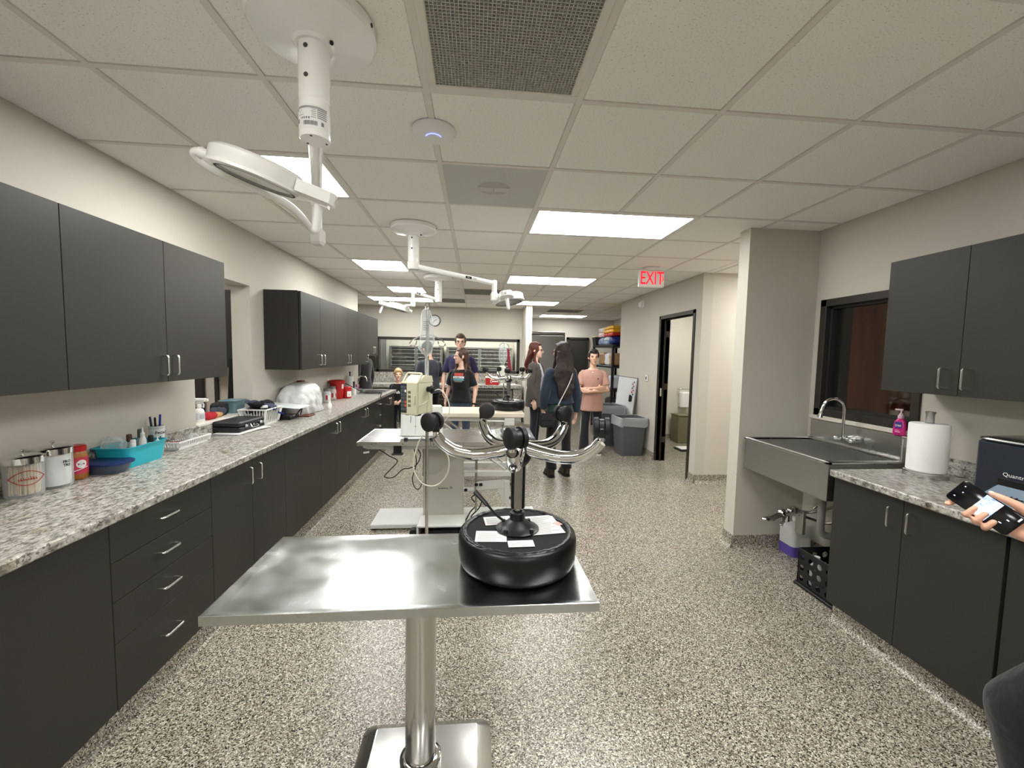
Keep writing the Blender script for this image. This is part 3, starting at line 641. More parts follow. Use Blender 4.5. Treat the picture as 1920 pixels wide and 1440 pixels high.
MB().box(ex0,ex1,ey-.022,ey+.022,ez0,ez1,.008).build('sign_case',WHITEP,t); MB().box(1.91,2.07,ey-.05,ey+.05,2.545,CEIL-.003,.006).build('sign_canopy',WHITEP,t)
m=MB(); M=frame(((ex0+ex1)/2-.0,ey-.0225,(ez0+ez1)/2),(1,0,0),(0,0,1)); text(m,'EXIT',.165,M@Matrix.Diagonal((.82,1.25,1,1)),.0008,.0015); m.build('lettering',REDL,t)
m=MB(); m.add([(2.112,ey-.0235,2.415),(2.126,ey-.0235,2.448),(2.112,ey-.0235,2.481),(2.106,ey-.0235,2.475),(2.116,ey-.0235,2.448),(2.106,ey-.0235,2.421)],[(0,1,2,3,4,5)]); m.build('arrow',REDL,t)
t=thing('wifi_access_point','round white wireless access point with a blue light arc on the ceiling','access point',(-.2057,1.999,CEIL))
m=MB(); m.lathe([(.0,-.036),(.03,-.0355),(.07,-.031),(.09,-.022),(.0985,-.010),(.099,-.002)],36,(-.2057,1.999,CEIL)); m.build('access_point_shell',WHITEP,t)
m=MB(); ap=[(-.2057+.036*math.cos(a),1.999-.004+.036*math.sin(a)) for a in [R(200+q*14) for q in range(11)]]
m.tube([(x,y,CEIL-.0355) for x,y in ap],.0022,6); m.build('status_ring',mat('blue led',(.1,.1,.9,1),.4,emit=(.10,.12,1,1),es=5),t)
t=thing('wall_clock','round wall clock with a thin black rim above the back window','clock',(-.905,9.2,2.278))
M=frame((-.905,9.199,2.278),(1,0,0),(0,0,1))
m=MB(); m.M=M; m.lathe([(.112,0),(.125,0),(.128,.012),(.122,.03),(.112,.03),(.110,.01)],32); m.build('clock_rim',BLACKP,t)
m=MB(); m.M=M; m.lathe([(.0,.008),(.112,.008)],32); m.build('clock_face',PAPER,t)
m=MB(); m.M=M
for q in range(12):
    a=R(30*q); m.M=M@Matrix.Rotation(a,4,'Z'); m.box(-.003,.003,.085,.102,.009,.0105)
m.M=M@Matrix.Rotation(R(-65),4,'Z'); m.box(-.004,.004,-.01,.055,.011,.012); m.M=M@Matrix.Rotation(R(150),4,'Z'); m.box(-.003,.003,-.01,.08,.0125,.0135); m.build('clock_hands',INK,t)
for (y,lab) in((4.95,'white wall socket plate beside the draped machine'),(5.75,'white wall socket plate above the red sharps bin')):
    t=thing('wall_socket',lab,'socket',(LX,y,1.12)); MB().box(LX,LX+.006,y-.036,y+.036,1.06,1.18,.002).build('socket_plate',WHITEP,t)
    for z in(1.095,1.145): MB().box(LX+.0055,LX+.009,y-.016,y+.016,z-.014,z+.014,.003).build('outlet',mat('socket shade',srgb(214,212,206),.5),t)
# ------------------------------------------------------------------ washroom things seen through the door
t=thing('waste_cabinet','olive box standing in the washroom corner','box',(3.84,7.25,0)); MB().box(3.70,3.98,7.10,7.40,0.0,.50,.01).build('box_body',mat('olive laminate',srgb(118,112,86),.6),t); MB().box(3.69,3.99,7.09,7.41,.50,.515,.004).build('box_lid',mat('olive laminate',srgb(118,112,86),.6),t)
t=thing('paper_dispenser','white paper dispenser with a chrome bar on the washroom wall','dispenser',(3.95,7.44,.9)); MB().box(3.86,4.05,7.35,7.468,.62,.92,.02).build('dispenser_case',WHITEP,t); m=MB(); m.tube(fillet([(3.84,7.46,.97),(3.84,7.38,.97),(4.2,7.38,.97),(4.2,7.46,.97)],.03),.012,10); m.build('grab_bar',CHROME,t)
t=thing('bathroom_scale','small white and black scale on the washroom floor','scale',(3.62,6.55,0)); MB().box(3.42,3.70,6.45,6.70,.0,.03,.01).build('scale_base',BLACKP,t); MB().box(3.44,3.68,6.47,6.68,.03,.045,.006).build('scale_plate',WHITEP,t)

# ------------------------------------------------------------------ things on the long worktop
TEAL=mat('teal plastic',srgb(40,178,196),.38); NAVY=mat('navy plastic',srgb(22,42,92),.4)
GLJ=film('jar glass',(.93,.95,.95,1),.10,.05)
def canister(name,label,x,y,r,h,lidh=.03):
    t=thing(name,label,'jar',(x,y,CT),group='steel-lidded supply jars')
    m=MB(); m.lathe([(0,.002),(r-.006,.0),(r,.008),(r,h-.012),(r-.005,h),(r-.009,h),(r-.007,h-.014),(r-.006,.012),(0,.010)],28,(x,y,CT)); m.build('jar_glass',GLJ,t)
    m=MB(); m.lathe([(r-.002,h-.022),(r+.004,h-.022),(r+.004,h+.004),(r-.002,h+.009),(r*.6,h+.013),(0,h+.014)],28,(x,y,CT)); m.build('lid',CHROME,t)
    m=MB(); m.lathe([(.003,h+.013),(.003,h+.023),(.009,h+.028),(.009,h+.034),(0,h+.037)],12,(x,y,CT)); m.build('lid_knob',CHROME,t)
    return t
SWAB=mat('swab sticks',srgb(226,204,170),.8,var=.1,scale=60); COTTON=mat('cotton gauze',srgb(236,236,238),.95,bump=.3,scale=60)
jx,jy,jr,jh=-1.905,1.885,.060,.165
t=canister('swab_jar','glass jar of wooden swab sticks with steel lid and red printed oval',jx,jy,jr,jh)
m=MB(); rr=random.Random(3)
for q in range(80):
    a=rr.random()*2*PI; d=math.sqrt(rr.random())*(jr-.012); x,y=jx+d*math.cos(a),jy+d*math.sin(a)
    m.cyl((x,y,CT+.012),(x+rr.uniform(-.004,.004),y+rr.uniform(-.004,.004),CT+.118+rr.uniform(0,.02)),.0022,n=5)
o=m.build('swab_sticks',SWAB,t); o['kind']='stuff'
m=MB()
def onjar(x,y,r,a0,a1,zf,n=24): return [(x+r*math.cos(a0+(a1-a0)*k/n),y+r*math.sin(a0+(a1-a0)*k/n),zf(k/n)) for k in range(n+1)]
for s in(1,-1): m.tube(onjar(jx,jy,jr+.0012,R(-90),R(20),lambda u:CT+.085+s*.030*math.sin(PI*u)),.0016,5)
m.build('printed_oval',mat('red print',srgb(168,44,36),.6),t)
M=frame((jx+(jr+.002)*math.cos(R(-35)),jy+(jr+.002)*math.sin(R(-35)),CT+.085),(math.sin(R(35)),math.cos(R(35)),0),(0,0,1)); m=MB(); scribble(m,.055,.016,M,8,3); m.build('lettering',MATS['red print'],t)
jx,jy,jr,jh=-1.90,2.005,.062,.175
t=canister('gauze_jar','taller glass jar packed with white gauze, steel lid, black label',jx,jy,jr,jh)
m=MB(); m.lathe([(0,.012),(jr-.008,.012),(jr-.0075,.06),(jr-.009,.10),(jr-.0075,jh-.02),(0,jh-.014)],28,(jx,jy,CT)); m.build('gauze',COTTON,t)
a=R(-8); M=frame((jx+(jr+.0015)*math.cos(a),jy+(jr+.0015)*math.sin(a),CT+.11),(-math.sin(a),math.cos(a),0),(0,0,1)); m=MB(); text(m,'FRO\nTRE',.016,M,bold=.0006); m.build('lettering',INK,t)
# peanut butter jar
x,y=-1.915,2.125; r=.042
t=thing('peanut_butter_jar','plastic peanut butter jar with red lid and pink-red label','jar',(x,y,CT))
m=MB(); m.lathe([(0,.0),(r-.006,0),(r,.008),(r,.115),(r-.006,.132),(r-.008,.137)],28,(x,y,CT)); m.build('jar_body',mat('peanut butter',srgb(170,112,52),.25),t)
m=MB(); m.lathe([(r-.006,.134),(r-.003,.136),(r-.003,.158),(r-.008,.163),(0,.164)],28,(x,y,CT)); m.build('lid',mat('red lid plastic',srgb(186,26,30),.35),t)
m=MB(); m.lathe([(r+.0006,.028),(r+.0006,.108)],28,(x,y,CT)); m.build('paper_label',mat('pink-red label',srgb(196,60,84),.5),t)
def cyl_patch(x,y,r,ac,zc,ra,rz,n=20): return MB().add([(x+r*math.cos(ac),y+r*math.sin(ac),zc)]+[(x+r*math.cos(ac+ra*math.cos(2*PI*k/n)),y+r*math.sin(ac+ra*math.cos(2*PI*k/n)),zc+rz*math.sin(2*PI*k/n)) for k in range(n)],[(0,1+k,1+(k+1)%n) for k in range(n)])
a=R(-22); M=frame((x+(r+.0016)*math.cos(a),y+(r+.0016)*math.sin(a),CT+.076),(-math.sin(a),math.cos(a),0),(0,0,1)); cyl_patch(x,y,r+.0014,a,CT+.076,.46,.020).build('label_roundel',PAPER,t)
m=MB(); text(m,'Cre',.013,M,.0014); m.build('lettering',MATS['navy plastic'],t)
m=MB(); pts=[(x+(r+.0012)*math.cos(R(-95+q*7)),y+(r+.0012)*math.sin(R(-95+q*7)),CT+.036+q*.0016) for q in range(16)]; m.tube(pts,.0018,5); m.build('label_swoosh',PAPER,t)
# navy lidded dish
t=thing('lidded_dish','shallow grey dish with a navy snap lid beside the teal bin','food container',(-1.86,2.235,CT))
def rrect(x0,x1,y0,y1,r,n=5):
    out=[]
    for cx,cy,a in((x1-r,y1-r,0),(x0+r,y1-r,90),(x0+r,y0+r,180),(x1-r,y0+r,270)):
        for k in range(n+1): out.append((cx+r*math.cos(R(a+90*k/n)),cy+r*math.sin(R(a+90*k/n))))
    return out
def tray(m,x0,x1,y0,y1,z0,z1,taper,th,r=.02):
    """open tapered box"""
    def ring(d,z,k): return [(px,py,z) for px,py in rrect(x0+d,x1-d,y0+d,y1-d,max(r-k,.002))]
    m.loft([ring(taper,z0,0),ring(0,z1,0),ring(th,z1,0),ring(taper+th,z0+th,0)],True,True)
m=MB(); tray(m,-1.955,-1.775,2.165,2.305,CT,CT+.045,.016,.004,.05); m.build('dish',mat('smoke plastic',srgb(72,82,98),.3),t)
m=MB(); m.loft([[(px,py,z) for px,py in rrect(-1.962+d,-1.768-d,2.158+d,2.312-d,.05)] for d,z in((0,CT+.045),(0,CT+.055),(.01,CT+.062),(.02,CT+.062))]); m.build('snap_lid',NAVY,t)
# teal bin with bottles
t=thing('storage_bin','teal rectangular plastic bin filled with small bottles','bin',(-1.89,2.42,CT))
bx0,bx1,by0,by1=-1.975,-1.80,2.275,2.555
m=MB(); tray(m,bx0,bx1,by0,by1,CT,CT+.108,.014,.004,.025); m.build('bin_body',TEAL,t)
m=MB(); m.loft([[(px,py,z) for px,py in rrect(bx0-d,bx1+d,by0-d,by1+d,.028)] for d,z in((0,CT+.106),(.008,CT+.106),(.009,CT+.112),(.001,CT+.112))],False,False); m.build('bin_rim',TEAL,t)
def dropper(x,y,z,h,r,label,cap,tip=True,body=WHITEP):
    t=thing('dropper_bottle',label,'bottle',(x,y,z),group='bottles in the teal bin')
    m=MB(); m.lathe([(0,0),(r*.95,0),(r,.004),(r,h*.62),(r*.55,h*.72),(r*.5,h*.74)],14,(x,y,z),True); m.build('bottle_body',body,t)
    m=MB()
    m.lathe([(r*.62,h*.72),(r*.62,h*.82),(r*.25,h*.86),(r*.12,h),(0,h)] if tip else [(r*.75,h*.72),(r*.75,h*.95),(r*.6,h),(0,h)],12,(x,y,z)); m.build('bottle_cap',cap,t)
rr=random.Random(5)
DL=['white dropper bottle with long tip standing tallest in the teal bin','white dropper bottle with dark cap in the teal bin','small clear vial near the front rim of the teal bin','white squeeze bottle with a short cap in the teal bin','brown-capped bottle at the wall side of the teal bin','small white bottle at the far end of the teal bin','grey-green capped bottle in the middle of the teal bin']
for q,(x,y,h,cap,tip,b) in enumerate([(-1.865,2.46,.185,WHITEP,True,WHITEP),(-1.845,2.49,.135,INK,False,WHITEP),(-1.84,2.36,.115,WHITEP,False,FROST),(-1.87,2.40,.128,WHITEP,False,WHITEP),(-1.92,2.44,.15,mat('brown cap',srgb(92,60,44),.5),False,FROST),(-1.835,2.525,.120,WHITEP,True,WHITEP),(-1.90,2.49,.17,mat('grey green cap',srgb(96,112,104),.5),False,FROST)]):
    dropper(x,y,CT+.005,h,.017,DL[q],cap,tip,b)
t=thing('clear_bag','crinkled clear plastic bag standing at the near end of the teal bin','bag',(-1.93,2.34,CT+.05))
m=MB(); m.box(-1.968,-1.885,2.295,2.405,CT+.012,CT+.165,.03); g=remesh(m,.008,3)
g.v=[tuple(Vector(p)+noise.noise_vector(Vector(p)*34)*.010) for p in g.v]; g.build('bag_film',CLEARP,t)
# labelled pen cup
x,y=-1.925,2.645
t=thing('pen_cup','white cup labelled Fecal holding blue pens behind the teal bin','cup',(x,y,CT))
m=MB(); m.lathe([(0,.002),(.030,0),(.040,.168),(.037,.168),(.028,.006),(0,.006)],24,(x,y,CT)); m.build('cup_body',FROST,t)
m=MB(); m.lathe([(.0360,.088),(.0397,.150)],24,(x,y,CT)); m.build('cup_label',PAPER,t)
a=R(-30); M=frame((x+.0418*math.cos(a),y+.0418*math.sin(a),CT+.130),(-math.sin(a),math.cos(a),0),(0,0,1)); m=MB(); text(m,'Fecal',.026,M,bold=.0004); m.build('lettering',INK,t)
m=MB(); m.M=frame((x+.0390*math.cos(a),y+.0390*math.sin(a),CT+.102),(-math.sin(a),math.cos(a),0),(0,0,1)); m.add([(-.009,-.008,.001),(.009,-.008,.001),(0,.008,.001)],[(0,1,2)]); m.build('label_mark',NAVY,t)
for q,(dx,dy,h,c) in enumerate([(-.010,-.010,.225,NAVY),(.010,.003,.235,mat('pen blue',srgb(30,50,150),.4)),(.003,.012,.225,mat('pen blue',srgb(30,50,150),.4)),(-.010,.009,.215,BLACKP)]):
    o=thing('pen',['navy pen leaning nearest in the labelled cup','bright blue pen standing tallest in the labelled cup','blue pen at the far side of the labelled cup','black pen at the wall side of the labelled cup'][q],'pen',(x+dx,y+dy,CT+.01),group='pens in the cup')
    m=MB(); m.cyl((x+dx*.6,y+dy*.6,CT+.01),(x+dx*1.6,y+dy*1.6,CT+h*.7),.0045,n=8); m.build('pen_barrel',PAPER if q==1 else c,o)
    m=MB(); m.cyl((x+dx*1.6,y+dy*1.6,CT+h*.7),(x+dx*2,y+dy*2,CT+h),.0055,n=8); m.build('pen_cap',c,o)
# white slotted baskets
def basket(name,label,x0,x1,y0,y1,z0,h,taper,nx,ny,parent_m=WHITEP,rim=.008):
    t=thing(name,label,'basket',((x0+x1)/2,(y0+y1)/2,z0))
    MB().box(x0+taper,x1-taper,y0+taper,y1-taper,z0,z0+.004,.002).build('basket_floor',parent_m,t)
    m=MB(); z1=z0+h
    m.box(x0-rim,x0+.003,y0-rim,y1+rim,z1-.010,z1,.002).box(x1-.003,x1+rim,y0-rim,y1+rim,z1-.010,z1,.002).box(x0,x1,y0-rim,y0+.003,z1-.010,z1,.002).box(x0,x1,y1-.003,y1+rim,z1-.010,z1,.002); m.build('basket_rim',parent_m,t)
    m=MB(); zb=z0+.016
    for zz0,zz1,tp in((z0,zb,taper),):
        m.box(x0+tp,x0+tp+.003,y0+tp,y1-tp,zz0,zz1).box(x1-tp-.003,x1-tp,y0+tp,y1-tp,zz0,zz1).box(x0+tp,x1-tp,y0+tp,y0+tp+.003,zz0,zz1).box(x0+tp,x1-tp,y1-tp-.003,y1-tp,zz0,zz1)
    m.build('basket_band',parent_m,t)
    def slat(pb,pt,ax,w):
        mm=MB(); d=.0028
        if ax=='y': mm.loft([[(p[0]-d/2,p[1]-w,p[2]),(p[0]+d/2,p[1]-w,p[2]),(p[0]+d/2,p[1]+w,p[2]),(p[0]-d/2,p[1]+w,p[2])] for p in(pb,pt)])
        else: mm.loft([[(p[0]-w,p[1]-d/2,p[2]),(p[0]+w,p[1]-d/2,p[2]),(p[0]+w,p[1]+d/2,p[2]),(p[0]-w,p[1]+d/2,p[2])] for p in(pb,pt)])
        mm.build('slat',parent_m,t)
    for k in range(ny+1):
        yb=y0+taper+(y1-y0-2*taper)*k/ny; yt=y0+(y1-y0)*k/ny; w=.004 if 0<k<ny else .012
        slat((x1-taper-.0015,yb,zb-.002),(x1-.0015,yt,z1-.008),'y',w); slat((x0+taper+.0015,yb,zb-.002),(x0+.0015,yt,z1-.008),'y',w)
    for k in range(nx+1):
        xb=x0+taper+(x1-x0-2*taper)*k/nx; xt=x0+(x1-x0)*k/nx; w=.004 if 0<k<nx else .012
        slat((xb,y0+taper+.0015,zb-.002),(xt,y0+.0015,z1-.008),'x',w); slat((xb,y1-taper-.0015,zb-.002),(xt,y1-.0015,z1-.008),'x',w)
    return t
basket('slotted_tray','low white slotted tray holding small tools beyond the teal bin',-1.975,-1.842,2.705,3.005,CT,.052,.008,7,15)
t=thing('scissors','red-handled scissors lying in the low white slotted tray','scissors',(-1.92,2.83,CT+.01))
m=MB()
for s in(-1,1): m.tube([(-1.94+.02*math.cos(a)+s*.016,2.80+.016*math.sin(a),CT+.03) for a in [R(q*30) for q in range(13)]],.0045,6,cap=False)
m.build('scissor_handles',mat('red handles',srgb(170,40,34),.4),t); m=MB(); m.box(-1.945,-1.938,2.82,2.95,CT+.022,CT+.026); m.box(-1.935,-1.928,2.82,2.94,CT+.026,CT+.029); m.build('blades',STEEL,t)
t=thing('plastic_wrap','crumpled clear wrap lying over the low white slotted tray','plastic wrap',(-1.91,2.93,CT+.01))
m=MB(); m.ell((-1.91,2.93,CT+.037),(.035,.055,.026)); g=remesh(m,.006,1); g.v=[tuple(Vector(p)+noise.noise_vector(Vector(p)*60)*.008) for p in g.v]; g.build('wrap_film',CLEARP,t)
# papers, black case, white basket
for q,(x0,x1,y0,y1,a,z,lab,mm) in enumerate([(-1.965,-1.765,3.16,3.45,.10,CT+.0005,'grey folder lying at the bottom of the pile beneath the black case',mat('grey card',srgb(120,120,120),.7)),(-1.93,-1.73,3.20,3.50,-.12,CT+.004,'white papers sticking out under the black case',PAPER),(-1.90,-1.715,3.27,3.56,-.32,CT+.008,'white booklet jutting furthest from under the black case',PAPER)]):
    cx,cy=(x0+x1)/2,(y0+y1)/2; m=MB(); m.M=Matrix.Translation((cx,cy,0))@Matrix.Rotation(a,4,'Z'); m.box(-(x1-x0)/2,(x1-x0)/2,-(y1-y0)/2,(y1-y0)/2,z,z+.003)
    o=m.build('document',mm,None,origin=(cx,cy,z)); tag(o,lab,'papers','papers under the case')
t=thing('carry_case','black hard carry case with wire latch lying flat on papers','case',(-1.86,3.40,CT+.012))
M=Matrix.Translation((-1.862,3.405,CT+.0115))@Matrix.Rotation(-.06,4,'Z')
CASE=mat('black case plastic',srgb(30,30,31),.5,bump=.1,scale=90)
m=MB(); m.M=M; m.box(-.105,.105,-.165,.165,0,.036,.008); m.build('case_base',CASE,t)
m=MB(); m.M=M; m.box(-.105,.105,-.165,.165,.038,.078,.010); m.build('case_lid',CASE,t)
m=MB(); m.M=M; m.tube(fillet([(.105,-.03,.045),(.125,-.04,.02),(.125,.05,.02),(.105,.04,.045)],.008),.0022,6); m.build('wire_latch',NICKEL,t)
m=MB(); m.M=M; m.cyl((.104,.005,.04),(.110,.005,.04),.008,n=10); m.box(.104,.110,-.10,-.07,.03,.048,.002).box(.104,.110,.09,.12,.03,.048,.002); m.build('clasp',NICKEL,t)
basket('slotted_basket','tall white slotted basket heaped with dark collars and straps',-1.965,-1.75,3.585,3.865,CT,.140,.022,9,11)
rr=random.Random(11)
SL=[('navy',srgb(24,30,58)),('black',srgb(14,14,16)),('grey-blue',srgb(66,72,92)),('charcoal',srgb(34,34,38))]
for q in range(9):
    nm,c=SL[(q*3+1)%4]; fm=mat(nm+' webbing',c,.9,var=.15,scale=80,bump=.4)
    x,y=-1.858+.066*math.cos(q*2.2)*(.55+.45*(q%2)),3.725+.095*math.sin(q*2.2)*(.5+.5*((q+1)%2)); z=CT+.125+.026*(q//3)
    m=MB(); a0=rr.random()*6; rx,ry=.042+.015*rr.random(),.034+.018*rr.random(); tl=rr.uniform(-.4,.4)
    m.tube([(max(-1.962,min(-1.755,x+rx*math.cos(a+a0))),y+ry*math.sin(a+a0),z+.012*math.sin(a*2)+tl*.04*math.cos(a)) for a in [2*PI*k/16 for k in range(17)]],.019,8,flat=.6)
    m.ell((x,y,z-.004),(.046,.050,.030))
    o=m.build('fabric_collar',fm,None,origin=(x,y,z)); tag(o,['navy collar lowest in the tall white basket','black collar by the near rim of the white basket','grey-blue strap bundle at the wall side of the white basket','charcoal strap curled in the middle of the white basket','navy strap coiled at the far rim of the white basket','black strap looped on top of the white basket','grey-blue bandage roll high in the white basket','charcoal muzzle resting on the white basket heap','navy loop crowning the heap in the white basket'][q],'strap','straps in the white basket')
m=MB(); m.M=Matrix.Translation((-1.80,3.66,CT+.155))@Matrix.Rotation(.7,4,'Z'); m.box(-.03,.03,-.012,.012,-.012,.012,.005); o=m.build('bandage_tag',PAPER,None,origin=(-1.80,3.66,CT+.155)); tag(o,'small white tag lying on the straps in the white basket','tag')
m=MB(); m.M=frame((-1.738,3.835,CT+.075),(.1,1,-.35),(0,.3,1)); m.box(-.05,.05,-.008,.008,-.004,.004,.003); o=m.build('strap_end',mat('royal blue webbing',srgb(28,34,130),.8),None,origin=(-1.738,3.835,CT+.075)); tag(o,'royal blue strap end hanging out of the white basket slats','strap')
# kitchen scale with glass tray
t=thing('bench_scale','black bench scale with a wide white platform beside the draped machine','scale',(-1.72,3.98,CT))
MB().box(-1.90,-1.69,3.90,4.10,CT,CT+.035,.006).build('scale_base',BLACKP,t); MB().box(-1.85,-1.79,3.97,4.03,CT+.035,CT+.115,.004).build('scale_column',BLACKP,t)
m=MB(); m.M=Matrix.Translation((-1.76,3.99,CT+.120))@Matrix.Rotation(.08,4,'Y'); m.box(-.19,.165,-.125,.125,0,.007,.003); m.build('platform',mat('white glass plate',srgb(214,220,222),.2),t)
m=MB(); m.tube([(-1.66,3.93,CT+.03),(-1.62,3.97,CT+.10)],.006,6); m.tube([(-1.66,4.05,CT+.03),(-1.63,4.02,CT+.10)],.006,6); m.build('scale_strut',BLACKP,t)
# draped machine
t=thing('draped_machine','machine under a shiny silver-white dust cover with gathered hem','covered machine',(-1.80,4.42,CT))
m=MB(); sec=[(0,.165,.30),(.08,.166,.298),(.17,.155,.275),(.235,.135,.235),(.285,.10,.185),(.305,.055,.12)]
rg=[]
for z,wx,wy in sec:
    rg.append([(-1.812+wx*(abs(math.cos(a))**.6)*math.copysign(1,math.cos(a)),4.42+z*.16+wy*(abs(math.sin(a))**.6)*math.copysign(1,math.sin(a)),CT+.003+z) for a in [2*PI*k/40 for k in range(40)]])
m.loft(rg); g=remesh(m,.009,3)
def drape(p):
    p=Vector(p); k=max(0,1-(p.z-CT)/.26); a=math.atan2(p.y-4.42,p.x+1.812)
    d=Vector((p.x+1.812,p.y-4.42,0)).normalized()
    w=.014*k*math.sin(a*11+p.z*26+3*noise.noise(p*8))+.030*noise.noise(Vector((p.x*7,p.y*6,p.z*6)))+.010*noise.noise(p*22)
    return tuple(p+d*w*(1 if p.z>CT+.006 else .8))
g.v=[drape(p) for p in g.v]; g.v=[(max(p[0],LX+.022),p[1],max(p[2],CT+.0005)) for p in g.v]
g.build('dust_cover',mat('silvery cover cloth',srgb(206,208,208),.42,bump=.25,scale=14),t,60)
m=MB(); m.tube(spline([(-1.97,4.30,CT+.17),(-1.93,4.24,CT+.185),(-1.90,4.26,CT+.15)],5),.005,6); m.build('power_cord',BLACKR,t)
m=MB(); m.box(-1.70,-1.60,4.10,4.26,CT,CT+.012,.004); o=m.build('rubber_mat',mat('maroon rubber',srgb(96,44,36),.6),None,origin=(-1.65,4.18,CT)); tag(o,'small maroon mat at the hem of the silver dust cover','mat')
t=thing('spice_box','small dark red box on the wall side behind the dust cover','box',(-1.955,4.62,CT)); MB().box(-1.968,-1.91,4.72,4.80,CT,CT+.31,.004).build('box_body',mat('brick red card',srgb(120,50,36),.6),t); MB().box(-1.9095,-1.909,4.73,4.79,CT+.22,CT+.29).build('box_label',PAPER,t)
m=MB(); m.lathe([(0,0),(.02,0),(.024,.01),(.024,.05),(.012,.065),(.012,.08),(0,.081)],14,(-1.62,4.72,CT)); o=m.build('white_bottle',WHITEP,None,origin=(-1.62,4.72,CT)); tag(o,'small white bottle standing at the far corner of the dust cover','bottle')
# treat jars and sharps
def ovaljar(x,y,r,h,label,body,lidm,stripes):
    t=thing('treat_jar',label,'jar',(x,y,CT),group='treat jars by the sharps containers')
    m=MB(); m.lathe([(0,.002),(r*.8,0),(r,.012),(r,h*.66),(r*.86,h*.78),(r*.70,h*.82)],20,(x,y,CT)); m.build('jar_body',body,t)
    m=MB(); m.lathe([(r*.74,h*.80),(r*.80,h*.82),(r*.80,h*.98),(r*.7,h),(0,h)],20,(x,y,CT)); m.build('lid',lidm,t)
    for k in range(stripes):
        a=R(-70+k*30); mm=MB(); mm.M=frame((x+(r+.001)*math.cos(a),y+(r+.001)*math.sin(a),CT+h*.36),(-math.sin(a),math.cos(a),0),(0,0,1)); mm.box(-.011,.011,-.028,.028,0,.001); mm.build('label_patch',PAPER if k%2 else mat('label red',srgb(180,40,44),.5),t)
ovaljar(-1.86,5.32,.048,.175,'clear treat jar with grey screw lid nearest the dust cover',FROST,mat('grey lid',srgb(128,126,120),.5),2)
ovaljar(-1.885,5.60,.05,.18,'treat jar with red and white label patches',mat('pinkish jar',srgb(206,186,180),.3),mat('grey lid',srgb(128,126,120),.5),4)
t=thing('sharps_bin','large red sharps bin with tapered body and lid','sharps bin',(-1.88,5.76,CT)); SHR=mat('sharps red plastic',srgb(178,28,30),.4)
m=MB(); m.lathe([(0,0),(.075,0),(.082,.01),(.098,.225),(.095,.225)],24,(-1.875,5.76,CT)); m.build('bin_body',SHR,t)
m=MB(); m.lathe([(.095,.222),(.106,.222),(.106,.242),(.098,.25),(.05,.258),(0,.259)],24,(-1.875,5.76,CT)); m.build('bin_lid',SHR,t)
m=MB(); m.M=frame((-1.875+.090*math.cos(R(-25)),5.76+.090*math.sin(R(-25)),CT+.17),(math.sin(R(25)),math.cos(R(25)),0),(.06,0,1)); m.box(-.016,.016,-.03,.03,.004,.005); m.build('bin_label',PAPER,t)
t=thing('sharps_jar','small red sharps jar with white printed label','sharps bin',(-1.815,5.83,CT))
m=MB(); m.lathe([(0,0),(.050,0),(.056,.008),(.058,.125),(.05,.128)],20,(-1.765,5.83,CT)); m.build('jar_body',SHR,t)
m=MB(); m.lathe([(.05,.126),(.060,.126),(.060,.15),(.05,.158),(0,.16)],20,(-1.765,5.83,CT)); m.build('jar_lid',SHR,t)
a=R(-45); m=MB(); m.M=frame((-1.765+.0575*math.cos(a),5.83+.0575*math.sin(a),CT+.062),(-math.sin(a),math.cos(a),0),(0,0,1)); m.box(-.03,.03,-.038,.038,-.002,.002); m.build('jar_label',PAPER,t)
m=MB(); text(m,'e',.05,m.M or frame((-1.765+.060*math.cos(a),5.83+.060*math.sin(a),CT+.055),(-math.sin(a),math.cos(a),0),(0,0,1)),.001); m.build('label_print',mat('label red',srgb(180,40,44),.5),t)
t=thing('white_canister','small white canister with a dark stick before the far sink','canister',(-1.80,6.27,CT)); m=MB(); m.lathe([(0,0),(.034,0),(.036,.006),(.036,.10),(.030,.104),(0,.105)],18,(-1.80,6.27,CT)); m.build('canister_body',WHITEP,t); m=MB(); m.cyl((-1.80,6.27,CT+.10),(-1.80,6.275,CT+.20),.012,.014,10); m.build('brush_handle',BLACKP,t)
t=thing('paper_towel_stand','paper towel roll on a dark stand near the far sink','paper towels',(-1.915,6.47,CT)); m=MB(); m.lathe([(0,0),(.06,0),(.06,.012),(0,.014)],20,(-1.915,6.47,CT)); m.build('stand_base',BLACKP,t); m=MB(); m.lathe([(.012,.016),(.052,.016),(.052,.27),(.012,.27)],20,(-1.915,6.47,CT)); m.build('towel_roll',PAPER,t); m=MB(); m.cyl((-1.915,6.47,CT+.01),(-1.915,6.47,CT+.32),.009,n=10); m.ell((-1.915,6.47,CT+.325),.014); m.build('stand_rod',BLACKP,t)
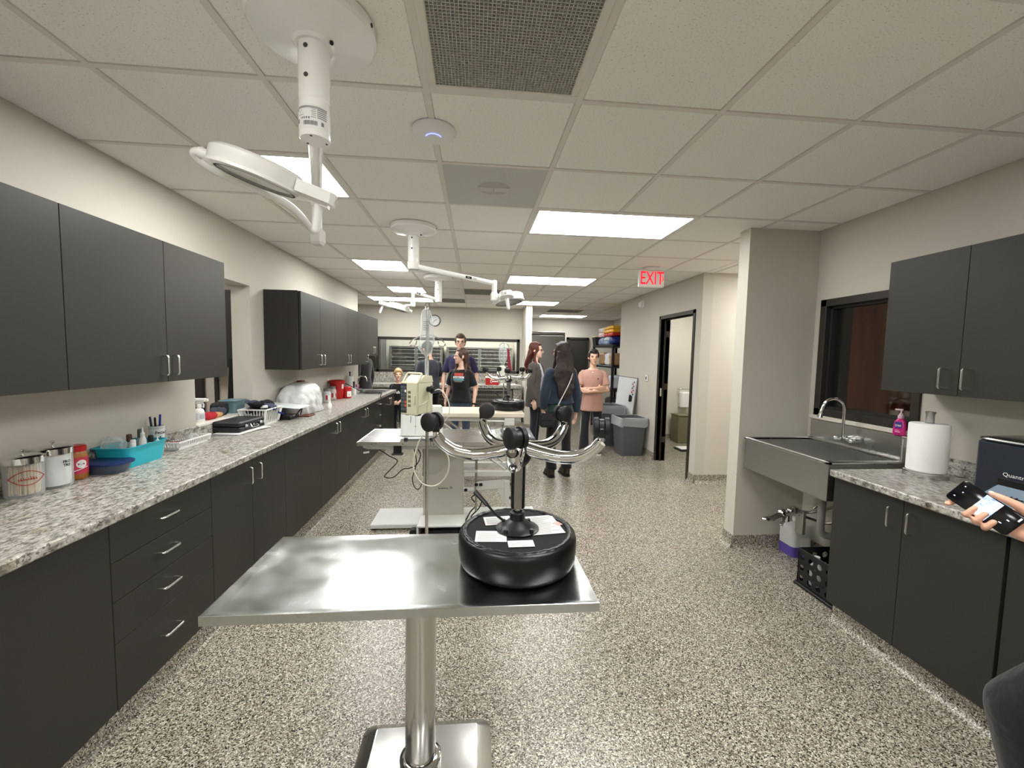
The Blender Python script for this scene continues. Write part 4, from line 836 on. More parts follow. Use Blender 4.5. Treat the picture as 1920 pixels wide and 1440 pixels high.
def soap(x,y,z,label,s=1,yaw=0):
    t=thing('soap_dispenser',label,'soap bottle',(x,y,z),yaw); m=MB(); M=Matrix.Translation((x,y,z))@Matrix.Rotation(yaw,4,'Z')@Matrix.Scale(s,4); PINK=mat('pink soap',srgb(236,44,150),.18,trans=.25,coat=.5)
    m.M=M; m.loft([[(px,py,zz) for px,py in rrect(-a,a,-b,b,.012)] for a,b,zz in((.030,.018,0),(.033,.021,.005),(.031,.020,.05),(.028,.018,.085),(.020,.014,.10),(.013,.012,.108))]); m.build('bottle_body',PINK,t)
    m=MB(); m.M=M; m.lathe([(.013,.106),(.016,.108),(.016,.124),(.010,.130),(.010,.138),(.004,.139),(.004,.158),(0,.158)],14); m.box(-.030,.010,-.006,.006,.156,.166,.003); m.build('pump',mat('pale pink pump',srgb(240,206,222),.35),t)
    m=MB(); m.M=M; m.box(-.022,.012,-.0215,-.0195,.045,.085,.001); m.build('bottle_label',mat('violet label',srgb(70,60,150),.4),t)
    mm=MB(); text(mm,'Dial',.017,M@frame((-.005,-.022,.062),(1,0,0),(0,0,1)),.0006,.0006); mm.build('lettering',PAPER,t)
    mm=MB(); mm.M=M; mm.box(-.018,.006,-.0213,-.0205,.020,.023); mm.box(-.018,.0,-.0213,-.0205,.030,.0325); mm.build('small_print',PAPER,t)
soap(-1.955,6.98,CT+.005,'pink hand soap pump bottle by the far counter sink',.95,R(40))
t=thing('power_cord','black power cord running over the worktop to the drawers','cord',(-1.7,5.9,CT))
m=MB(); m.tube(spline([(-1.975,5.75,1.145),(-1.93,5.80,1.15),(-1.84,6.02,1.10),(-1.74,6.15,1.02),(-1.60,6.25,CT+.03),(-1.45,6.47,CT+.012),(-1.375,6.10,CT+.008),(-1.352,6.06,.86),(-1.345,6.04,.70),(-1.35,6.06,.50),(-1.352,6.05,.35),(-1.36,6.03,.24)],8),.0055,7); m.build('cord_cable',BLACKR,t); m=MB(); m.box(-1.984,-1.955,5.735,5.765,1.13,1.16,.004); m.build('plug',BLACKR,t)
# ------------------------------------------------------------------ things on the pass-through sill
z=OZ0+.008
t=thing('spray_bottle','white trigger spray bottle on the pass-through sill','spray bottle',(-2.05,3.20,z)); x,y=-2.052,3.235
m=MB(); m.lathe([(0,0),(.032,0),(.034,.005),(.034,.075),(.026,.094),(.014,.102),(.013,.114)],20,(x,y,z)); m.build('bottle_body',WHITEP,t)
m=MB(); m.lathe([(.017,.110),(.017,.13),(.012,.135)],14,(x,y,z)); m.box(x-.06,x+.055,y-.014,y+.014,z+.150,z+.178,.008).box(x-.016,x+.016,y-.013,y+.013,z+.132,z+.155,.004).box(x+.05,x+.065,y-.01,y+.01,z+.155,z+.175,.003); m.build('spray_head',WHITEP,t)
m=MB(); m.tube([(x+.022,y,z+.15),(x+.034,y,z+.13),(x+.03,y,z+.108)],.006,6); m.build('trigger',WHITEP,t)
m=MB(); m.lathe([(.0345,.02),(.0345,.07)],20,(x,y,z)); m.build('bottle_label',mat('pale label',srgb(214,216,226),.5),t)
m=MB(); a=R(-30); M=frame((x+.035*math.cos(a),y+.035*math.sin(a),z+.055),(-math.sin(a),math.cos(a),0),(0,0,1)); m.M=M
for q in range(4): m.box(-.016,.016,-.002-q*.008,.0-q*.008,0,.001)
m.build('label_lines',GREYINK,t)
t=thing('red_tub','red plastic tub with a clear lid behind the spray bottle','tub',(-2.10,3.20,z)); m=MB(); tray(m,-2.145,-2.095,3.13,3.20,z,z+.07,.004,.003,.012); m.build('tub_body',mat('sharps red plastic',srgb(178,28,30),.4),t); MB().box(-2.147,-2.093,3.128,3.202,z+.07,z+.10,.006).build('tub_lid',FROST,t)
for q,(x0,x1,y0,y1,z1,c,lab) in enumerate([(-2.16,-2.02,3.29,3.42,.05,srgb(176,30,44),'red folded bandana lying on the sill'),(-2.14,-2.03,3.42,3.52,.04,srgb(196,150,96),'tan leather pouch on the sill beside the red bandana'),(-2.165,-2.06,3.52,3.64,.105,srgb(34,34,38),'black folded strap bundle on the sill'),(-2.13,-2.04,3.46,3.57,.075,srgb(64,70,82),'slate-grey cloth roll lying on the sill')]):
    m=MB(); m.box(x0,x1,y0,y1,z,z+z1,.02); g=remesh(m,.006,2); g.v=[tuple(Vector(p)+noise.noise_vector(Vector(p)*22+Vector((q,0,0)))*.009) for p in g.v]; g.v=[(p[0],p[1],max(p[2],z+.0005)) for p in g.v]
    o=g.build('folded_cloth' if q!=1 else 'leather_pouch',mat('sill item %d'%q,c,.85,var=.12,scale=40,bump=.3),None,60,origin=((x0+x1)/2,(y0+y1)/2,z)); tag(o,lab,'cloth' if q!=1 else 'pouch')
t=thing('teal_tub','blue-grey lidded tub at the far end of the sill','tub',(-2.10,3.74,z)); m=MB(); tray(m,-2.165,-2.03,3.66,3.83,z,z+.10,.012,.004,.02); m.build('tub_body',mat('blue grey plastic',srgb(104,132,140),.45),t); MB().box(-2.17,-2.025,3.655,3.835,z+.10,z+.112,.004).build('tub_lid',mat('blue grey plastic',srgb(104,132,140),.45),t)
t=thing('black_monitor','dark tall panel standing in the room beyond the sill','panel',(-2.3,4.1,0)); m=MB(); m.add([(-2.52,4.30,.0),(-2.40,4.30,.0),(-2.40,4.30,1.47),(-2.43,4.30,1.47),(-2.52,4.33,.0),(-2.40,4.33,.0),(-2.40,4.33,1.47),(-2.43,4.33,1.47)],[(0,1,2,3),(7,6,5,4),(0,4,5,1),(1,5,6,2),(2,6,7,3),(3,7,4,0)]); m.build('panel_sheet',BLACKP,t); MB().box(-2.54,-2.38,4.24,4.39,0,.03,.005).build('panel_foot',BLACKP,t)

# ------------------------------------------------------------------ things on the right
soap(2.695,2.352,1.090,'pink hand soap pump bottle on the scrub sink back',1.0,R(-62))
x,y=2.535,2.055
t=thing('paper_towel_holder','white paper towel roll on a round steel holder beside the sink','paper towels',(x,y,CT))
m=MB(); m.lathe([(0,0),(.094,0),(.096,.004),(.096,.024),(.090,.028),(0,.028)],36,(x,y,CT)); m.build('holder_base',STEEL,t)
m=MB(); m.lathe([(.02,.030),(.080,.030),(.085,.036),(.086,.29),(.082,.298),(.022,.300)],36,(x,y,CT)); m.build('towel_roll',mat('towel paper',srgb(238,238,236),.95,bump=.2,scale=120),t)
m=MB(); m.lathe([(.018,.02),(.018,.350),(.022,.356),(.022,.365),(0,.366)],20,(x,y,CT)); m.build('holder_rod',STEELB,t)
# ultrasonic cleaner
t=thing('ultrasonic_cleaner','blue-black ultrasonic cleaner with grey sloping control panel','cleaner',(2.5,1.42,CT))
BLUEB=mat('blue-black enamel',srgb(30,36,46),.45); GREYB=mat('slate panel',srgb(122,140,156),.4)
ux0,ux1,uy0,uy1,uz=2.27,2.62,1.16,1.645,CT+.300
m=MB(); m.box(ux0,ux1,uy0,uy1,CT+.01,uz,.012); m.build('cleaner_body',BLUEB,t)
m=MB(); m.loft([[(px,py,z) for px,py in rrect(ux0-d,ux1+d,uy0-d,uy1+d,.05)] for d,z in((.004,uz),(.008,uz+.004),(.004,uz+.010),(-.02,uz+.016),(-.06,uz+.018))]); m.build('tank_lid',STEEL,t)
m=MB(); m.tube(fillet([(2.40,1.33,uz+.016),(2.40,1.33,uz+.04),(2.40,1.47,uz+.04),(2.40,1.47,uz+.016)],.012),.008,8); m.build('lid_handle',BLACKP,t)
m=MB(); m.box(ux0-.005,ux0+.005,uy0+.02,uy1-.09,CT+.06,CT+.145,.002); m.build('control_face',BLACKP,t)
m=MB(); A=[(ux0-.002,CT+.112),(ux0-.115,CT+.055),(ux0-.115,CT+.018),(ux0-.002,CT+.018)]
m.loft([[(a,yy,b) for a,b in A] for yy in(uy0+.01,uy1-.10)]); m.build('panel_housing',BLUEB,t)
m=MB(); m.loft([[(ux0-.003,yy,CT+.116),(ux0-.121,yy,CT+.0565),(ux0-.121,yy,CT+.050),(ux0-.003,yy,CT+.110)] for yy in(uy0+.01,uy1-.095)]); m.build('sloping_panel',GREYB,t)
m=MB(); nrm=Vector((-.45,0,.89)).normalized(); c=Vector((ux0-.06,1.30,CT+.088)); m.cyl(c,c+nrm*.02,.020,.017,16); m.build('timer_knob',mat('light blue knob',srgb(150,176,196),.4),t)
m=MB(); M=frame((ux0-.0055,uy1-.155,CT+.165),(0,-1,0),(0,0,1)); text(m,'Quantrex',.024,M,.0006); m.build('lettering',PAPER,t)
m=MB(); M=frame((ux0-.062,1.45,CT+.0875),(0,-1,0),(.9,0,.45)); scribble(m,.07,.016,M@Matrix.Translation((0,0,.001)),4,5); m.build('panel_print',INK,t)
for yy in(uy0+.05,uy1-.05):
    for xx in(ux0+.04,ux1-.04): MB().cyl((xx,yy,CT),(xx,yy,CT+.012),.014,n=10).build('foot',BLACKR,t)
# jug of purple fluid
x,y=2.58,2.99
t=thing('fluid_jug','clear square jug with purple liquid on the floor under the sink','jug',(x,y,0))
m=MB(); m.loft([[(px,py,z) for px,py in rrect(x-d,x+d,y-d,y+d,.03)] for d,z in((.075,0),(.082,.01),(.082,.19),(.06,.235),(.028,.255),(.022,.262),(.022,.275))]); m.build('jug_body',FROST,t)
m=MB(); m.loft([[(px,py,z) for px,py in rrect(x-d,x+d,y-d,y+d,.03)] for d,z in((.0835,.004),(.0838,.085))],False,False); m.build('liquid_level',mat('purple detergent',srgb(92,74,158),.3),t)
m=MB(); m.lathe([(.026,.268),(.026,.295),(0,.296)],16,(x,y,0)); m.build('jug_cap',WHITEP,t)
MB().box(x-.02,x+.06,y-.0845,y-.0835,.09,.16).build('jug_label',PAPER,t)
# black crate
t=thing('plastic_crate','black perforated plastic crate on the floor tucked against the cabinet','crate',(2.4,2.45,0))
cx0,cx1,cy0,cy1,ch=2.245,2.56,2.215,2.565,.262
MB().box(cx0-.012,cx1+.012,cy0-.012,cy1+.012,0,.022,.004).build('crate_base',BLACKP,t)
m=MB(); m.box(cx0,cx1,cy0,cy0+.006,ch-.02,ch,.002).box(cx0,cx1,cy1-.006,cy1,ch-.02,ch,.002).box(cx0,cx0+.006,cy0,cy1,ch-.02,ch,.002).box(cx1-.006,cx1,cy0,cy1,ch-.02,ch,.002); m.build('crate_rim',BLACKP,t)
def holed(m,o,ux,uy,w,h,nx,ny,r,th):
    """panel with round holes: cells of a square ring around an octagon"""
    o=Vector(o);ux=Vector(ux);uy=Vector(uy);nz=ux.cross(uy)
    for i in range(nx):
        for j in range(ny):
            c=(w*(i+.5)/nx,h*(j+.5)/ny); hw,hh=w/nx/2,h/ny/2; out=[];inn=[]
            for k in range(12):
                a=2*PI*(k+.5)/12; s=min(hw/abs(math.cos(a)) if abs(math.cos(a))>1e-6 else 9,hh/abs(math.sin(a)) if abs(math.sin(a))>1e-6 else 9)
                out.append((c[0]+s*math.cos(a),c[1]+s*math.sin(a))); inn.append((c[0]+r*math.cos(a),c[1]+r*math.sin(a)))
            P=lambda q,d:o+ux*q[0]+uy*q[1]+nz*d
            vs=[P(q,0) for q in out]+[P(q,0) for q in inn]+[P(q,th) for q in out]+[P(q,th) for q in inn]; F=[]
            for k in range(12):
                l=(k+1)%12; F+= [(k,l,12+l,12+k),(24+k,36+k,36+l,24+l),(12+k,12+l,36+l,36+k)]
            m.add(vs,F)
for nm,o_,ux,uy,w,nx in(('crate_side',(cx0+.003,cy0,.022),(0,1,0),(0,0,1),cy1-cy0,5),('crate_side',(cx1-.003,cy0,.022),(0,1,0),(0,0,1),cy1-cy0,5),('crate_end',(cx0,cy1-.003,.022),(1,0,0),(0,0,1),cx1-cx0,4),('crate_end',(cx0,cy0+.003,.022),(1,0,0),(0,0,1),cx1-cx0,4)):
    m=MB(); holed(m,o_,ux,uy,w,ch-.04,nx,3,.02,.003); m.build(nm,BLACKP,t)
for k,(x,y,lab) in enumerate([(2.33,2.50,'white bottle standing in the black crate near its front'),(2.43,2.46,'white bottle at the back of the black crate'),(2.36,2.37,'frosted bottle lying low in the black crate')]):
    t=thing('cleaner_bottle',lab,'bottle',(x,y,.024)); m=MB(); m.lathe([(0,0),(.036,0),(.038,.01),(.038,.13),(.016,.16),(.014,.18)],16,(x,y,.024)); m.build('bottle_body',WHITEP if k<2 else FROST,t); m=MB(); m.lathe([(.018,.175),(.018,.20),(0,.201)],12,(x,y,.024)); m.build('bottle_cap',WHITEP,t)

# ------------------------------------------------------------------ front exam table
TZ0=.83
t=thing('exam_table','stainless pedestal exam table in the foreground','exam table',(-.18,1.40,0))
x0,x1,y0,y1=-.737,.373,1.128,1.618
def marine_top(m,x0,x1,y0,y1,z,th,w,d):
    """sheet top with a raised outer edge whose inner face slopes down to the working surface"""
    def rg(a,zz): return [(x0+a,y0+a,zz),(x1-a,y0+a,zz),(x1-a,y1-a,zz),(x0+a,y1-a,zz)]
    m.loft([rg(.004,z-th),rg(0,z-th+.002),rg(0,z-.001),rg(.0015,z),rg(.004,z),rg(w,z-d)])
m=MB(); marine_top(m,x0,x1,y0,y1,TZ0,.030,.036,.009); m.build('table_top',mat_steel('smudged stainless top',(.52,.545,.54,1),.22,.07,9),t,20)
m=MB(); m.box(-.34,-.02,1.24,1.56,TZ0-.055,TZ0-.030,.004); m.build('top_bracket',STEELB,t)
px,py=-.183,1.43
m=MB(); m.cyl((px,py,.05),(px,py,TZ0-.05),.0545,n=40); m.build('pedestal',mat('polished steel tube',(.58,.58,.56,1),.16,1),t)
m=MB(); m.lathe([(.056,.045),(.075,.05),(.075,.075),(.062,.085),(.056,.085)],32,(px,py,0)); m.build('pedestal_collar',CHROME,t)
m=MB(); bx,by=-.175,1.385
def rr_(d,z,r=.045): return [(a,b,z) for a,b in rrect(bx-.255+d,bx+.255-d,by-.25+d,by+.25-d,r)]
m.loft([rr_(0,0),rr_(0,.012),rr_(.012,.022),rr_(.052,.046,.01),rr_(.056,.048,.008)]); m.build('base_plate',STEEL,t,25)

# ------------------------------------------------------------------ upturned stool
def stool(name,label,loc,rz,lever=True,papers=True):
    """an adjustable stool lying seat-down: seat cushion at the bottom, five-arm caster base on top"""
    t=thing(name,label,'stool',loc,rz); M=WORLD[t.name]; T=lambda *p: M@Vector(p)
    m=MB(); m.M=M; R_=.205
    m.lathe([(0,.0),(.165,.0),(.186,.003),(.198,.011),(.2045,.026),(.207,.055),(.2075,.092),(.204,.107),(.197,.114),(.190,.117)],56); m.build('seat_cushion',VINYL,t,60)
    m=MB(); m.M=M; rg=[]
    for r_,z in((.197,.108),(.193,.1175),(.184,.1195),(.176,.1155),(.174,.110)):
        rg.append([((r_+.0006*math.sin(a*23)+.0005*math.sin(a*41))*math.cos(a),(r_+.0006*math.sin(a*23)+.0005*math.sin(a*41))*math.sin(a),z+(.0008*math.sin(a*37+1)+.0009*math.sin(a*9)) ) for a in [2*PI*k/160 for k in range(160)]])
    m.loft(rg,False,False); m.build('vinyl_hem',VINYL,t,70)
    m=MB(); m.M=M; m.lathe([(0,.1135),(.176,.1125)],48); m.build('seat_underside',FABRICB,t)
    m=MB(); m.M=M; m.lathe([(.0,.117),(.076,.117),(.076,.1205),(.060,.123),(.046,.136),(.034,.147),(.027,.151),(.027,.176),(.023,.180),(.016,.181)],36); m.build('mounting_plate',BLACKP,t)
    for k in range(4):
        a=R(45+90*k); mm=MB(); mm.M=M; mm.lathe([(0,.012),(.006,.012),(.008,.004),(.008,0)],10,(.064*math.cos(a),.064*math.sin(a),.120)); mm.build('bolt',BLACKP,t)
    m=MB(); m.M=M; m.cyl((0,0,.175),(0,0,.21),.0125,n=20); m.build('gas_piston',CHROME,t)
    m=MB(); m.M=M; m.cyl((0,0,.195),(0,0,.385),.0255,.0262,n=28); m.build('gas_cylinder',mat('dark chrome',(.34,.34,.35,1),.08,1),t)
    m=MB(); m.M=M; m.lathe([(.0265,.345),(.034,.352),(.044,.370),(.046,.405),(.042,.425),(.030,.432),(0,.433)],28); m.build('hub',BLACKP,t)
    if lever:
        m=MB(); m.M=M; m.tube([(-.03,.005,.128),(-.075,.05,.148),(-.115,.085,.185)],.0045,8); m.build('height_lever',BLACKP,t)
        m=MB(); m.M=M; m.tube([(-.105,.076,.174),(-.15,.115,.212)],[.008,.010],8); m.build('lever_grip',BLACKP,t)
    if papers:
        for k,(cx,cy,w,h,a) in enumerate([(-.095,-.055,.105,.082,-.06),(-.065,.075,.10,.075,.1),(.095,.03,.12,.16,.13),(.0,-.118,.085,.045,.02)]):
            q=MB(); q.M=M@Matrix.Translation((cx,cy,.1142+.0006*k))@Matrix.Rotation(a,4,'Z'); q.box(-w/2,w/2,-h/2,h/2,0,.0006); o=q.build('care_label',PAPER,t)
            q=MB(); q.M=M@Matrix.Translation((cx,cy,.1142+.0006*k))@Matrix.Rotation(a,4,'Z'); n=int(h/.0065)
            rr=random.Random(k)
            for i in range(n-2):
                yy=-h/2+.008+i*.0065; q.box(-w/2+.007,w/2-.007-rr.random()*w*.35,yy,yy+.0014,.0007,.0009)
            q.build('printed_lines',GREYINK,o)
        q=MB(); q.M=M@Matrix.Translation((.152,.035,.116))@Matrix.Rotation(.5,4,'Z'); q.box(-.012,.012,-.015,.015,0,.0006); q.build('red_sticker',mat('pale red sticker',srgb(232,176,166),.7),t)
    for k in range(5):
        a=R(-100+72*k)-rz
        e=Vector((math.cos(a),math.sin(a),0)); u=Vector((0,0,1)); s=e.cross(u)
        P=lambda r_,z: e*r_+u*z
        arm=spline([P(.03,.405),P(.09,.395),P(.16,.390),(P(.22,.402)),P(.262,.43),P(.283,.455)],5)
        m=MB(); m.M=M; n=len(arm); m.tube(arm,[.0255-.007*i/(n-1) for i in range(n)],14,flat=1.0,up=(0,0,1)); ao=m.build('base_arm',CHROME,t,70)
        c=P(.285,.458)
        m=MB(); m.M=M; m.cyl(c,c+u*.012,.011,n=14); m.build('caster_stem',CHROME,ao)
        sw=R(35+70*k); e2=Matrix.Rotation(sw,3,'Z')@e; s2=Matrix.Rotation(sw,3,'Z')@s; w=c+e2*.018+u*.043
        hd=MB(); hd.M=M; hd.cyl(w-s2*.0075,w+s2*.0075,.026,n=18); hd.box(*(lambda q:(q.x-.011,q.x+.011,q.y-.011,q.y+.011,q.z,q.z+.032))(c+u*.010),.003); hd.build('caster_body',BLACKP,ao)
        for sg in(-1,1):
            q=MB(); q.M=M; a0=w+s2*sg*.0105; q.cyl(a0,a0+s2*sg*.013,.031,.031,n=28); q.cyl(a0+s2*sg*.013,a0+s2*sg*.017,.031,.025,n=28); q.build('caster_wheel',BLACKR,ao)
    return t
stool('upturned_stool','black round stool turned seat-down on the foreground exam table, chrome caster legs up',(.155,1.405,TZ0-.008),0)

# ------------------------------------------------------------------ surgery table in the middle
SZ1=.83
t=thing('surgery_table','pale grey surgery lift table with split stainless top in mid room','surgery table',(-.26,3.72,0))
sx0,sx1,sy0,sy1=-.945,.52,3.35,3.94
m=MB(); marine_top(m,sx0,-.36,sy0,sy1,SZ1,.032,.012,.003); m.build('top_leaf',STEEL,t,20)
m=MB(); marine_top(m,-.356,sx1,sy0,sy1,SZ1,.032,.012,.003); m.build('top_leaf',STEEL,t,20)
for k in range(6):
    xx=sx0+.12+k*.245; MB().cyl((xx,sy0-.0015,SZ1-.018),(xx,sy0+.002,SZ1-.018),.004,n=8).build('edge_screw',INK,t)
MB().box(-.88,.44,3.42,3.47,SZ1-.075,SZ1-.033,.004).box(-.88,.44,3.82,3.87,SZ1-.075,SZ1-.033,.004).build('tilt_rail',PUTTYL,t)
m=MB(); m.cyl((-.88,3.43,SZ1-.055),(-.915,3.43,SZ1-.06),.020,.005,12); m.cyl((-.86,3.41,SZ1-.095),(-.905,3.40,SZ1-.10),.008,n=10); m.build('rail_knob',WHITEP,t)
MB().box(-.66,-.60,3.38,3.42,SZ1-.11,SZ1-.035,.004).box(-.675,-.585,3.375,3.425,SZ1-.115,SZ1-.103,.003).build('clamp',BLACKP,t)
cx0,cx1,cy0,cy1=-.445,-.092,3.60,3.86
MB().box(cx0,cx1,cy0,cy1,.10,.52,.008).build('lower_column',PUTTY,t)
MB().box(cx0+.008,cx1-.008,cy0+.008,cy1-.008,.50,SZ1-.075,.006).build('upper_column',PUTTY,t)
m=MB(); P=[(cx0,cy0-.004,.485),(cx0+.11,cy0-.004,.485),(cx1-.0,cy0-.004,.685),(cx1,cy0-.004,SZ1-.08),(cx0,cy0-.004,SZ1-.08)]
m.add(P+[(a,b+.006,c) for a,b,c in P],[(0,1,2,3,4),(9,8,7,6,5)]+[(i,5+i,5+(i+1)%5,(i+1)%5) for i in range(5)]); m.build('shroud_panel',mat('putty shroud',srgb(176,174,162),.42),t)
MB().box(cx0-.012,cx0+.001,cy0+.05,cy0+.17,.46,SZ1-.09,.004).build('side_cover',BLACKP,t)
M=frame((-.27,cy0-.0005,.365),(1,0,0),(0,0,1)); m=MB(); scribble(m,.085,.018,M@Matrix.Translation((0,0,.0003)),7,2); m.build('lettering',mat('blue grey print',srgb(70,78,110),.6),t)
MB().box(-.215,-.19,cy0-.0015,cy0,.355,.377).build('maker_plate',mat('grey plate',srgb(140,140,140),.4),t)
m=MB(); m.box(-.90,.585,3.57,3.96,.012,.052,.006); m.build('base_plate',PUTTYL,t)
for q,(xx,yy) in enumerate([(-.86,3.60),(-.86,3.93),(.545,3.60),(.545,3.93)]): MB().cyl((xx,yy,0),(xx,yy,.014),.02,n=12).build('foot',BLACKR,t)
m=MB(); m.box(-.47,-.07,3.36,3.60,.105,.122,.004); m.build('pedal_guard',PUTTYL,t); m=MB(); m.box(-.47,-.455,3.36,3.60,.0,.105).box(-.085,-.07,3.36,3.60,.0,.105); m.build('guard_side',PUTTYL,t)
m=MB(); m.box(-.42,-.12,3.40,3.52,.005,.06,.008); m.build('foot_pedal',BLACKP,t); m=MB(); m.cyl((-.50,3.38,.05),(-.50,3.44,.05),.032,n=18); m.build('pedal_roller',BLACKR,t)
# instrument-tray arm
m=MB(); m.cyl((.02,3.55,.17),(.02,3.55,.80),.011,n=12); m.build('tray_post',mat('dull post',(.4,.38,.33,1),.3,1),t)
MB().box(-.095,.03,3.53,3.60,.52,.545,.004).build('post_clamp',PUTTYL,t); MB().box(-.03,.05,3.53,3.60,.74,.76,.004).build('post_clamp',PUTTYL,t); MB().cyl((-.09,3.56,.36),(.0,3.56,.36),.02,n=12).build('post_clamp',PUTTYL,t)
m=MB(); m.M=frame((.02,3.55,.395),(.97,-.2,.14),(0,0,1)); m.box(0,.26,-.035,.035,-.02,.02,.004); m.build('tray_arm',PUTTYL,t)
m=MB(); m.add([(.20,3.50,.40),(.29,3.48,.44),(.30,3.48,.28),(.265,3.49,.26),(.20,3.53,.40),(.29,3.51,.44),(.30,3.51,.28),(.265,3.52,.26)],[(0,1,2,3),(7,6,5,4),(0,4,5,1),(1,5,6,2),(2,6,7,3),(3,7,4,0)]); m.build('arm_gusset',PUTTYL,t)
m=MB(); m.box(.26,.31,3.47,3.52,.26,.46,.004); m.build('arm_end',PUTTYL,t)
for p in((-.07,3.52,.37),(.02,3.51,.42),(.06,3.51,.42),(.325,3.47,.435),(.32,3.47,.315)): MB().lathe([(0,-.012),(.014,-.010),(.016,.0),(.012,.012),(0,.013)],8,p).build('clamp_knob',BLACKP,t)
t=thing('table_cable','black cable looping under the surgery table to its column','cable',(-.6,3.6,0))
m=MB(); m.tube(spline([(-.80,3.50,.735),(-.72,3.50,.68),(-.66,3.55,.62),(-.74,3.62,.52),(-.78,3.60,.47),(-.70,3.58,.47),(-.62,3.58,.54),(-.56,3.58,.55),(-.50,3.60,.58),(-.47,3.60,.66),(-.49,3.58,.72)],7),.0045,6); m.tube(spline([(-.52,3.55,.74),(-.50,3.56,.60),(-.535,3.57,.46),(-.51,3.58,.37),(-.475,3.58,.37),(-.452,3.60,.42)],7),.0045,6); m.build('cable_loop',BLACKR,t)
t=thing('pedal_cable','black cable coiled on the base plate of the surgery table','cable',(.05,3.6,.06))
m=MB(); m.tube(spline([(-.08,3.45,.10),(-.03,3.55,.16),(.02,3.62,.20),(-.02,3.66,.25),(.02,3.65,.28),(.07,3.62,.25),(.05,3.6,.18),(-.02,3.55,.12),(.02,3.50,.10),(.10,3.52,.14),(.16,3.58,.12),(.22,3.6,.07)],7),.006,6); m.build('cable_loop',BLACKR,t)
# white upright equipment case on the surgery table
t=thing('equipment_case','pale grey upright equipment case with slots on the surgery table','equipment case',(-.455,3.45,SZ1))
PW=mat('pale case plastic',srgb(214,216,212),.42)
m=MB(); m.M=Matrix.Translation((-.45,3.49,SZ1+.012))@Matrix.Rotation(R(-10),4,'X'); m.box(-.17,.175,-.045,.045,0,.275,.018); m.build('case_shell',PW,t)
m=MB(); m.M=Matrix.Translation((-.45,3.49,SZ1+.012))@Matrix.Rotation(R(-10),4,'X'); m.box(-.176,.18,-.052,.05,.006,.022,.006); m.build('case_plinth',mat('case plinth grey',srgb(188,190,186),.45),t)
m=MB(); m.M=Matrix.Translation((-.45,3.49,SZ1+.012))@Matrix.Rotation(R(-10),4,'X'); m.box(-.087,-.083,-.0465,-.044,.12,.175).box(-.045,-.0435,-.0462,-.044,.025,.255).box(-.05,-.038,-.047,-.044,.088,.093).box(-.15,-.12,-.0462,-.044,.235,.245); m.build('case_slot',INK,t)
for xx in(-.57,-.36): MB().box(xx-.016,xx+.016,3.425,3.455,SZ1+.0005,SZ1+.016,.003).build('case_foot',BLACKP,t)
# keypad panel at the head end
t=thing('instrument_tray','black-framed tray with rows of small steel instruments on the surgery table','instrument tray',(.40,3.62,SZ1))
M=Matrix.Translation((.36,3.60,SZ1+.002))@Matrix.Rotation(.04,4,'Z')@Matrix.Rotation(R(6),4,'X')
m=MB(); m.M=M; m.box(-.12,.16,-.16,.16,0,.026,.010); m.build('tray_frame',BLACKP,t)
m=MB(); m.M=M; m.box(-.095,.125,-.135,.135,.026,.029); m.build('tray_bed',mat('tray grey',srgb(92,92,94),.5),t)
rr=random.Random(9)
for r_ in range(3):
    for k in range(12):
        xx=-.085+k*.0178; h=.02+.012*rr.random(); q=MB(); q.M=M; q.box(xx-.005,xx+.005,-.12+r_*.085,-.12+r_*.085+.055+h,.029,.034,.002); q.build('instrument',WHITEP if (k+r_)%3 else STEEL,t)
m=MB(); m.M=Matrix.Translation((.12,3.80,SZ1+.0005)); m.box(-.07,.07,-.09,.09,0,.002); o=m.build('paper_pad',PAPER,None,origin=(.12,3.80,SZ1)); tag(o,'white paper pad lying on the surgery table near the instrument tray','paper')

# ------------------------------------------------------------------ IV stand with pump
IX,IY=-.345,3.0
t=thing('iv_stand','chrome IV stand with twin hooks in front of the surgery table','iv stand',(IX,IY,0))
m=MB(); m.cyl((IX,IY,.12),(IX,IY,1.88),.0115,n=14); m.build('stand_pole',mat('satin pole',(.62,.61,.57,1),.22,1),t)
m=MB(); m.cyl((IX,IY,.11),(IX,IY,.17),.028,.022,16); m.build('stand_hub',BLACKP,t)
for k in range(5):
    a=R(54+72*k); e=Vector((math.cos(a),math.sin(a),0)); m=MB(); m.tube([Vector((IX,IY,.135))+e*.02,Vector((IX,IY,.10))+e*.23],.012,8); lo=m.build('stand_leg',STEELB,t)
    c=Vector((IX,IY,.0))+e*.235; q=MB(); q.cyl(c+Vector((0,0,.10)),c+Vector((0,0,.05)),.008,n=8); q.cyl(c+Vector((-.008,0,.027)),c+Vector((.008,0,.027)),.027,n=18); q.build('stand_caster',BLACKR,lo)
for s in(-1,1):
    m=MB(); m.tube(spline([(IX,IY,1.685),(IX+s*.045,IY,1.675),(IX+s*.10,IY,1.65),(IX+s*.125,IY,1.622),(IX+s*.11,IY,1.602),(IX+s*.085,IY,1.61),(IX+s*.075,IY,1.64)],5),.004,8); m.build('bag_hook',CHROME,t)
m=MB(); m.tube([(IX+.015*math.cos(a),IY-.012,1.885+.028*math.sin(a)) for a in [R(q*20) for q in range(19)]],.004,6,cap=False); m.build('top_ring',CHROME,t)
t=thing('iv_bag','half-empty clear IV bag hanging at the top of the stand','iv bag',(IX,IY-.03,1.55))
BAG=film('iv bag film',(.86,.90,.90,1),.17,.08)
m=MB(); rg=[]
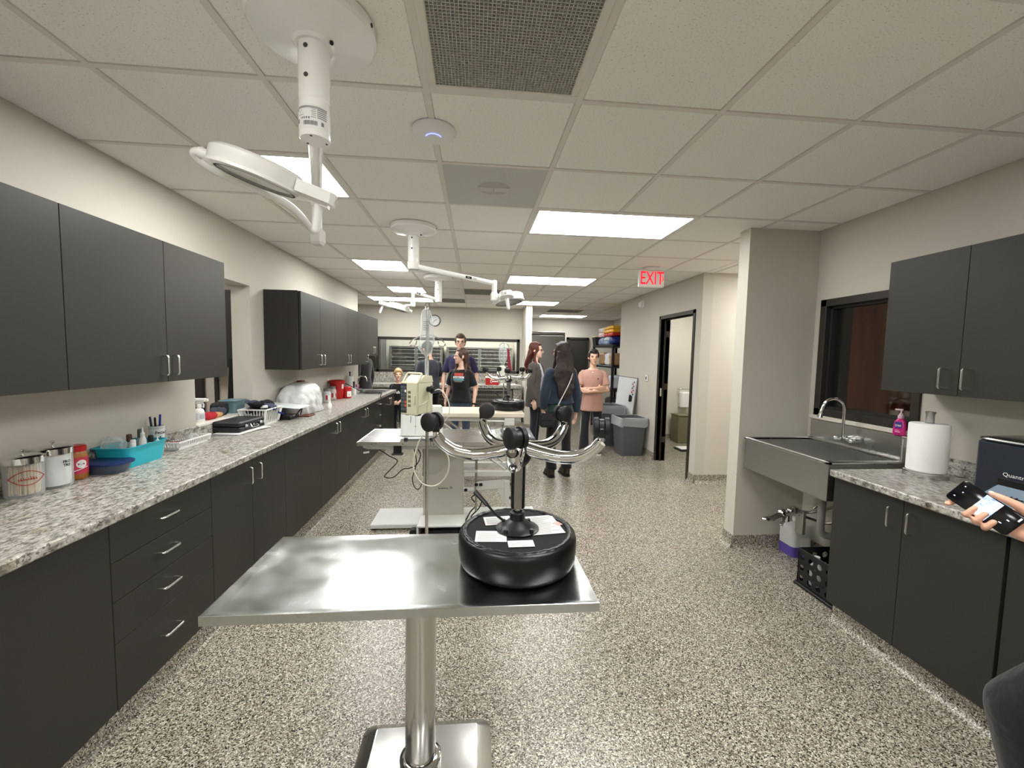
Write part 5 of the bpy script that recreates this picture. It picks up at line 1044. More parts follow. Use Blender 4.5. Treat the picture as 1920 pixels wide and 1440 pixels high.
for z,w,d in((1.865,.012,.006),(1.845,.03,.008),(1.80,.040,.014),(1.72,.045,.022),(1.64,.052,.030),(1.59,.052,.032),(1.555,.035,.022),(1.538,.016,.012),(1.53,.010,.010)):
    rg.append([(IX-.003+w*math.cos(a)*(1+.16*math.sin(3*a+z*70)),IY-.050+d*math.sin(a)*(1+.35*math.sin(4*a+z*55)),z) for a in [2*PI*k/22 for k in range(22)]])
m.loft(rg); m.build('bag_film',BAG,t,80)
m=MB(); m.M=frame((IX-.003,IY-.073,1.74),(1,0,0),(0,0,1)); 
for k in range(5): m.box(-.020,.020-.006*(k%2),.03-k*.014,.034-k*.014,0,.0008)
m.build('bag_print',GREYINK,t)
m=MB(); m.cyl((IX-.005,IY-.05,1.53),(IX-.005,IY-.05,1.50),.006,n=8); m.cyl((IX,IY-.045,1.50),(IX,IY-.045,1.36),.013,.012,12); m.build('drip_chamber',CLEARP,t)
m=MB(); m.cyl((IX-.003,IY-.048,1.36),(IX-.003,IY-.048,1.30),.014,.012,12); m.build('blue_clamp',mat('dark blue clamp',srgb(40,44,96),.4),t)
t=thing('infusion_pump','beige infusion pump with dark keypad and carry handle clamped to the IV stand','infusion pump',(-.43,2.93,1.12))
PB=mat('pump beige',srgb(206,203,176),.45); PBD=mat('pump keypad',srgb(50,54,62),.35)
M=Matrix.Translation((-.405,2.94,1.128))@Matrix.Rotation(R(-30),4,'Z')@Matrix.Scale(.90,4)
# local: front face looks along -y
m=MB(); m.M=M; m.box(-.075,.075,-.095,.10,0,.245,.008); m.build('pump_body',PB,t)
m=MB(); m.M=M; m.box(-.08,.08,-.108,-.094,-.004,.25,.006); m.build('pump_door',PB,t)
m=MB(); m.M=M; m.box(-.076,-.020,-.1105,-.107,.012,.238,.002); m.build('keypad',PBD,t)
rr=random.Random(4)
for i in range(3):
    for j in range(7):
        q=MB(); q.M=M; q.box(-.072+i*.0175,-.058+i*.0175,-.1125,-.110,.03+j*.028,.05+j*.028,.001); q.build('key',mat('orange key',srgb(206,96,48),.5) if (i==2 and j in(1,2)) else (WHITEP if (i,j)==(2,5) else mat('grey key',srgb(88,92,98),.5)),t)
m=MB(); m.M=M
for j in range(4): m.box(-.008,.018,-.1092,-.1075,.060+j*.034,.080+j*.034)
m.build('door_symbols',mat('olive grey print',srgb(110,108,92),.6),t)
m=MB(); m.M=M; m.box(.045,.062,-.116,-.106,.08,.15,.004); m.build('door_latch',PB,t)
m=MB(); m.M=M; m.tube(fillet([(-.070,-.09,.245),(-.070,-.035,.315),(.070,-.035,.315),(.070,-.09,.245)],.018),.0085,10); m.build('carry_handle',PB,t)
m=MB(); m.M=M; m.add([(-.075,-.09,.245),(.075,-.09,.245),(.075,.10,.245),(-.075,.10,.245),(-.070,.0,.30),(.070,.0,.30),(.070,.09,.295),(-.070,.09,.295)],[(0,1,5,4),(1,2,6,5),(2,3,7,6),(3,0,4,7),(4,5,6,7),(3,2,1,0)]); m.build('handle_housing',PB,t)
m=MB(); m.M=M; m.cyl((-.078,-.03,.31),(-.055,-.03,.312),.014,n=12); m.build('handle_pivot',BLACKP,t)
m=MB(); m.M=M; m.box(-.06,-.03,-.08,-.03,-.012,.002,.003).box(.03,.06,-.08,-.03,-.012,.002,.003); m.build('pump_foot',BLACKR,t)
m=MB(); m.M=M; m.cyl((.075,.03,.19),(.105,.03,.19),.022,n=14); m.ell((.115,.03,.19),(.014,.03,.034)); m.build('clamp_screw',BLACKP,t)
t=thing('iv_tubing','coiled pale IV tubing hanging from the infusion pump','tubing',(IX,IY,.8))
TB=mat('iv tubing',srgb(214,212,198),.3)
m=MB(); m.tube(spline([(IX-.002,IY-.05,1.30),(IX+.015,IY-.06,1.23),(-.36,2.86,1.20),(-.40,2.84,1.19)],6),.0035,6); m.build('drip_line',TB,t)
m=MB(); m.tube(spline([(IX+.005,IY-.055,1.29),(IX+.035,IY-.07,1.20),(IX+.05,IY-.08,1.05),(IX+.10,IY-.08,.93),(IX+.16,IY-.07,.80),(IX+.15,IY-.06,.68),(IX+.07,IY-.06,.60),(IX-.03,IY-.06,.62),(IX-.09,IY-.06,.74),(IX-.06,IY-.05,.90),(IX-.02,IY-.05,.97)],7),.0048,7); m.build('long_coil',TB,t)
m=MB(); m.tube(spline([(IX+.055,IY-.06,1.29),(IX+.10,IY-.07,1.295),(IX+.15,IY-.07,1.23),(IX+.165,IY-.07,1.15),(IX+.14,IY-.07,1.08),(IX+.08,IY-.06,1.06)],7),.004,7); m.build('upper_loop',TB,t)
m=MB(); m.tube(spline([(IX+.03,IY-.05,1.10),(IX+.085,IY-.06,1.02),(IX+.13,IY-.07,.93)],6),.012,8); m.build('padded_sleeve',mat('cream sleeve',srgb(224,222,206),.6),t)

# ------------------------------------------------------------------ rear scissor-lift table and its stool
t=thing('lift_table','wood-topped scissor lift table behind the surgery table','lift table',(.02,5.1,0))
BZ=.865; lx0,lx1,ly0,ly1=-.56,.59,4.80,5.36
m=MB(); m.box(lx0,lx1,ly0,ly1,BZ-.055,BZ,.008); m.build('table_top',mat_wood('pale maple laminate',srgb(220,210,190),srgb(232,224,206),.35,(.25,2,1),8),t)
m=MB(); m.box(lx0+.05,lx1-.05,ly0+.05,ly0+.09,BZ-.105,BZ-.055,.003).box(lx0+.05,lx1-.05,ly1-.09,ly1-.05,BZ-.105,BZ-.055,.003); m.build('upper_rail',PUTTYL,t)
for yy in(ly0+.10,ly1-.10):
    for s in(-1,1):
        m=MB(); m.tube([(-.03+s*.40,yy,BZ-.10),(-.03-s*.40,yy,.16)],.022,6,flat=.6); m.build('scissor_leg',PUTTYL,t)
    m=MB(); m.cyl((-.03,yy-.03,.46),(-.03,yy+.03,.46),.02,n=12); m.build('pivot',STEELB,t)
m=MB(); m.box(lx0+.05,lx1-.05,ly0+.04,ly0+.12,.09,.15,.004).box(lx0+.05,lx1-.05,ly1-.12,ly1-.04,.09,.15,.004).box(lx0+.05,lx0+.12,ly0+.04,ly1-.04,.09,.15,.004).box(lx1-.12,lx1-.05,ly0+.04,ly1-.04,.09,.15,.004); m.build('base_frame',PUTTYL,t)
for xx in(lx0+.09,lx1-.09):
    for yy in(ly0+.08,ly1-.08):
        m=MB(); m.cyl((xx,yy,.09),(xx,yy,.07),.015,n=10); m.cyl((xx-.012,yy,.04),(xx+.012,yy,.04),.04,n=18); m.build('caster',mat('grey caster',srgb(120,120,116),.5),t)
MB().box(.35,.47,ly0-.012,ly0+.05,BZ-.15,BZ-.06,.006).build('motor_box',PUTTYL,t)
m=MB(); m.tube([(.05,ly0+.02,BZ-.10),(.42,ly0+.02,BZ-.10)],.018,8); m.build('actuator',STEELB,t)
stool('upturned_stool','second black stool turned seat-down on the wood-topped lift table',(.42,5.14,BZ),R(20),papers=True)

# ------------------------------------------------------------------ ceiling-mounted surgical lamps
def surgical_lamp(label,hx,hy,pipe_z,arm_end,elbow_z,yoke,hc,hn,hd,sticker=False,hr=.15,pr=.0465):
    """hx,hy mount; arm_end (x,y,z); elbow_z lower end of the drop; yoke path; hc head centre, hn its downward normal, hd direction of the handle wing"""
    t=thing('surgical_lamp',label,'surgical lamp',(hx,hy,CEIL),group='ceiling surgical lamps')
    m=MB(); m.lathe([(.180,-.001),(.188,-.004),(.188,-.030),(.180,-.040),(.09,-.058),(.062,-.068),(.056,-.078),(.0,-.078)],48,(hx,hy,CEIL)); fl=m.build('ceiling_flange',WHITEE,t)
    m=MB(); m.cyl((hx+.187*math.cos(R(-10)),hy+.187*math.sin(R(-10)),CEIL-.018),(hx+.190*math.cos(R(-10)),hy+.190*math.sin(R(-10)),CEIL-.018),.006,n=8); m.cyl((hx+.06,hy-.02,CEIL-.068),(hx+.062,hy-.022,CEIL-.074),.006,n=8); m.build('flange_screw',INK,fl)
    zm=pipe_z+.115
    m=MB(); m.cyl((hx,hy,CEIL-.076),(hx,hy,zm),pr,n=36); up=m.build('upper_pipe',WHITEE,t)
    m=MB(); m.lathe([(pr,0),(pr*.985,-.002),(pr*.985,-.004),(pr,-.006),(pr,pipe_z-zm+.004),(pr*.94,pipe_z-zm),(0,pipe_z-zm)],36,(hx,hy,zm)); lo=m.build('lower_pipe',WHITEE,t)
    for a,z in((-100,CEIL-.10),(-100,CEIL-.185)):
        q=MB(); e=Vector((math.cos(R(a)),math.sin(R(a)),0)); c=Vector((hx,hy,z)); q.cyl(c+e*(pr-.001),c+e*(pr+.0015),.007,n=12); q.build('set_screw',VDARK,up)
    for k in range(3):
        a=R(30+120*k); q=MB(); q.cyl((hx+.034*math.cos(a),hy+.034*math.sin(a),pipe_z-.001),(hx+.034*math.cos(a),hy+.034*math.sin(a),pipe_z+.002),.004,n=8); q.build('cap_screw',VDARK,lo)
    if sticker:
        def P(a,z): return (hx+(pr+.0008)*math.cos(R(a)),hy+(pr+.0008)*math.sin(R(a)),z)
        zc=pipe_z+.02; q=MB(); n=24
        q.loft([[P(-150+130*k/n,z) for k in range(n+1)] for z in(zc,zc+.068)],False,False,False); st=q.build('rating_label',PAPER,lo)
        q=MB()
        def bar(a0,a1,z0,z1,e=.0006):
            k=max(2,int(abs(a1-a0)/6)); q.loft([[(hx+(pr+.0008+e)*math.cos(R(a0+(a1-a0)*i/k)),hy+(pr+.0008+e)*math.sin(R(a0+(a1-a0)*i/k)),z) for i in range(k+1)] for z in(z0,z1)],False,False,False)
        rr=random.Random(2)
        for r_ in range(2): bar(-140,-24,zc+.060-r_*.0035,zc+.062-r_*.0035)
        a=-112
        while a<-62:
            w=rr.choice((.7,1.2,2.0)); bar(a,a+w,zc+.006,zc+.019); a+=w+rr.choice((.8,1.2))
        for r_ in range(5): bar(-84+rr.random()*4,-66,zc+.052-r_*.0058,zc+.0535-r_*.0058); bar(-62,-26,zc+.052-r_*.0058,zc+.0545-r_*.0058)
        for k in range(4): bar(-120+k*9,-115+k*9,zc+.024,zc+.030)
        bar(-146,-141,zc+.05,zc+.058); bar(-134,-112,zc+.036,zc+.0375)
        for (a0,z0),(a1,z1) in zip([(-136,.040),(-131,.048),(-126,.042),(-121,.050),(-114,.041)][:-1],[(-131,.048),(-126,.042),(-121,.050),(-114,.041)]):
            q.loft([[P(a0,zc+z0),P(a1,zc+z1)],[P(a0,zc+z0+.002),P(a1,zc+z1+.002)]],False,False,False)
        bar(-143,-133,zc+.014,zc+.026); bar(-48,-38,zc+.008,zc+.020)
        q.build('label_print',GREYINK,st)
    ae=Vector(arm_end); a0=Vector((hx,hy,pipe_z+.028)); d=(ae-a0).normalized()
    m=MB(); m.tube([a0+d*(pr-.01),ae],[.023,.020],16,up=(0,0,1)); ar=m.build('swing_arm',WHITEE,t)
    mid=a0.lerp(ae,.72); side=d.cross(Vector((0,0,1))).normalized()
    if side.y>0: side=-side
    M=frame(mid+side*.0225,d if d.cross(side).z<0 or True else -d,(0,0,1))
    if M.to_3x3().col[2].dot(side)<0: M=frame(mid+side*.0225,-d,(0,0,1))
    q=MB(); q.M=M; q.box(-.055,-.005,-.010,.010,0,.0008); q.build('arm_badge',INK,ar)
    q=MB(); text(q,'ML',.016,M@Matrix.Translation((-.03,0,.0008)),.0006); q.build('badge_lettering',PAPER,ar)
    q=MB(); text(q,'750',.020,M@Matrix.Translation((.022,0,0)),.0006); q.build('arm_lettering',INK,ar)
    m=MB(); m.cyl(ae+Vector((0,0,.022)),(ae.x,ae.y,elbow_z),.022,.022,20); m.cyl(ae+Vector((0,0,.022)),ae+Vector((0,0,.027)),.022,.014,20); m.build('drop_elbow',WHITEE,t)
    m=MB(); e=Vector((ae.x,ae.y,elbow_z)); m.box(e.x-.030,e.x+.030,e.y-.030,e.y+.030,e.z-.038,e.z+.038,.011); m.build('knuckle',WHITEE,t)
    m=MB(); m.tube(spline(yoke,6),.015,14); m.build('yoke',WHITEE,t)
    n=Vector(hn).normalized(); hd=Vector(hd); hd=(hd-n*n.dot(hd)).normalized(); M=frame(hc,hd,n.cross(hd)*-1)
    if M.to_3x3().col[2].dot(n)<0: M=frame(hc,hd,n.cross(hd))
    # local z = downward normal
    m=MB(); m.M=M; m.lathe([(.0,-.046),(hr*.6,-.044),(hr*.92,-.037),(hr,-.026),(hr,.012),(hr*.99,.016),(hr*1.025,.018),(hr*1.03,.027),(hr*.9,.029),(hr*.80,.029)],48); m.build('lamp_head',WHITEE,t)
    m=MB(); m.M=M; m.lathe([(0,.024),(hr*.80,.024),(hr*.80,.0285)],48); m.build('lens',mat('lamp lens grey',srgb(176,178,174),.12,trans=.2,ior=1.3,coat=.5),t)
    m=MB(); m.M=M; m.lathe([(hr*.80,.0292),(hr*.84,.0298),(hr*.84,.028)],48); m.build('lens_ring',VDARK,t)
    m=MB(); m.M=M
    P=[(hr*.90,-.065),(hr+.05,-.056),(hr+.115,-.036),(hr+.122,.036),(hr+.05,.056),(hr*.90,.065)]; m.prism([q for a_,b_ in zip(P,P[1:]+P[:1]) for q in (tuple(u*.8+v*.2 for u,v in zip(a_,b_)),tuple(u*.2+v*.8 for u,v in zip(a_,b_)))],-.020,.020); m.prism([(hr+.0,-.022),(hr+.10,-.016),(hr+.10,.016),(hr+.0,.022)],.018,.034); m.build('handle_wing',WHITEE,t)
    m=MB(); m.M=M; m.cyl((hr+.065,0,.030),(hr+.075,0,.125),.0165,.013,16); m.cyl((hr+.075,0,.122),(hr+.0755,0,.130),.0135,.010,16); m.build('grip_handle',mat('autoclavable grip',srgb(236,236,232),.35),t)
    m=MB(); m.M=M; m.box(hr+.1175,hr+.1235,-.008,.008,-.006,.008,.002); m.build('switch',VGREY,t)
    pv=-hd; m=MB(); c=Vector(hc)+pv*(hr-.01); m.cyl(c,c+pv*.05,.017,.019,16); m.build('pivot',WHITEE,t)
    return t
surgical_lamp('nearest surgical lamp, labelled pipe and head folded over the long counter',-.520,1.415,2.222,(-.742,2.03,2.245),2.085,
  [(-.742,2.03,2.085),(-.752,1.98,2.11),(-.775,1.84,2.150),(-.83,1.74,2.168),(-.92,1.66,2.190),(-.975,1.61,2.212),(-.985,1.575,2.232),(-.950,1.570,2.238)],
  (-.775,1.575,2.175),(-.30,.08,-1),(.93,.10,-.36),True)
surgical_lamp('second surgical lamp with arm stretched out towards the scrub sink side',-.515,3.48,2.235,(.150,3.50,2.150),2.035,
  [(.150,3.50,2.035),(.150,3.53,2.03),(.18,3.58,2.035),(.22,3.64,2.045),(.26,3.68,2.05)],
  (.275,3.585,2.030),(.18,-.12,-1),(-.15,-1,0),hr=.135)
surgical_lamp('farthest surgical lamp with arm and head swung towards the wall cabinets',-.503,5.60,2.235,(-.815,5.48,2.345),2.190,
  [(-.815,5.48,2.190),(-.84,5.46,2.17),(-.87,5.42,2.16),(-.90,5.38,2.155)],
  (-1.00,5.48,2.135),(-.25,-.05,-1),(-1,-.05,-.25),hr=.135)

# ------------------------------------------------------------------ back counter below the kennel window
t=thing('back_counter','granite-look counter below the kennel window','worktop',(-.5,8.88,.8))
m=MB(); m.box(-2.3,.985,8.56,9.196,.845,CT,.006); m.build('counter_slab',GRANITE,t); struct('trim_5',MB().box(-2.3,.985,9.17,9.198,CT+.0005,BZ0-.002,.003),GRANITE)
MB().box(.80,.985,8.60,9.19,.12,.845,.003).build('end_panel',GRANITE,t)
mb=MB().box(-2.3,1.03,8.52,9.19,0,.12); cove(mb,-2.3,8.52,1.03,8.52,0,-1,.11); struct('baseboard_back',mb,FLOOR)
WIRE=mat('wire gate steel',(.55,.54,.50,1),.35,1)
KDARK=mat('run interior',srgb(86,84,76),.8)
for q,(a,b,lab) in enumerate([(-.40,.79,'wire-front animal run under the back counter beside the granite end panel'),(-1.60,-.42,'wire-front animal run under the back counter behind the people')]):
    t=thing('animal_run',lab,'animal run',((a+b)/2,8.9,.12))
    MB().box(a,b,9.10,9.16,.125,.84).box(a,a+.02,8.62,9.10,.125,.84).box(b-.02,b,8.62,9.10,.125,.84).build('run_shell',KDARK,t)
    m=MB(); m.box(a+.02,b-.02,8.60,8.615,.125,.145).box(a+.02,b-.02,8.60,8.615,.80,.82).box(a+.02,a+.04,8.60,8.615,.125,.82).box(b-.04,b-.02,8.60,8.615,.125,.82).box(a+.02,b-.02,8.60,8.615,.60,.612).box(a+.02,b-.02,8.60,8.615,.70,.712); m.build('gate_frame',WIRE,t)
    m=MB(); n=int((b-a-.06)/.026)
    for k in range(n+1):
        x=a+.03+k*.026; m.box(x-.002,x+.002,8.604,8.609,.13,.815)
    for k in range(12): m.box(a+.03,b-.03,8.609,8.613,.18+k*.05,.183+k*.05)
    o=m.build('wire_mesh',WIRE,t); o['kind']='stuff'
t=thing('carton','red and white cardboard box on the back counter','box',(.33,8.72,CT)); MB().box(.22,.50,8.64,8.84,CT,CT+.145,.003).build('box_body',mat('carton red',srgb(176,34,34),.5),t); MB().box(.215,.505,8.635,8.845,CT+.145,CT+.172,.003).build('box_lid',PAPER,t)
m=MB(); m.M=frame((.36,8.6385,CT+.075),(1,0,0),(0,0,1)); m.tube([(.02*math.cos(a)-.02,.035*math.sin(a),0) for a in [R(50+q*26) for q in range(11)]],.010,6,flat=.3); m.box(-.01,.12,-.012,.012,-.001,.0005); m.build('white_logo',PAPER,t)
t=thing('steel_tray','white tray with steel instruments on the back counter','tray',(.70,8.72,CT)); MB().box(.54,.86,8.62,8.86,CT,CT+.022,.006).build('tray_body',WHITEP,t); m=MB(); m.tube([(.60,8.66,CT+.03),(.82,8.70,CT+.03)],.008,6); m.tube([(.62,8.74,CT+.03),(.80,8.68,CT+.034)],.007,6); m.build('instruments',STEEL,t)
t=thing('back_faucet','small dark steel faucet at the end of the back counter','faucet',(.90,9.05,CT)); m=MB(); m.cyl((.90,9.02,CT),(.90,9.02,CT+.05),.02,n=12); m.tube(spline([(.90,9.02,CT+.04),(.90,9.02,CT+.17),(.90,8.97,CT+.22),(.90,8.90,CT+.20),(.90,8.88,CT+.15)],5),.011,8); m.build('faucet_spout',mat('dark steel',(.25,.25,.25,1),.25,1),t); m=MB(); m.tube([(.90,9.02,CT+.06),(.94,9.0,CT+.11)],.007,6); m.build('faucet_lever',MATS['dark steel'],t)
# hanging clear bag and red bag on a stand by the rear stool
t=thing('drip_stand','slim drip stand with empty clear bag and red bag behind the lift table','iv stand',(.44,6.5,0)); dx,dy=.44,6.35
m=MB(); m.cyl((dx,dy,.03),(dx,dy,1.74),.009,n=10); m.build('stand_pole',STEELB,t); m=MB(); m.lathe([(0,0),(.20,0),(.20,.02),(.05,.04),(0,.04)],24,(dx,dy,0)); m.build('stand_base',STEELB,t)
m=MB(); m.tube(spline([(dx-.07,dy,1.66),(dx-.06,dy,1.71),(dx,dy,1.74),(dx+.06,dy,1.71),(dx+.07,dy,1.66)],5),.004,6); m.build('stand_hook',CHROME,t)
m=MB(); m.loft([[(dx-.02+w*math.cos(a)*(1+.12*math.sin(3*a)),dy-.04+d*math.sin(a),z) for a in [2*PI*k/18 for k in range(18)]] for z,w,d in((1.72,.02,.01),(1.66,.055,.02),(1.56,.065,.028),(1.48,.06,.025),(1.42,.03,.015),(1.38,.01,.01))]); m.build('clear_bag',BAG,t,80)
m=MB(); m.loft([[(dx-.03+w*math.cos(a),dy-.04+d*math.sin(a),z) for a in [2*PI*k/14 for k in range(14)]] for z,w,d in((1.39,.03,.02),(1.36,.06,.03),(1.18,.065,.03),(1.12,.05,.025))]); m.build('pressure_cuff',mat('pale cuff',srgb(196,198,184),.6),t,80)
m=MB(); m.add([(dx+.045,dy-.03,1.66),(dx+.07,dy-.03,1.64),(dx+.125,dy-.03,1.30),(dx+.06,dy-.03,1.33),(dx+.045,dy-.01,1.66),(dx+.07,dy-.01,1.64),(dx+.125,dy-.01,1.30),(dx+.06,dy-.01,1.33)],[(0,1,2,3),(7,6,5,4),(0,4,5,1),(1,5,6,2),(2,6,7,3),(3,7,4,0)]); m.build('red_bag',mat('dark red bag',srgb(120,24,36),.5),t)
# ------------------------------------------------------------------ kennel room behind the glass
KN=mat_steel('kennel steel',(.36,.36,.35,1),.36,.06,9)
def kennel(label,x0,x1,rows,cols):
    t=thing('kennel_bank',label,'kennel',((x0+x1)/2,10.9,0)); y0,y1=10.55,11.3; z1=1.73
    MB().box(x0,x1,y0+.03,y1,0.0,z1,.004).build('kennel_body',mat('kennel inside',srgb(70,70,68),.5,.6),t)
    for i in range(cols+1):
        x=x0+(x1-x0)*i/cols; MB().box(x-.022,x+.022,y0,y0+.03,.06,z1,.002).build('kennel_post',KN,t)
    w=(x1-x0)/cols
    for i in range(cols):
        for j in range(rows):
            za=.06+(z1-.06)*j/rows; zb=.06+(z1-.06)*(j+1)/rows; xa,xb=x0+w*i+.022,x0+w*(i+1)-.022
            m=MB(); m.box(xa,xb,y0+.004,y0+.018,za+.01,za+.04).box(xa,xb,y0+.004,y0+.018,zb-.04,zb-.01).box(xa,xa+.02,y0+.004,y0+.018,za+.01,zb-.01).box(xb-.02,xb,y0+.004,y0+.018,za+.01,zb-.01); g=m.build('kennel_gate',KN,t)
            n=5
            for k in range(n):
                z=za+.04+(zb-za-.08)*(k+.5)/n; MB().box(xa,xb,y0,y0+.006,z-.008,z+.008,.002).build('gate_bar',mat('bright bar',(.72,.72,.70,1),.25,1),g)
            MB().box(xa+.01,xa+.045,y0-.016,y0+.002,(za+zb)/2-.03,(za+zb)/2+.03,.004).build('latch',CHROME,g)
kennel('stainless kennel bank behind the glass nearest the wall cabinets',-2.14,-.86,3,2)
kennel('stainless kennel bank behind the glass beside the clock-side one',-.72,.92,3,2)
t=thing('dark_locker','dark grey tall locker behind the glass at the end of the window','locker',(-2.6,10.2,0)); MB().box(-3.1,-2.22,9.9,10.5,0,1.95,.006).build('locker_body',mat('locker grey',srgb(66,66,64),.5),t); MB().box(-3.09,-2.23,9.885,9.90,.02,1.93,.003).build('locker_door',mat('locker grey',srgb(66,66,64),.5),t); m=MB(); m.box(-2.30,-2.27,9.87,9.886,1.0,1.15,.004); m.build('locker_latch',CHROME,t)
t=thing('brown_chair','dark brown high-backed chair behind the window glass','chair',(-2.45,9.62,0)); LEA=mat('dark brown leather',srgb(44,28,20),.5)
m=MB(); m.loft([[(px,py,z) for px,py in rrect(-2.45-w,-2.45+w,9.56,9.66,.04)] for w,z in((.22,.5),(.25,1.0),(.21,1.45),(.18,1.50))]); m.build('backrest',LEA,t); m=MB(); m.box(-2.70,-2.20,9.40,9.66,.42,.50,.03); m.build('seat',LEA,t)
for xx in(-2.66,-2.24):
    for yy in(9.44,9.62): MB().cyl((xx,yy,0),(xx,yy,.43),.018,n=8).build('leg',BLACKP,t)
# ------------------------------------------------------------------ far corner: refrigerator, shelving, bins, board
t=thing('refrigerator','tall stainless refrigerator beyond the narrow partition','refrigerator',(1.75,10.7,0)); fx0,fx1,fy0,fy1,fz=1.22,2.27,10.30,11.1,2.17
FRS=mat_steel('refrigerator steel',(.34,.33,.31,1),.42,.03,4)
MB().box(fx0,fx1,fy0+.07,fy1,.02,fz,.006).build('fridge_body',mat('fridge grey',srgb(96,95,90),.5,.5),t); MB().box(fx0+.01,fx1-.03,fy0,fy0+.065,.12,fz-.09,.02).build('fridge_door',FRS,t); MB().box(fx0+.01,fx1-.01,fy0+.01,fy0+.07,fz-.08,fz-.005,.01).build('top_grille',FRS,t)
m=MB(); m.tube(fillet([(fx1-.09,fy0,1.45),(fx1-.09,fy0-.05,1.45),(fx1-.09,fy0-.05,.85),(fx1-.09,fy0,.85)],.02),.012,8); m.build('fridge_handle',NICKEL,t); MB().box(fx0+.02,fx1-.02,fy0+.06,fy1-.02,0,.03).build('fridge_plinth',BLACKP,t); MB().box(fx1-.03,fx1-.005,fy0-.005,fy0+.06,1.78,1.86,.004).build('hinge',NICKEL,t)
t=thing('shelving_unit','black plastic shelving unit against the far side wall','shelving',(2.88,8.4,0)); hx0,hx1,hy0,hy1=2.63,3.20,7.75,9.10
SHZ=[.10,.50,.92,1.38,1.80]
for z in SHZ: MB().box(hx0,hx1,hy0,hy1,z-.045,z,.006).build('shelf',BLACKP,t)
for xx in(hx0+.03,hx1-.03):
    for yy in(hy0+.03,hy1-.03): MB().cyl((xx,yy,0),(xx,yy,1.80),.028,n=12).build('post',BLACKP,t)
rr=random.Random(21)
def sack(name,lab,x0,x1,y0,y1,z,h,cols,cat='bag',soft=.014):
    t=thing(name,lab,cat,((x0+x1)/2,(y0+y1)/2,z)); n=len(cols)
    for k,c in enumerate(cols):
        za,zb=z+h*k/n,z+h*(k+1)/n; m=MB(); m.box(x0,x1,y0,y1,za+.0005,zb,.03 if n==1 else .012); g=remesh(m,.016,2)
        g.v=[tuple(Vector(p)+noise.noise_vector(Vector(p)*9)*soft) for p in g.v]; g.v=[(p[0],p[1],max(p[2],z+.001)) for p in g.v]
        g.build('bag_panel' if n>1 else 'bag_body',mat('pack %s %d'%(name,k)+lab[:8],c,.45,var=.18,scale=14),t,70)
    return t
sack('pet_food_bag','navy bag at the near end of the top shelf',2.65,3.0,7.79,8.03,1.80,.15,[srgb(24,40,110)]); sack('pet_food_bag','white and blue detergent pouch beside the navy bag',2.64,2.9,8.05,8.33,1.80,.155,[srgb(120,140,170),srgb(196,208,216)])
sack('pet_food_bag','white and brown patterned food bag further along the top shelf',2.64,2.9,8.36,8.72,1.80,.155,[srgb(206,180,166)]); sack('pet_food_bag','yellow and red food sack lying across the stacked bags',2.645,3.1,7.80,8.36,1.965,.20,[srgb(190,36,34),srgb(222,164,34),srgb(226,176,48)]); sack('pet_food_bag','pinkish printed food bag on top of the patterned one',2.645,2.9,8.39,8.73,1.965,.19,[srgb(226,190,190),srgb(214,206,200)])
t=thing('black_tote','black storage tote with pale lid at the far end of the top shelf','tote',(2.9,8.9,1.8)); m=MB(); tray(m,2.60,3.10,8.76,9.08,1.801,1.97,.02,.006,.03); m.build('tote_body',BLACKP,t); MB().box(2.59,3.11,8.75,9.09,1.97,1.995,.008).build('tote_lid',mat('tote lid',srgb(170,160,120),.5),t)
for k,(x0,x1,y0,y1,zi,h,c,lab) in enumerate([(2.66,3.0,7.79,8.05,3,.24,srgb(168,136,96),'brown cardboard box on the middle shelf'),(2.66,2.90,8.07,8.33,3,.25,srgb(206,208,214),'white crumpled supply bag on the middle shelf'),(2.66,3.0,7.79,8.05,2,.27,srgb(196,200,210),'pale blue-grey carton on the shelf below the cardboard box'),(2.66,2.86,8.36,8.7,3,.26,srgb(150,120,88),'tan paper sack further along the middle shelf'),(2.66,2.88,8.10,8.45,2,.16,srgb(228,228,226),'white cloth heap on the lower shelf'),(2.66,2.95,8.50,8.85,2,.2,srgb(60,60,62),'dark grey bag on the lower shelf'),(2.68,3.1,7.82,8.3,1,.22,srgb(44,44,46),'black case on the lowest open shelf')]):
    sack('supply_pack',lab,x0,x1,y0,y1,SHZ[zi],h,[c],'supplies')
def bin_(label,x,y,w,d,h,rz,full=False):
    t=thing('waste_bin',label,'waste bin',(x,y,0),rz,group='grey waste bins'); M=WORLD[t.name]; GB=mat('grey bin plastic',srgb(92,94,98),.55)
    m=MB(); m.M=M; m.loft([[(px,py,z) for px,py in rrect(-w/2*f,w/2*f,-d/2*f,d/2*f,.05)] for f,z in((.80,0),(.82,.01),(1.0,h),(.96,h),(.79,.02))]); m.build('bin_body',GB,t)
    m=MB(); m.M=M; m.loft([[(px,py,z) for px,py in rrect(-w/2*f,w/2*f,-d/2*f,d/2*f,.05)] for f,z in((1.0,h-.06),(1.045,h-.058),(1.05,h),(1.0,h+.004))],False,False); m.build('bin_rim',GB,t)
    m=MB(); m.M=M; rg=[]
    for f,z,wv in((1.07,h-.13,.010),(1.065,h-.05,.004),(1.06,h+.008,.002),(.99,h+.010,.002),(.93,h-.10,.01),(.86,h-.30,.02)):
        ring=rrect(-w/2*f,w/2*f,-d/2*f,d/2*f,.05,6); rg.append([(px*(1+wv*math.sin(k*2.1)),py*(1+wv*math.cos(k*1.7)),z+wv*1.5*math.sin(k*2.9)) for k,(px,py) in enumerate(ring)])
    m.loft(rg,False,False); m.build('bin_liner',film('clear liner',(.66,.69,.72,1),.45,.25) if 'clear liner' not in MATS else MATS['clear liner'],t,70)
bin_('grey waste bin with clear liner nearest the washroom door',2.47,6.33,.44,.40,.60,.05)
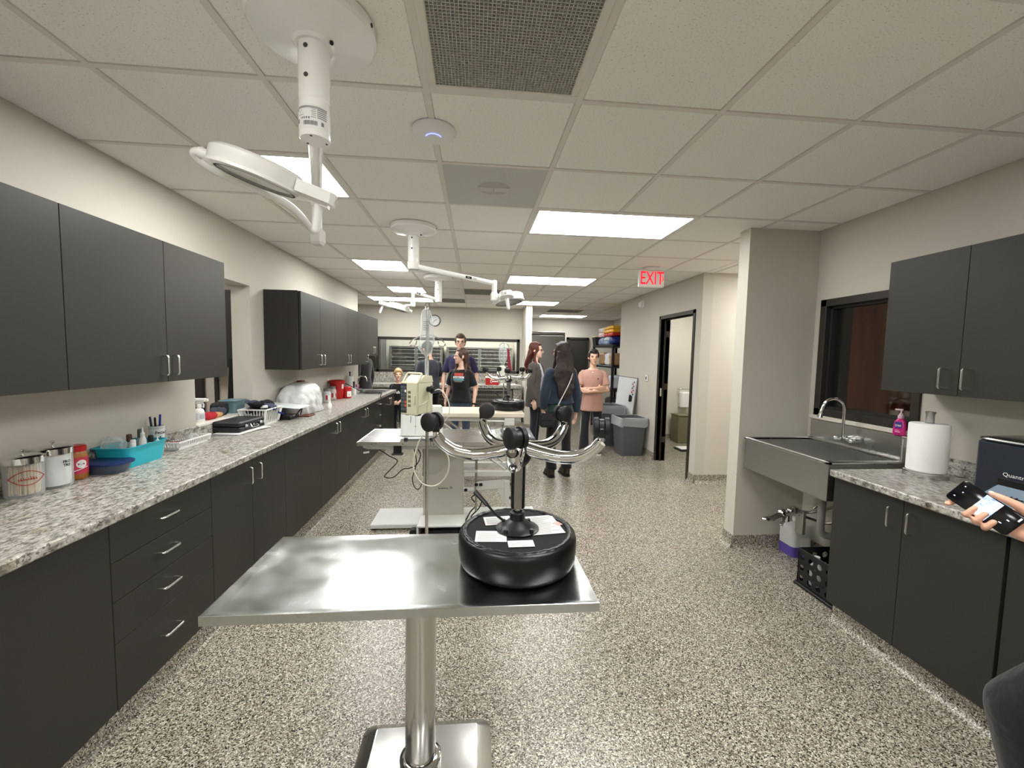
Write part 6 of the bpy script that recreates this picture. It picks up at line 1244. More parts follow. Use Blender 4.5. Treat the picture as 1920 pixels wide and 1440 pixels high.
bin_('taller blue-grey waste bin behind, beside the arms-crossed boy',2.36,7.08,.46,.46,.70,.1)
t=thing('whiteboard','whiteboard with red and navy magnets leaning against the wall behind the bins','whiteboard',(2.66,7.1,.30))
def wb(y,z,d=0): return (2.725-(1.205-z)*.10-d,y,z)
m=MB(); m.add([wb(6.665,.30),wb(7.54,.30),wb(7.54,1.20),wb(6.665,1.20),wb(6.665,.30,.012),wb(7.54,.30,.012),wb(7.54,1.20,.012),wb(6.665,1.20,.012)],[(0,1,2,3),(7,6,5,4),(0,4,5,1),(1,5,6,2),(2,6,7,3),(3,7,4,0)]); m.build('board_panel',mat('dry-erase white',srgb(226,230,232),.15),t)
m=MB(); m.tube([wb(6.665,.30,.006),wb(6.665,1.20,.006)],.010,6); m.tube([wb(7.54,.30,.006),wb(7.54,1.20,.006)],.010,6); m.tube([wb(6.665,1.20,.006),wb(7.54,1.20,.006)],.010,6); m.tube([wb(6.665,.30,.006),wb(7.54,.30,.006)],.010,6); m.build('board_frame',mat('board grey frame',srgb(150,152,154),.4,.6),t)
for k in range(7):
    c=wb(6.76+.05*(k%2),1.13-.035*k,.014); m=MB(); m.M=frame(c,(0,-1,0),(.1,0,1)); m.box(-.022,.022,-.012,.012,0,.006,.003); m.build('magnet',mat('magnet red',srgb(176,40,52),.5) if k%3 else NAVY,t)
m=MB(); m.M=frame(wb(6.82,.845,.014),(0,-1,0),(.1,0,1)); m.box(-.06,.0,-.06,.06,0,.02,.008).box(-.01,.05,-.05,.05,0,.016,.008); m.build('black_mitt',mat('black fleece',srgb(20,20,28),.9),t)

# ------------------------------------------------------------------ people
def sell(cx,cy,z,rx,ry,n=28,e=2.35):
    out=[]
    for k in range(n):
        a=2*PI*k/n; c,s=math.cos(a),math.sin(a)
        out.append((cx+rx*math.copysign(abs(c)**(2/e),c),cy+ry*math.copysign(abs(s)**(2/e),s),z))
    return out
def interp(sec,z):
    sec=sorted(sec)
    if z<=sec[0][0]: return sec[0]
    for a,b in zip(sec[:-1],sec[1:]):
        if z<=b[0]:
            t=(z-a[0])/(b[0]-a[0]); return tuple(p*(1-t)+q*t for p,q in zip(a,b))
    return sec[-1]
TORSO_M=[(.90,.168,.118,0),(1.0,.160,.112,0),(1.10,.155,.108,.005),(1.24,.172,.118,.005),(1.34,.178,.112,0),(1.40,.160,.095,-.005),(1.445,.110,.072,-.01),(1.475,.068,.058,-.012)]
TORSO_F=[(.90,.170,.120,0),(1.0,.150,.108,0),(1.10,.135,.098,.005),(1.24,.150,.115,.012),(1.33,.155,.105,.004),(1.395,.142,.088,-.005),(1.44,.098,.068,-.01),(1.475,.058,.052,-.012)]
def hand(mb,wr,d,nrm,sgn,curl=.35,k=1.0):
    """palm and five fingers; d along the hand, nrm out of the palm, sgn side of the thumb"""
    wr=Vector(wr); d=Vector(d).normalized(); n=Vector(nrm); n=(n-d*d.dot(n)).normalized(); w=d.cross(n)*sgn
    Q=Matrix((w,n,d)).transposed()
    mb.ell(wr+d*.045*k,(.040*k,.017*k,.054*k),12,8,Q)
    for i,(o,l) in enumerate(((.029,.92),(.010,1.0),(-.010,.95),(-.028,.76))):
        p=wr+d*(.080-.004*abs(i-1))*k+w*o*k; dd=d.copy(); r_=.0092*k
        for j,seg in enumerate((.040,.026,.020)):
            a=curl*(.7+.5*j+.12*i); dd=(Matrix.Rotation(a,3,w*-sgn if False else d.cross(n))@dd) if False else (dd*math.cos(a)+n*math.sin(a)).normalized()
            q=p+dd*seg*l*k; mb.cap(p,r_,q,r_*.92,8); p=q; r_*=.92
    p=wr+d*.022*k+w*.030*k; q=p+(d*.55+w*.55+n*.45).normalized()*.040*k; mb.cap(p,.0135*k,q,.011*k,8); q2=q+(d*.85+w*.1+n*.5).normalized()*.028*k; mb.cap(q,.011*k,q2,.009*k,8)
def person(label,loc,yaw,h,skin,hairc,hair='short',fem=False,arms=None,headyaw=0,headpitch=0,top=None,over=None,bottom=None,shoes=None,lean=0,beard=False,glasses=False,stance=.10,vox=.0075,child=False,legs=None):
    """facing +y before the turn; joint positions for a 1.75 m figure"""
    t=thing('person',label,'person',loc,yaw); s=h/1.75; M=WORLD[t.name]@Matrix.Scale(s,4)
    tor=TORSO_F if fem else TORSO_M; shw=.155 if fem else .180
    SK=mat('skin %d'%skin[0],srgb(*skin),.5,var=.05,scale=60,spec=.4); HC=mat('hair %d_%d'%(hairc[0],hairc[2]),srgb(*hairc),.45,var=.35,scale=90,bump=.5)
    Lm=Matrix.Translation((0,0,.95))@Matrix.Rotation(-lean,4,'X')@Matrix.Translation((0,0,-.95))
    def B(p): p=Vector(p); return Lm@p if p.z>.95 else p
    hs=1.32 if child else 1.13
    Hm=Lm@Matrix.Translation((0,-.005,1.50))@Matrix.Rotation(headyaw,4,'Z')@Matrix.Rotation(headpitch,4,'X')@Matrix.Scale(hs,4)@Matrix.Translation((0,.005,-1.50))
    A=arms or {}
    def arm(side):
        d=A.get('R' if side>0 else 'L',{}); sh=Vector((side*shw,-.008,1.385)); el=Vector(d.get('el',(side*(shw+.055),-.03,1.10))); wr=Vector(d.get('wr',(side*(shw+.06),.04,.86)))
        return sh,el,wr,d
    # body: one continuous skin
    m=MB(); m.M=Hm
    m.ell((0,-.010,1.662),(.073,.092,.092)); m.ell((0,.030,1.610),(.058,.060,.080)); m.ell((0,.040,1.575),(.045,.048,.048)); m.ell((0,.068,1.543),(.020,.018,.016)); m.cap((0,.082,1.650),.009,(0,.101,1.612),.0125,8); m.ell((0,.088,1.606),(.018,.012,.009)); m.ell((0,.066,1.655),(.052,.026,.018)); m.ell((.034,.062,1.615),(.020,.022,.022)); m.ell((-.034,.062,1.615),(.020,.022,.022))
    for q in(-1,1): m.ell((q*.075,-.012,1.630),(.010,.019,.030))
    m.M=Lm
    m.cap((0,-.018,1.42),.050 if fem else .058,(0,-.004,1.555),.045 if fem else .053)
    m.loft([sell(0,cy,z,rx*.86,ry*.82) for z,rx,ry,cy in tor if z>.94])
    m.M=None; m.loft([sell(0,0,z,rx*.86,ry*.82) for z,rx,ry in((.80,.15,.10),(.90,.16,.11),(.98,.15,.105))])
    for q in(-1,1):
        sh,el,wr,d=arm(q); m.M=Lm
        m.ell(sh-Vector((q*.012,0,.006)),(.034,.034,.034)); m.cap(sh-Vector((q*.012,0,.01)),.033,el,.032); m.cap(el,.034,wr,.0235)
        hd=Vector(d.get('hd',(0,.12,-1))); hn=Vector(d.get('hn',(-q,0,0))); 
        hand(m,wr,hd,hn,d.get('th',1 if True else -1),d.get('curl',.28)); m.M=None
        hp=Vector((q*.085,0,.88)); kn=Vector((q*stance,.015,.49)); an=Vector((q*stance,-.02,.10))
        if legs: kn,an=[Vector(v) for v in legs[0 if q<0 else 1]]
        m.cap(hp,.066,kn,.048); m.cap(kn,.047,an,.033); m.cap(an,.03,(an.x,an.y+.13,.045),.025)
    g=remesh(m,vox,3); g.v=[tuple(M@Vector(p)) for p in g.v]; g.build('body',SK,t,180)
    # face
    def face(name,mm,parts):
        for c,r in parts:
            q=MB(); q.M=M@Hm; q.ell(c,r,10,8); q.build(name,mm,t,180)
    face('eye',mat('eye dark',srgb(40,32,28),.2),[((q*.030,.079,1.638),(.0115,.006,.0065)) for q in(-1,1)])
    face('eyebrow',HC,[((q*.031,.083,1.658),(.018,.007,.0045)) for q in(-1,1)])
    face('lips',mat('lips %d'%skin[0],srgb(max(0,skin[0]-35),max(0,skin[1]-62),max(0,skin[2]-55)),.45),[((0,.0835,1.574),(.021,.0075,.0065))])
    if glasses:
        q=MB(); q.M=M@Hm
        for sd in(-1,1): q.tube([(sd*.033+.024*math.cos(a),.094-.006*abs(math.cos(a)),1.636+.017*math.sin(a)) for a in [2*PI*k/16 for k in range(17)]],.0024,6,cap=False); q.tube([(sd*.056,.088,1.640),(sd*.078,-.005,1.642)],.002,6)
        q.tube([(-.010,.095,1.638),(.010,.095,1.638)],.002,6); q.build('glasses',mat('spectacle frame',srgb(52,44,42),.35),t)
    # hair
    m=MB(); m.M=Hm
    m.ell((0,-.024,1.684),(.080,.094,.086)); m.ell((0,-.052,1.632),(.073,.062,.085))
    if hair=='short':
        m.ell((0,.036,1.728),(.064,.056,.036)); m.ell((0,.068,1.706),(.046,.022,.018)); [m.ell((q*.068,-.004,1.672),(.018,.050,.052)) for q in(-1,1)]
    elif hair=='mop':
        m.ell((0,.034,1.715),(.062,.058,.036)); [m.ell((q*.066,.012,1.672),(.018,.045,.045)) for q in(-1,1)]; m.ell((.02,.070,1.700),(.038,.02,.02)); m.ell((-.03,.065,1.702),(.03,.02,.022))
    elif hair.startswith('long'):
        L=float(hair[4:]); m.ell((0,.02,1.722),(.062,.055,.030))
        for q in(-1,1): m.ell((q*.066,.0,1.665),(.020,.050,.060))
        m.M=Lm; rg=[]
        zz=[1.66,1.58,1.50,1.42,1.34,1.26,1.20,1.12,1.05,.98]; zz=[z for z in zz if z>=1.66-L]
        for i,z in enumerate(zz):
            f=i/(len(zz)-1); rg.append(sell(.012*math.sin(i*1.3),-.080-.060*min(1,f*1.8)+.010*math.sin(i*1.7),z,.090+.052*math.sin(PI*min(1,f*1.05))+.010*math.sin(i*2.1)-.035*max(0,f-.8)*4,.052-.012*f,20,2))
        m.loft(rg)
        for q in(-1,1):
            p=[(q*.070,.0,1.66),(q*.080,-.005,1.57),(q*.086,.0,1.48),(q*.088,.045,1.40),(q*.085,.085,1.32),(q*.080,.098,1.25)]; m.tube(spline(p,4),[.024]*9+[.026]*8+[.020]*4,8)
    g=remesh(m,.009,3 if hair!='mop' else 2)
    if hair!='short': g.v=[tuple(Vector(p)+noise.noise_vector(Vector(p)*(16 if hair!='mop' else 40))*(.010 if hair!='mop' else .006)) for p in g.v]
    g.v=[tuple(M@Vector(p)) for p in g.v]; g.build('hair',HC,t,180)
    # clothes
    def garment(name,mb,mm,v=.011,sm=3,wr=.004):
        g=remesh(mb,v,sm)
        if wr: g.v=[tuple(Vector(p)+noise.noise_vector(Vector((p[0]*9,p[1]*9,p[2]*5)))*wr*2) for p in g.v]
        g.v=[tuple(M@Vector(p)) for p in g.v]; return g.build(name,mm,t,180)
    secs={}
    def upper(spec,off,name):
        hem=spec.get('hem',.86); sl=spec.get('sleeve',.62); m=MB(); m.M=Lm
        sec=[(z,rx+off,ry+off,cy) for z,rx,ry,cy in tor if z<1.47 and z>hem+.02]; b=interp(tor,max(hem,.90)); fl=spec.get('flare',.008); sec=[(hem,b[1]+off+fl,b[2]+off+fl,0)]+sec
        m.loft([sell(0,cy,z,rx,ry) for z,rx,ry,cy in sec]); secs[name]=sec
        for q in(-1,1):
            sh,el,wr,d=arm(q); m.ell(sh+Vector((-q*.018,0,-.004)),(.050+off,.052+off,.048+off))
            if sl<1: e=sh.lerp(el,sl); m.cyl(sh,e,.047+off,.053+off,14)
            else: m.cap(sh,.052+off,el,.043+off); e=el.lerp(wr,min(1,sl-1+.0)); m.cap(el,.043+off,el.lerp(e,.5),.038+off); m.cyl(el.lerp(e,.3),e,.040+off,.034+off,14)
        return garment(name,m,spec['mat'],.011,3,spec.get('wr',.004))
    if top: upper(top,.010,'shirt')
    if over:
        ob=upper(over,.022,over.get('name','jacket'))
    if bottom:
        m=MB(); wz=bottom.get('waist',1.0); fl=bottom.get('flare',0); ln=bottom.get('len',.07)
        m.loft([sell(0,0,z,rx,ry) for z,rx,ry in((.80,.155,.115),(.88,.172,.124),(.95,.168,.120),(wz,.160,.116))])
        for q in(-1,1):
            hp=Vector((q*.083,0,.86)); kn=Vector((q*stance,.015,.49)); an=Vector((q*stance,-.02,ln))
            if legs: kn,an=[Vector(v) for v in legs[0 if q<0 else 1]]; an=Vector((an.x,an.y,ln))
            m.cap(hp,.086,kn,.062+fl*.3); m.cap(kn,.062+fl*.3,kn.lerp(an,.6),.058+fl*.7); m.cyl(kn.lerp(an,.3),an,.060+fl*.4,.060+fl,16)
        garment('trousers',m,bottom['mat'],.011,3,.003)
        if bottom.get('stripe'):
            for q in(-1,1):
                mm=MB(); mm.M=M; hp=Vector((q*.160,.0,.80)); mm.tube([hp,(q*(stance+.068),.02,.49),(q*(stance+.066),-.01,.09)],.008,6,flat=.4); mm.build('side_stripe',bottom['stripe'],t)
    if shoes:
        for q in(-1,1):
            an=Vector((q*stance,-.02,.09))
            if legs: an=Vector(legs[0 if q<0 else 1][1])
            m=MB(); m.ell((an.x,an.y+.07,.055),(.044,.135,.046)); m.cap((an.x,an.y-.01,.06),.046,(an.x,an.y-.005,shoes.get('h',.10)),.046); m.box(an.x-.042,an.x+.042,an.y-.055,an.y+.19,.012,.05,.02)
            g=remesh(m,.009,3); g.v=[(p[0],p[1],max(p[2],.012)) for p in g.v]; g.v=[tuple(M@Vector(p)) for p in g.v]; so=g.build('shoe',shoes['mat'],t,180)
            mm=MB(); mm.M=M; mm.loft([[(an.x+x,an.y+y,z) for x,y in rrect(-.045,.045,-.062,.205,.04)] for z in(.0,.018)]); mm.build('sole',shoes.get('sole',BLACKR),so)
    return t,M,Lm,Hm,secs
def chest_print(t,M,Lm,sec,parts,parent=None):
    """flat print laid on the front of a shirt: parts = (material, MB with x,z coordinates in the plane)"""
    for mm,g,off in parts:
        out=MB()
        vs=[]
        for x,y,z in g.v:
            _,rx,ry,cy=interp(sec,y); k=max(0,1-min(.98,abs(x)/rx)**2.35)**(1/2.35); vs.append(M@(Lm@Vector((x,cy+ry*k+off,y))))
        out.add(vs,g.f); out.build('shirt_print',mm,t)
FAB=lambda n,c,r=.9,v=.12,b=.35: mat(n,srgb(*c),r,var=v,scale=35,bump=b,sheen=.2)
DENIM=FAB('denim blue',(33,46,64),.85,.45); BLACKC=FAB('black cotton',(12,12,14)); JEANS=FAB('mid blue jeans',(54,70,90),.85,.25); DARKJ=FAB('dark indigo jeans',(22,26,40)); PINKC=FAB('dusty pink cotton',(192,150,136)); PURPLE=FAB('deep purple cotton',(38,29,66)); SLATE=FAB('slate grey cotton',(44,48,55)); CARD=FAB('taupe grey knit',(76,71,67)); WHITEC=FAB('pale blue-white cotton',(200,206,218)); GREENC=FAB('dark green cotton',(24,50,44))
BROWNL=mat('dark brown leather boots',srgb(40,32,25),.5,bump=.2,scale=40); GREYS=mat('grey sneaker mesh',srgb(110,106,102),.7,var=.2,scale=60)
# woman in the denim jacket, seen from behind
tt,M,Lm,Hm,sec=person('woman with long dark hair and denim jacket seen from behind',(1.085,5.15,0),R(12),1.69,(222,180,156),(40,28,24),'long0.62',True,
  {'L':{'el':(-.235,-.05,1.11),'wr':(-.215,.06,.90),'hd':(.15,.4,-.9),'hn':(1,0,0)},'R':{'el':(.235,-.03,1.09),'wr':(.245,.02,.84),'hn':(-1,0,0),'th':-1}},
  headyaw=R(32),glasses=True,top={'mat':GREENC,'hem':.86,'sleeve':.4},over={'mat':DENIM,'hem':.985,'sleeve':1.9,'name':'denim_jacket','flare':.012,'wr':.006},bottom={'mat':BLACKC,'flare':.016,'len':.10},shoes={'mat':BROWNL,'h':.16},stance=.11)
t=thing('shoulder_bag','black crossbody bag on a white strap worn by the denim-jacket woman','bag',(.93,5.02,.75)); 
m=MB(); m.box(.80,1.0,4.965,5.035,.66,.84,.03); g=remesh(m,.01,2); g.build('bag_body',mat('black bag nylon',srgb(28,28,30),.6),t,180)
m=MB(); m.box(.81,.99,4.955,4.97,.75,.845,.006); m.build('bag_flap',mat('black bag nylon',srgb(28,28,30),.6),t)
m=MB(); m.tube(spline([(.985,4.985,.83),(1.04,4.975,.97),(1.10,4.965,1.10),(1.16,4.975,1.22),(1.205,5.02,1.325),(1.215,5.12,1.375),(1.20,5.22,1.33)],6),.017,8,flat=.25,up=(1,0,.5)); m.build('bag_strap',PAPER,t)
# red-haired woman in the cardigan
tt,M,Lm,Hm,sec=person('red-haired woman with glasses in a long taupe cardigan, standing side-on',(1.0,6.75,0),R(-112),1.73,(236,196,180),(84,38,28),'long0.40',True,
  {'L':{'el':(-.215,-.03,1.10),'wr':(-.19,.08,.87)},'R':{'el':(.215,-.04,1.08),'wr':(.215,.03,.83),'hn':(-1,0,0),'th':-1}},
  headyaw=R(6),glasses=True,top={'mat':WHITEC,'hem':.90,'sleeve':.5},bottom={'mat':DARKJ},shoes={'mat':BROWNL})
# the open cardigan: back and two fronts, open over the tee
m=MB(); rg=[]
for z in(.72,.82,.92,1.02,1.12,1.24,1.33,1.395,1.43):
    _,rx,ry,cy=interp(TORSO_F,max(z,.90)); f=.030+.012*max(0,(1.0-z)*3); out=[];inn=[]
    for k in range(23):
        a=R(122+296*k/22); c_,s_=math.cos(a),math.sin(a); ex=2/2.35
        out.append(((rx+f)*math.copysign(abs(c_)**ex,c_),cy+(ry+f)*math.copysign(abs(s_)**ex,s_),z)); inn.append(((rx+f-.012)*math.copysign(abs(c_)**ex,c_),cy+(ry+f-.012)*math.copysign(abs(s_)**ex,s_),z))
    rg.append(out+inn[::-1])
m.loft(rg)
for q,el,wr in((-1,(-.215,-.03,1.10),(-.19,.08,.87)),(1,(.215,-.04,1.08),(.215,.03,.83))):
    sh=Vector((q*.155,-.008,1.385)); el=Vector(el); wr=Vector(wr); m.ell(sh,(.080,.082,.076)); m.cap(sh,.076,el,.058); m.cap(el,.056,el.lerp(wr,.5),.052); m.cyl(el.lerp(wr,.3),el.lerp(wr,.92),.054,.048,14)
g=remesh(m,.010,2); g.v=[tuple(M@(Vector(p)+noise.noise_vector(Vector(p)*9)*.006)) for p in g.v]; g.build('cardigan',CARD,tt,180)
# boy with crossed arms
tt,M,Lm,Hm,sec=person('dark-haired boy in a dusty pink tee with arms crossed',(1.865,6.38,0),R(172),1.63,(226,182,158),(34,26,22),'short',False,
  {'R':{'el':(.245,.085,1.105),'wr':(-.055,.195,1.145),'hd':(-1,-.25,.05),'hn':(0,-1,0),'th':1,'curl':.10},'L':{'el':(-.245,.09,1.10),'wr':(.075,.235,1.085),'hd':(1,-.45,.10),'hn':(0,-1,0),'th':-1,'curl':.10}},
  headyaw=R(4),top={'mat':PINKC,'hem':.74,'sleeve':.72,'flare':.012},bottom={'mat':FAB('black track fabric',(28,31,36)),'stripe':PAPER,'flare':.032,'len':.05,'waist':.98},shoes={'mat':GREYS,'sole':WHITEP},stance=.115)
m=MB(); m.M=M@Lm; m.tube([(.075*math.sin(a),-.005+.088*math.cos(a)*1.0+.012,1.452-.052*(.5+.5*math.cos(a))) for a in [R(-110+q*20) for q in range(12)]],.003,6); m.build('necklace',NICKEL,tt)
g=MB(); g.quad((.058,1.285,0),(.082,1.285,0),(.082,1.305,0),(.058,1.305,0)); g.v=[(a,b,c) for a,b,c in g.v]; g.v=[(-a,b,c) for a,b,c in g.v]; chest_print(tt,M,Lm,sec['shirt'],[(mat('brown crest',srgb(96,60,56),.7),g,.006)])
# woman in the black printed tee
tt,M,Lm,Hm,sec=person('woman with long brown hair in a black printed tee behind the lift table',(-.215,6.25,0),R(165),1.605,(232,190,170),(74,52,38),'long0.62',True,
  {'R':{'el':(.225,-.03,1.10),'wr':(.255,.04,.90)},'L':{'el':(-.235,-.03,1.09),'wr':(-.235,.05,.86),'th':-1,'hn':(1,0,0)}},
  headyaw=R(-62),top={'mat':BLACKC,'hem':.90,'sleeve':.72,'flare':.012},bottom={'mat':JEANS},shoes={'mat':BROWNL})
gs=[]
def band(x0,x1,z0,z1,n=10):
    g=MB(); g.loft([[(x0+(x1-x0)*k/n,z,0) for k in range(n+1)] for z in(z0,z1)],False,False,False); return g
P=[(mat('print red',srgb(176,74,58),.7),band(-.07,.085,1.335,1.385),.006),(mat('print white',srgb(222,226,226),.7),band(-.085,.10,1.298,1.331),.006),(mat('print teal',srgb(92,150,160),.7),band(-.08,.095,1.262,1.294),.006),(mat('print grey',srgb(120,110,104),.7),band(-.06,.075,1.238,1.258),.006)]
chest_print(tt,M,Lm,sec['shirt'],P)
g=MB(); scribble(g,.15,.022,Matrix.Translation((.008,1.3145,0)),7,4); chest_print(tt,M,Lm,sec['shirt'],[(INK,g,.0085)])
m=MB(); wr=Vector((-.235,.05,.86)); el=Vector((-.235,-.03,1.09)); d=(el-wr).normalized(); m.M=M; m.cyl(wr+d*.006,wr+d*.034,.031,.032,16); m.ell(wr+d*.02+Vector((-.03,0,0)),(.010,.018,.018)); m.build('wristwatch',BLACKP,tt)
# man in the purple shirt
tt,M,Lm,Hm,sec=person('tall man with glasses in a deep purple shirt',(-.265,7.25,0),R(180),1.86,(228,184,164),(78,58,46),'short',False,
  {'R':{'el':(.265,-.02,1.11),'wr':(.275,.05,.88)},'L':{'el':(-.265,-.02,1.11),'wr':(-.275,.05,.88),'th':-1,'hn':(1,0,0)}},
  glasses=True,top={'mat':PURPLE,'hem':.86,'sleeve':.82,'flare':.02},bottom={'mat':DARKJ},shoes={'mat':BROWNL})
# grey-shirted person behind the IV bag
person('dark-haired person in a slate grey tee half hidden by the IV bag',(-.80,7.45,0),R(35),1.74,(214,170,146),(30,24,22),'short',False,
  {'R':{'el':(.245,.06,1.10),'wr':(.20,.20,.95)},'L':{'el':(-.245,.06,1.10),'wr':(-.20,.22,.97),'th':-1,'hn':(1,0,0)}},lean=R(7),headpitch=R(-14),top={'mat':SLATE,'hem':.84,'sleeve':.8,'flare':.02},bottom={'mat':BLACKC},shoes={'mat':BROWNL})
# blond boy
tt,M,Lm,Hm,sec=person('small blond boy in a black tee with white lettering, hands clasped',(-1.375,7.48,0),R(168),1.215,(234,192,168),(178,148,104),'mop',False,
  {'R':{'el':(.215,.04,1.10),'wr':(.045,.17,.965),'hd':(-1,.3,-.15),'hn':(0,-1,0),'th':1,'curl':.3},'L':{'el':(-.215,.04,1.10),'wr':(-.045,.175,.955),'hd':(1,.3,-.15),'hn':(0,-1,0),'th':-1,'curl':.3}},
  headyaw=R(24),child=True,top={'mat':BLACKC,'hem':.88,'sleeve':.75,'flare':.02},bottom={'mat':DARKJ},shoes={'mat':GREYS})
g=MB(); text(g,'bruh',.105,Matrix.Translation((0,1.235,0))@Matrix.Scale(-1,4,(1,0,0)),0,.004); chest_print(tt,M,Lm,sec['shirt'],[(PAPER,g,.008)])
# person in black past the wall end
person('person all in black just past the end of the long counter wall',(-2.08,7.85,0),R(70),1.74,(206,164,140),(26,22,20),'short',False,top={'mat':BLACKC,'hem':.84,'sleeve':1.9,'flare':.02},bottom={'mat':BLACKC},shoes={'mat':BROWNL})

# ------------------------------------------------------------------ the person at the picture edge holding a phone
PC=Vector((1.505,1.055,1.128))                       # phone centre
vn=(Vector((0,0,CAMH+.06))-PC).normalized()                # its screen looks back into the room
pr_=Vector((0,0,1)).cross(vn).normalized()             # to the right along the screen
pu=vn.cross(pr_)
ang=R(147); pa=(pr_*math.cos(ang)+pu*math.sin(ang)).normalized()   # long axis, towards its upper end
pc=vn.cross(pa)                                        # short axis
PM=Matrix(((pa.x,pc.x,vn.x,PC.x),(pa.y,pc.y,vn.y,PC.y),(pa.z,pc.z,vn.z,PC.z),(0,0,0,1)))
if pc.z>0: sgn=1
else: sgn=-1
t=thing('smartphone','black smartphone with lit camera screen held in a hand','phone',tuple(PC))
m=MB(); m.M=PM; m.loft([[(px,py,z) for px,py in rrect(-.075+d,.075-d,-.036+d,.036-d,.010)] for d,z in((.002,-.0042),(0,-.003),(0,.003),(.0015,.0042))]); m.build('phone_body',mat('phone black glass',srgb(10,10,14),.12),t)
m=MB(); m.M=PM; m.box(-.022,.018,-.033,.033,.0043,.0046); m.build('screen_picture',mat_wood('lit camera view',srgb(110,140,200),srgb(226,234,246),.3,(1,1,1),55),t)
nt=MATS['lit camera view'].node_tree; _b=nt.nodes['Principled BSDF']; nt.links.new([n for n in nt.nodes if n.type=='VALTORGB'][0].outputs[0],_b.inputs['Emission Color']); _b.inputs['Emission Strength'].default_value=1.0
ICON=mat('screen icons',srgb(210,214,240),.4,emit=(.8,.82,1,1),es=.25)
m=MB(); m.M=PM
for a,b,w,h in((.062,.018,.004,.003),(.062,-.020,.003,.003),(.055,-.002,.003,.003),(-.045,.012,.007,.003),(-.052,-.004,.006,.003),(-.066,-.022,.004,.012)): m.box(a-w/2,a+w/2,b-h/2,b+h/2,.0043,.0046)
m.build('screen_icon',ICON,t)
t=thing('person','person in black at the picture edge holding up a phone',"person",(1.80,.74,0))
SKH=mat('skin hand',srgb(222,170,146),.45,var=.06,scale=70,bump=.12)
m=MB(); C=lambda a,c,b: PM@Vector((a,c*sgn,b))         # along the phone, towards its upper long edge, out of the screen
wr=C(-.135,.030,-.035); el=Vector((1.83,.95,1.06)); sh=Vector((1.80,.80,1.40))
# palm behind the lower half, thumb along the upper edge, fingers wrapped under to the lower edge
m.cap(C(-.115,.028,-.034),.026,C(-.045,.012,-.028),.026,12); m.cap(C(-.10,.045,-.026),.022,C(-.055,.046,-.018),.017,12); m.cap(C(-.10,.0,-.032),.022,C(-.040,-.012,-.026),.019,12)
for pts in([(-.075,.050,-.010,.0150),(-.040,.052,.006,.0125),(-.010,.047,.014,.0110),(.012,.041,.015,.0090)],):
    for a,b in zip(pts[:-1],pts[1:]): m.cap(C(*a[:3]),a[3],C(*b[:3]),b[3],10)
for a0,tipc,bent in((.052,-.036,-.006),(.008,-.016,.013),(-.016,-.014,.014),(-.040,-.020,.014)):
    pts=[(-.045+a0*.35,.012,-.024,.0105),(a0,-.020,-.020,.0100),(a0+.004,-.047,-.008,.0096),(a0+.004,-.044,.010,.0090),(a0+.003,tipc,bent,.0082)]
    if bent<0: pts=pts[:2]+[(a0+.004,-.045,-.010,.0090),(a0+.005,-.050,-.001,.0080)]
    for a,b in zip(pts[:-1],pts[1:]): m.cap(C(*a[:3]),a[3],C(*b[:3]),b[3],10)
m.cap(C(-.10,.024,-.034),.028,wr,.026,12); m.cap(wr,.026,el,.040,14); m.cap(el,.040,sh,.050,14)
bx,by=1.80,.74
m.loft([sell(bx,by,z,.13,.10) for z in(.95,1.1,1.25,1.38,1.45)]); m.cap((bx,by,1.42),.05,(bx,by,1.56),.048)
m.ell((bx-.01,by+.01,1.66),(.078,.09,.11)); m.ell((bx-.05,by+.03,1.61),(.05,.055,.07)); m.cap((bx,by-.0,.95),.10,(bx-.11,by+.29,.50),.06); m.cap((bx-.11,by+.29,.50),.055,(bx-.06,by+.26,.09),.04); m.cap((bx,by-.08,.95),.10,(bx+.04,by-.10,.50),.06); m.cap((bx+.04,by-.10,.50),.055,(bx+.04,by-.12,.09),.04)
lsh=Vector((1.74,.57,1.40)); lel=Vector((1.72,.50,1.10)); lwr=Vector((1.66,.58,.90)); m.cap(lsh,.05,lel,.04); m.cap(lel,.04,lwr,.026); hand(m,lwr,(-.2,.2,-1),(.3,.9,0),1,.3)
fd=Vector((-.55,.83,0)); fs=Vector((.83,.55,0)); hc=Vector((bx-.02,by+.02,1.63)); m.cap(hc+fd*.092+Vector((0,0,.02)),.010,hc+fd*.112-Vector((0,0,.018)),.014,8)
for q in(-1,1): m.ell(hc+fs*q*.076+Vector((0,0,.0)),(.014,.016,.030))
g=remesh(m,.0042,3); g.build('body',SKH,t,180)
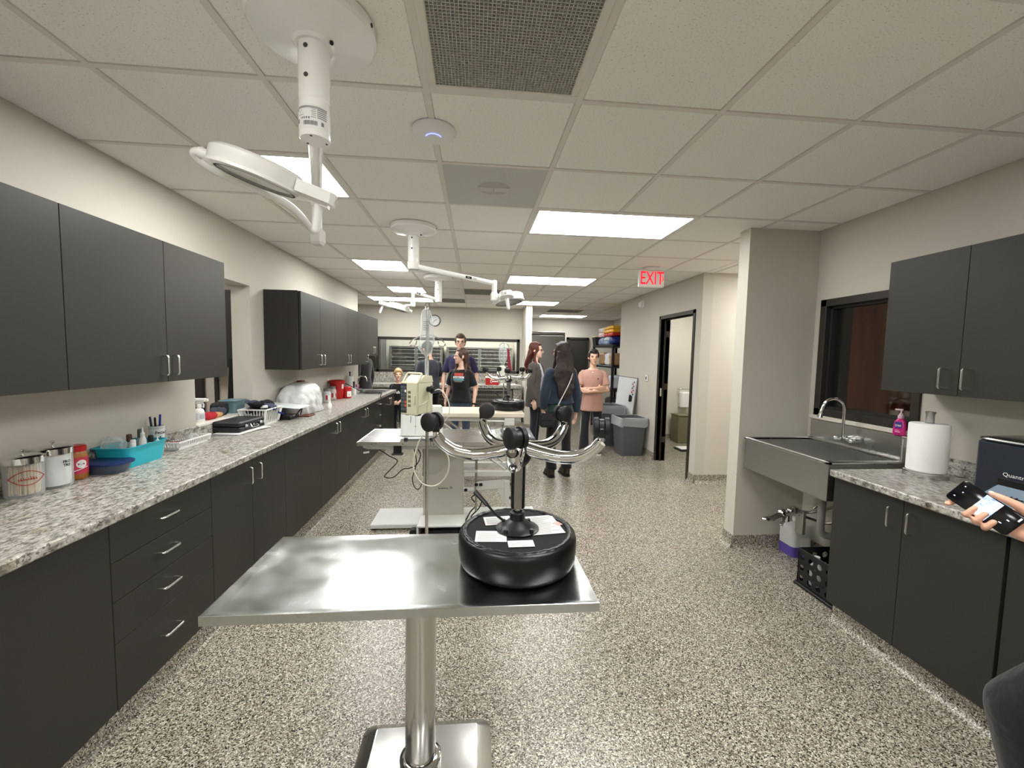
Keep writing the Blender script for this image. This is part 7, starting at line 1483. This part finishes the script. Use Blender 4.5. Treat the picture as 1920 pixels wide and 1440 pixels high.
for q in(-1,1):
    MB().ell(hc+fd*.082+fs*q*.032+Vector((0,0,.018)),(.011,.010,.007)).build('eye',MATS['eye dark'],t,180); MB().ell(hc+fd*.084+fs*q*.033+Vector((0,0,.040)),(.016,.012,.005)).build('eyebrow',mat('dark hair',srgb(36,28,24),.5),t,180)
MB().ell(hc+fd*.088-Vector((0,0,.052)),(.018,.014,.007)).build('lips',mat('lips phone',srgb(180,110,100),.45),t,180)
for c_ in((.012,.0425,.0235),): 
    q=MB(); q.M=PM@Matrix.Translation((c_[0]+.002,c_[1]*sgn,c_[2]-.001)); q.ell((0,0,0),(.008,.006,.002)); q.build('thumbnail',mat('nail',srgb(232,190,176),.3),t)
m=MB(); m.loft([sell(bx,by,z,rx,ry) for z,rx,ry in((.80,.20,.17),(1.0,.19,.155),(1.25,.20,.15),(1.38,.19,.14),(1.47,.10,.09))]); m.cap(sh,.075,el,.058); m.cyl(el.lerp(sh,.1),el.lerp(wr,.25),.058,.046,14); m.cap(lsh,.075,lel,.058); m.cap(lel,.058,lel.lerp(lwr,.8),.045)
g=remesh(m,.012,3); g.build('coat',FAB('black coat wool',(18,18,20)),t,180)
m=MB(); m.loft([sell(bx,by,z,.18,.16) for z in(.80,.98)]); m.cap((bx-.0,by+.10,.80),.12,(bx-.090,by+.30,.48),.098); m.cap((bx-.090,by+.30,.48),.098,(bx-.03,by+.26,.10),.075); m.cap((bx,by-.08,.86),.12,(bx+.04,by-.10,.50),.08); m.cap((bx+.04,by-.10,.50),.08,(bx+.04,by-.12,.10),.065)
g=remesh(m,.012,3); g.build('trousers',BLACKC,t,180)
m=MB(); m.ell((bx+.01,by-.005,1.69),(.088,.10,.10)); m.ell((bx+.03,by-.02,1.62),(.08,.08,.09)); g=remesh(m,.012,3); g.build('hair',mat('dark hair',srgb(36,28,24),.5),t,180)
for px_,py_ in((bx-.06,by+.24),(bx+.04,by-.12)):
    m=MB(); m.M=Matrix.Translation((px_,py_,0))@Matrix.Rotation(R(70),4,'Z'); m.loft([[(a,b,z) for a,b in rrect(-.045-d,.045+d,-.07-d,.19+d,.04)] for z,d in((0,0),(.03,.0),(.07,-.012),(.10,-.02))]); m.build('shoe',BROWNL,t)
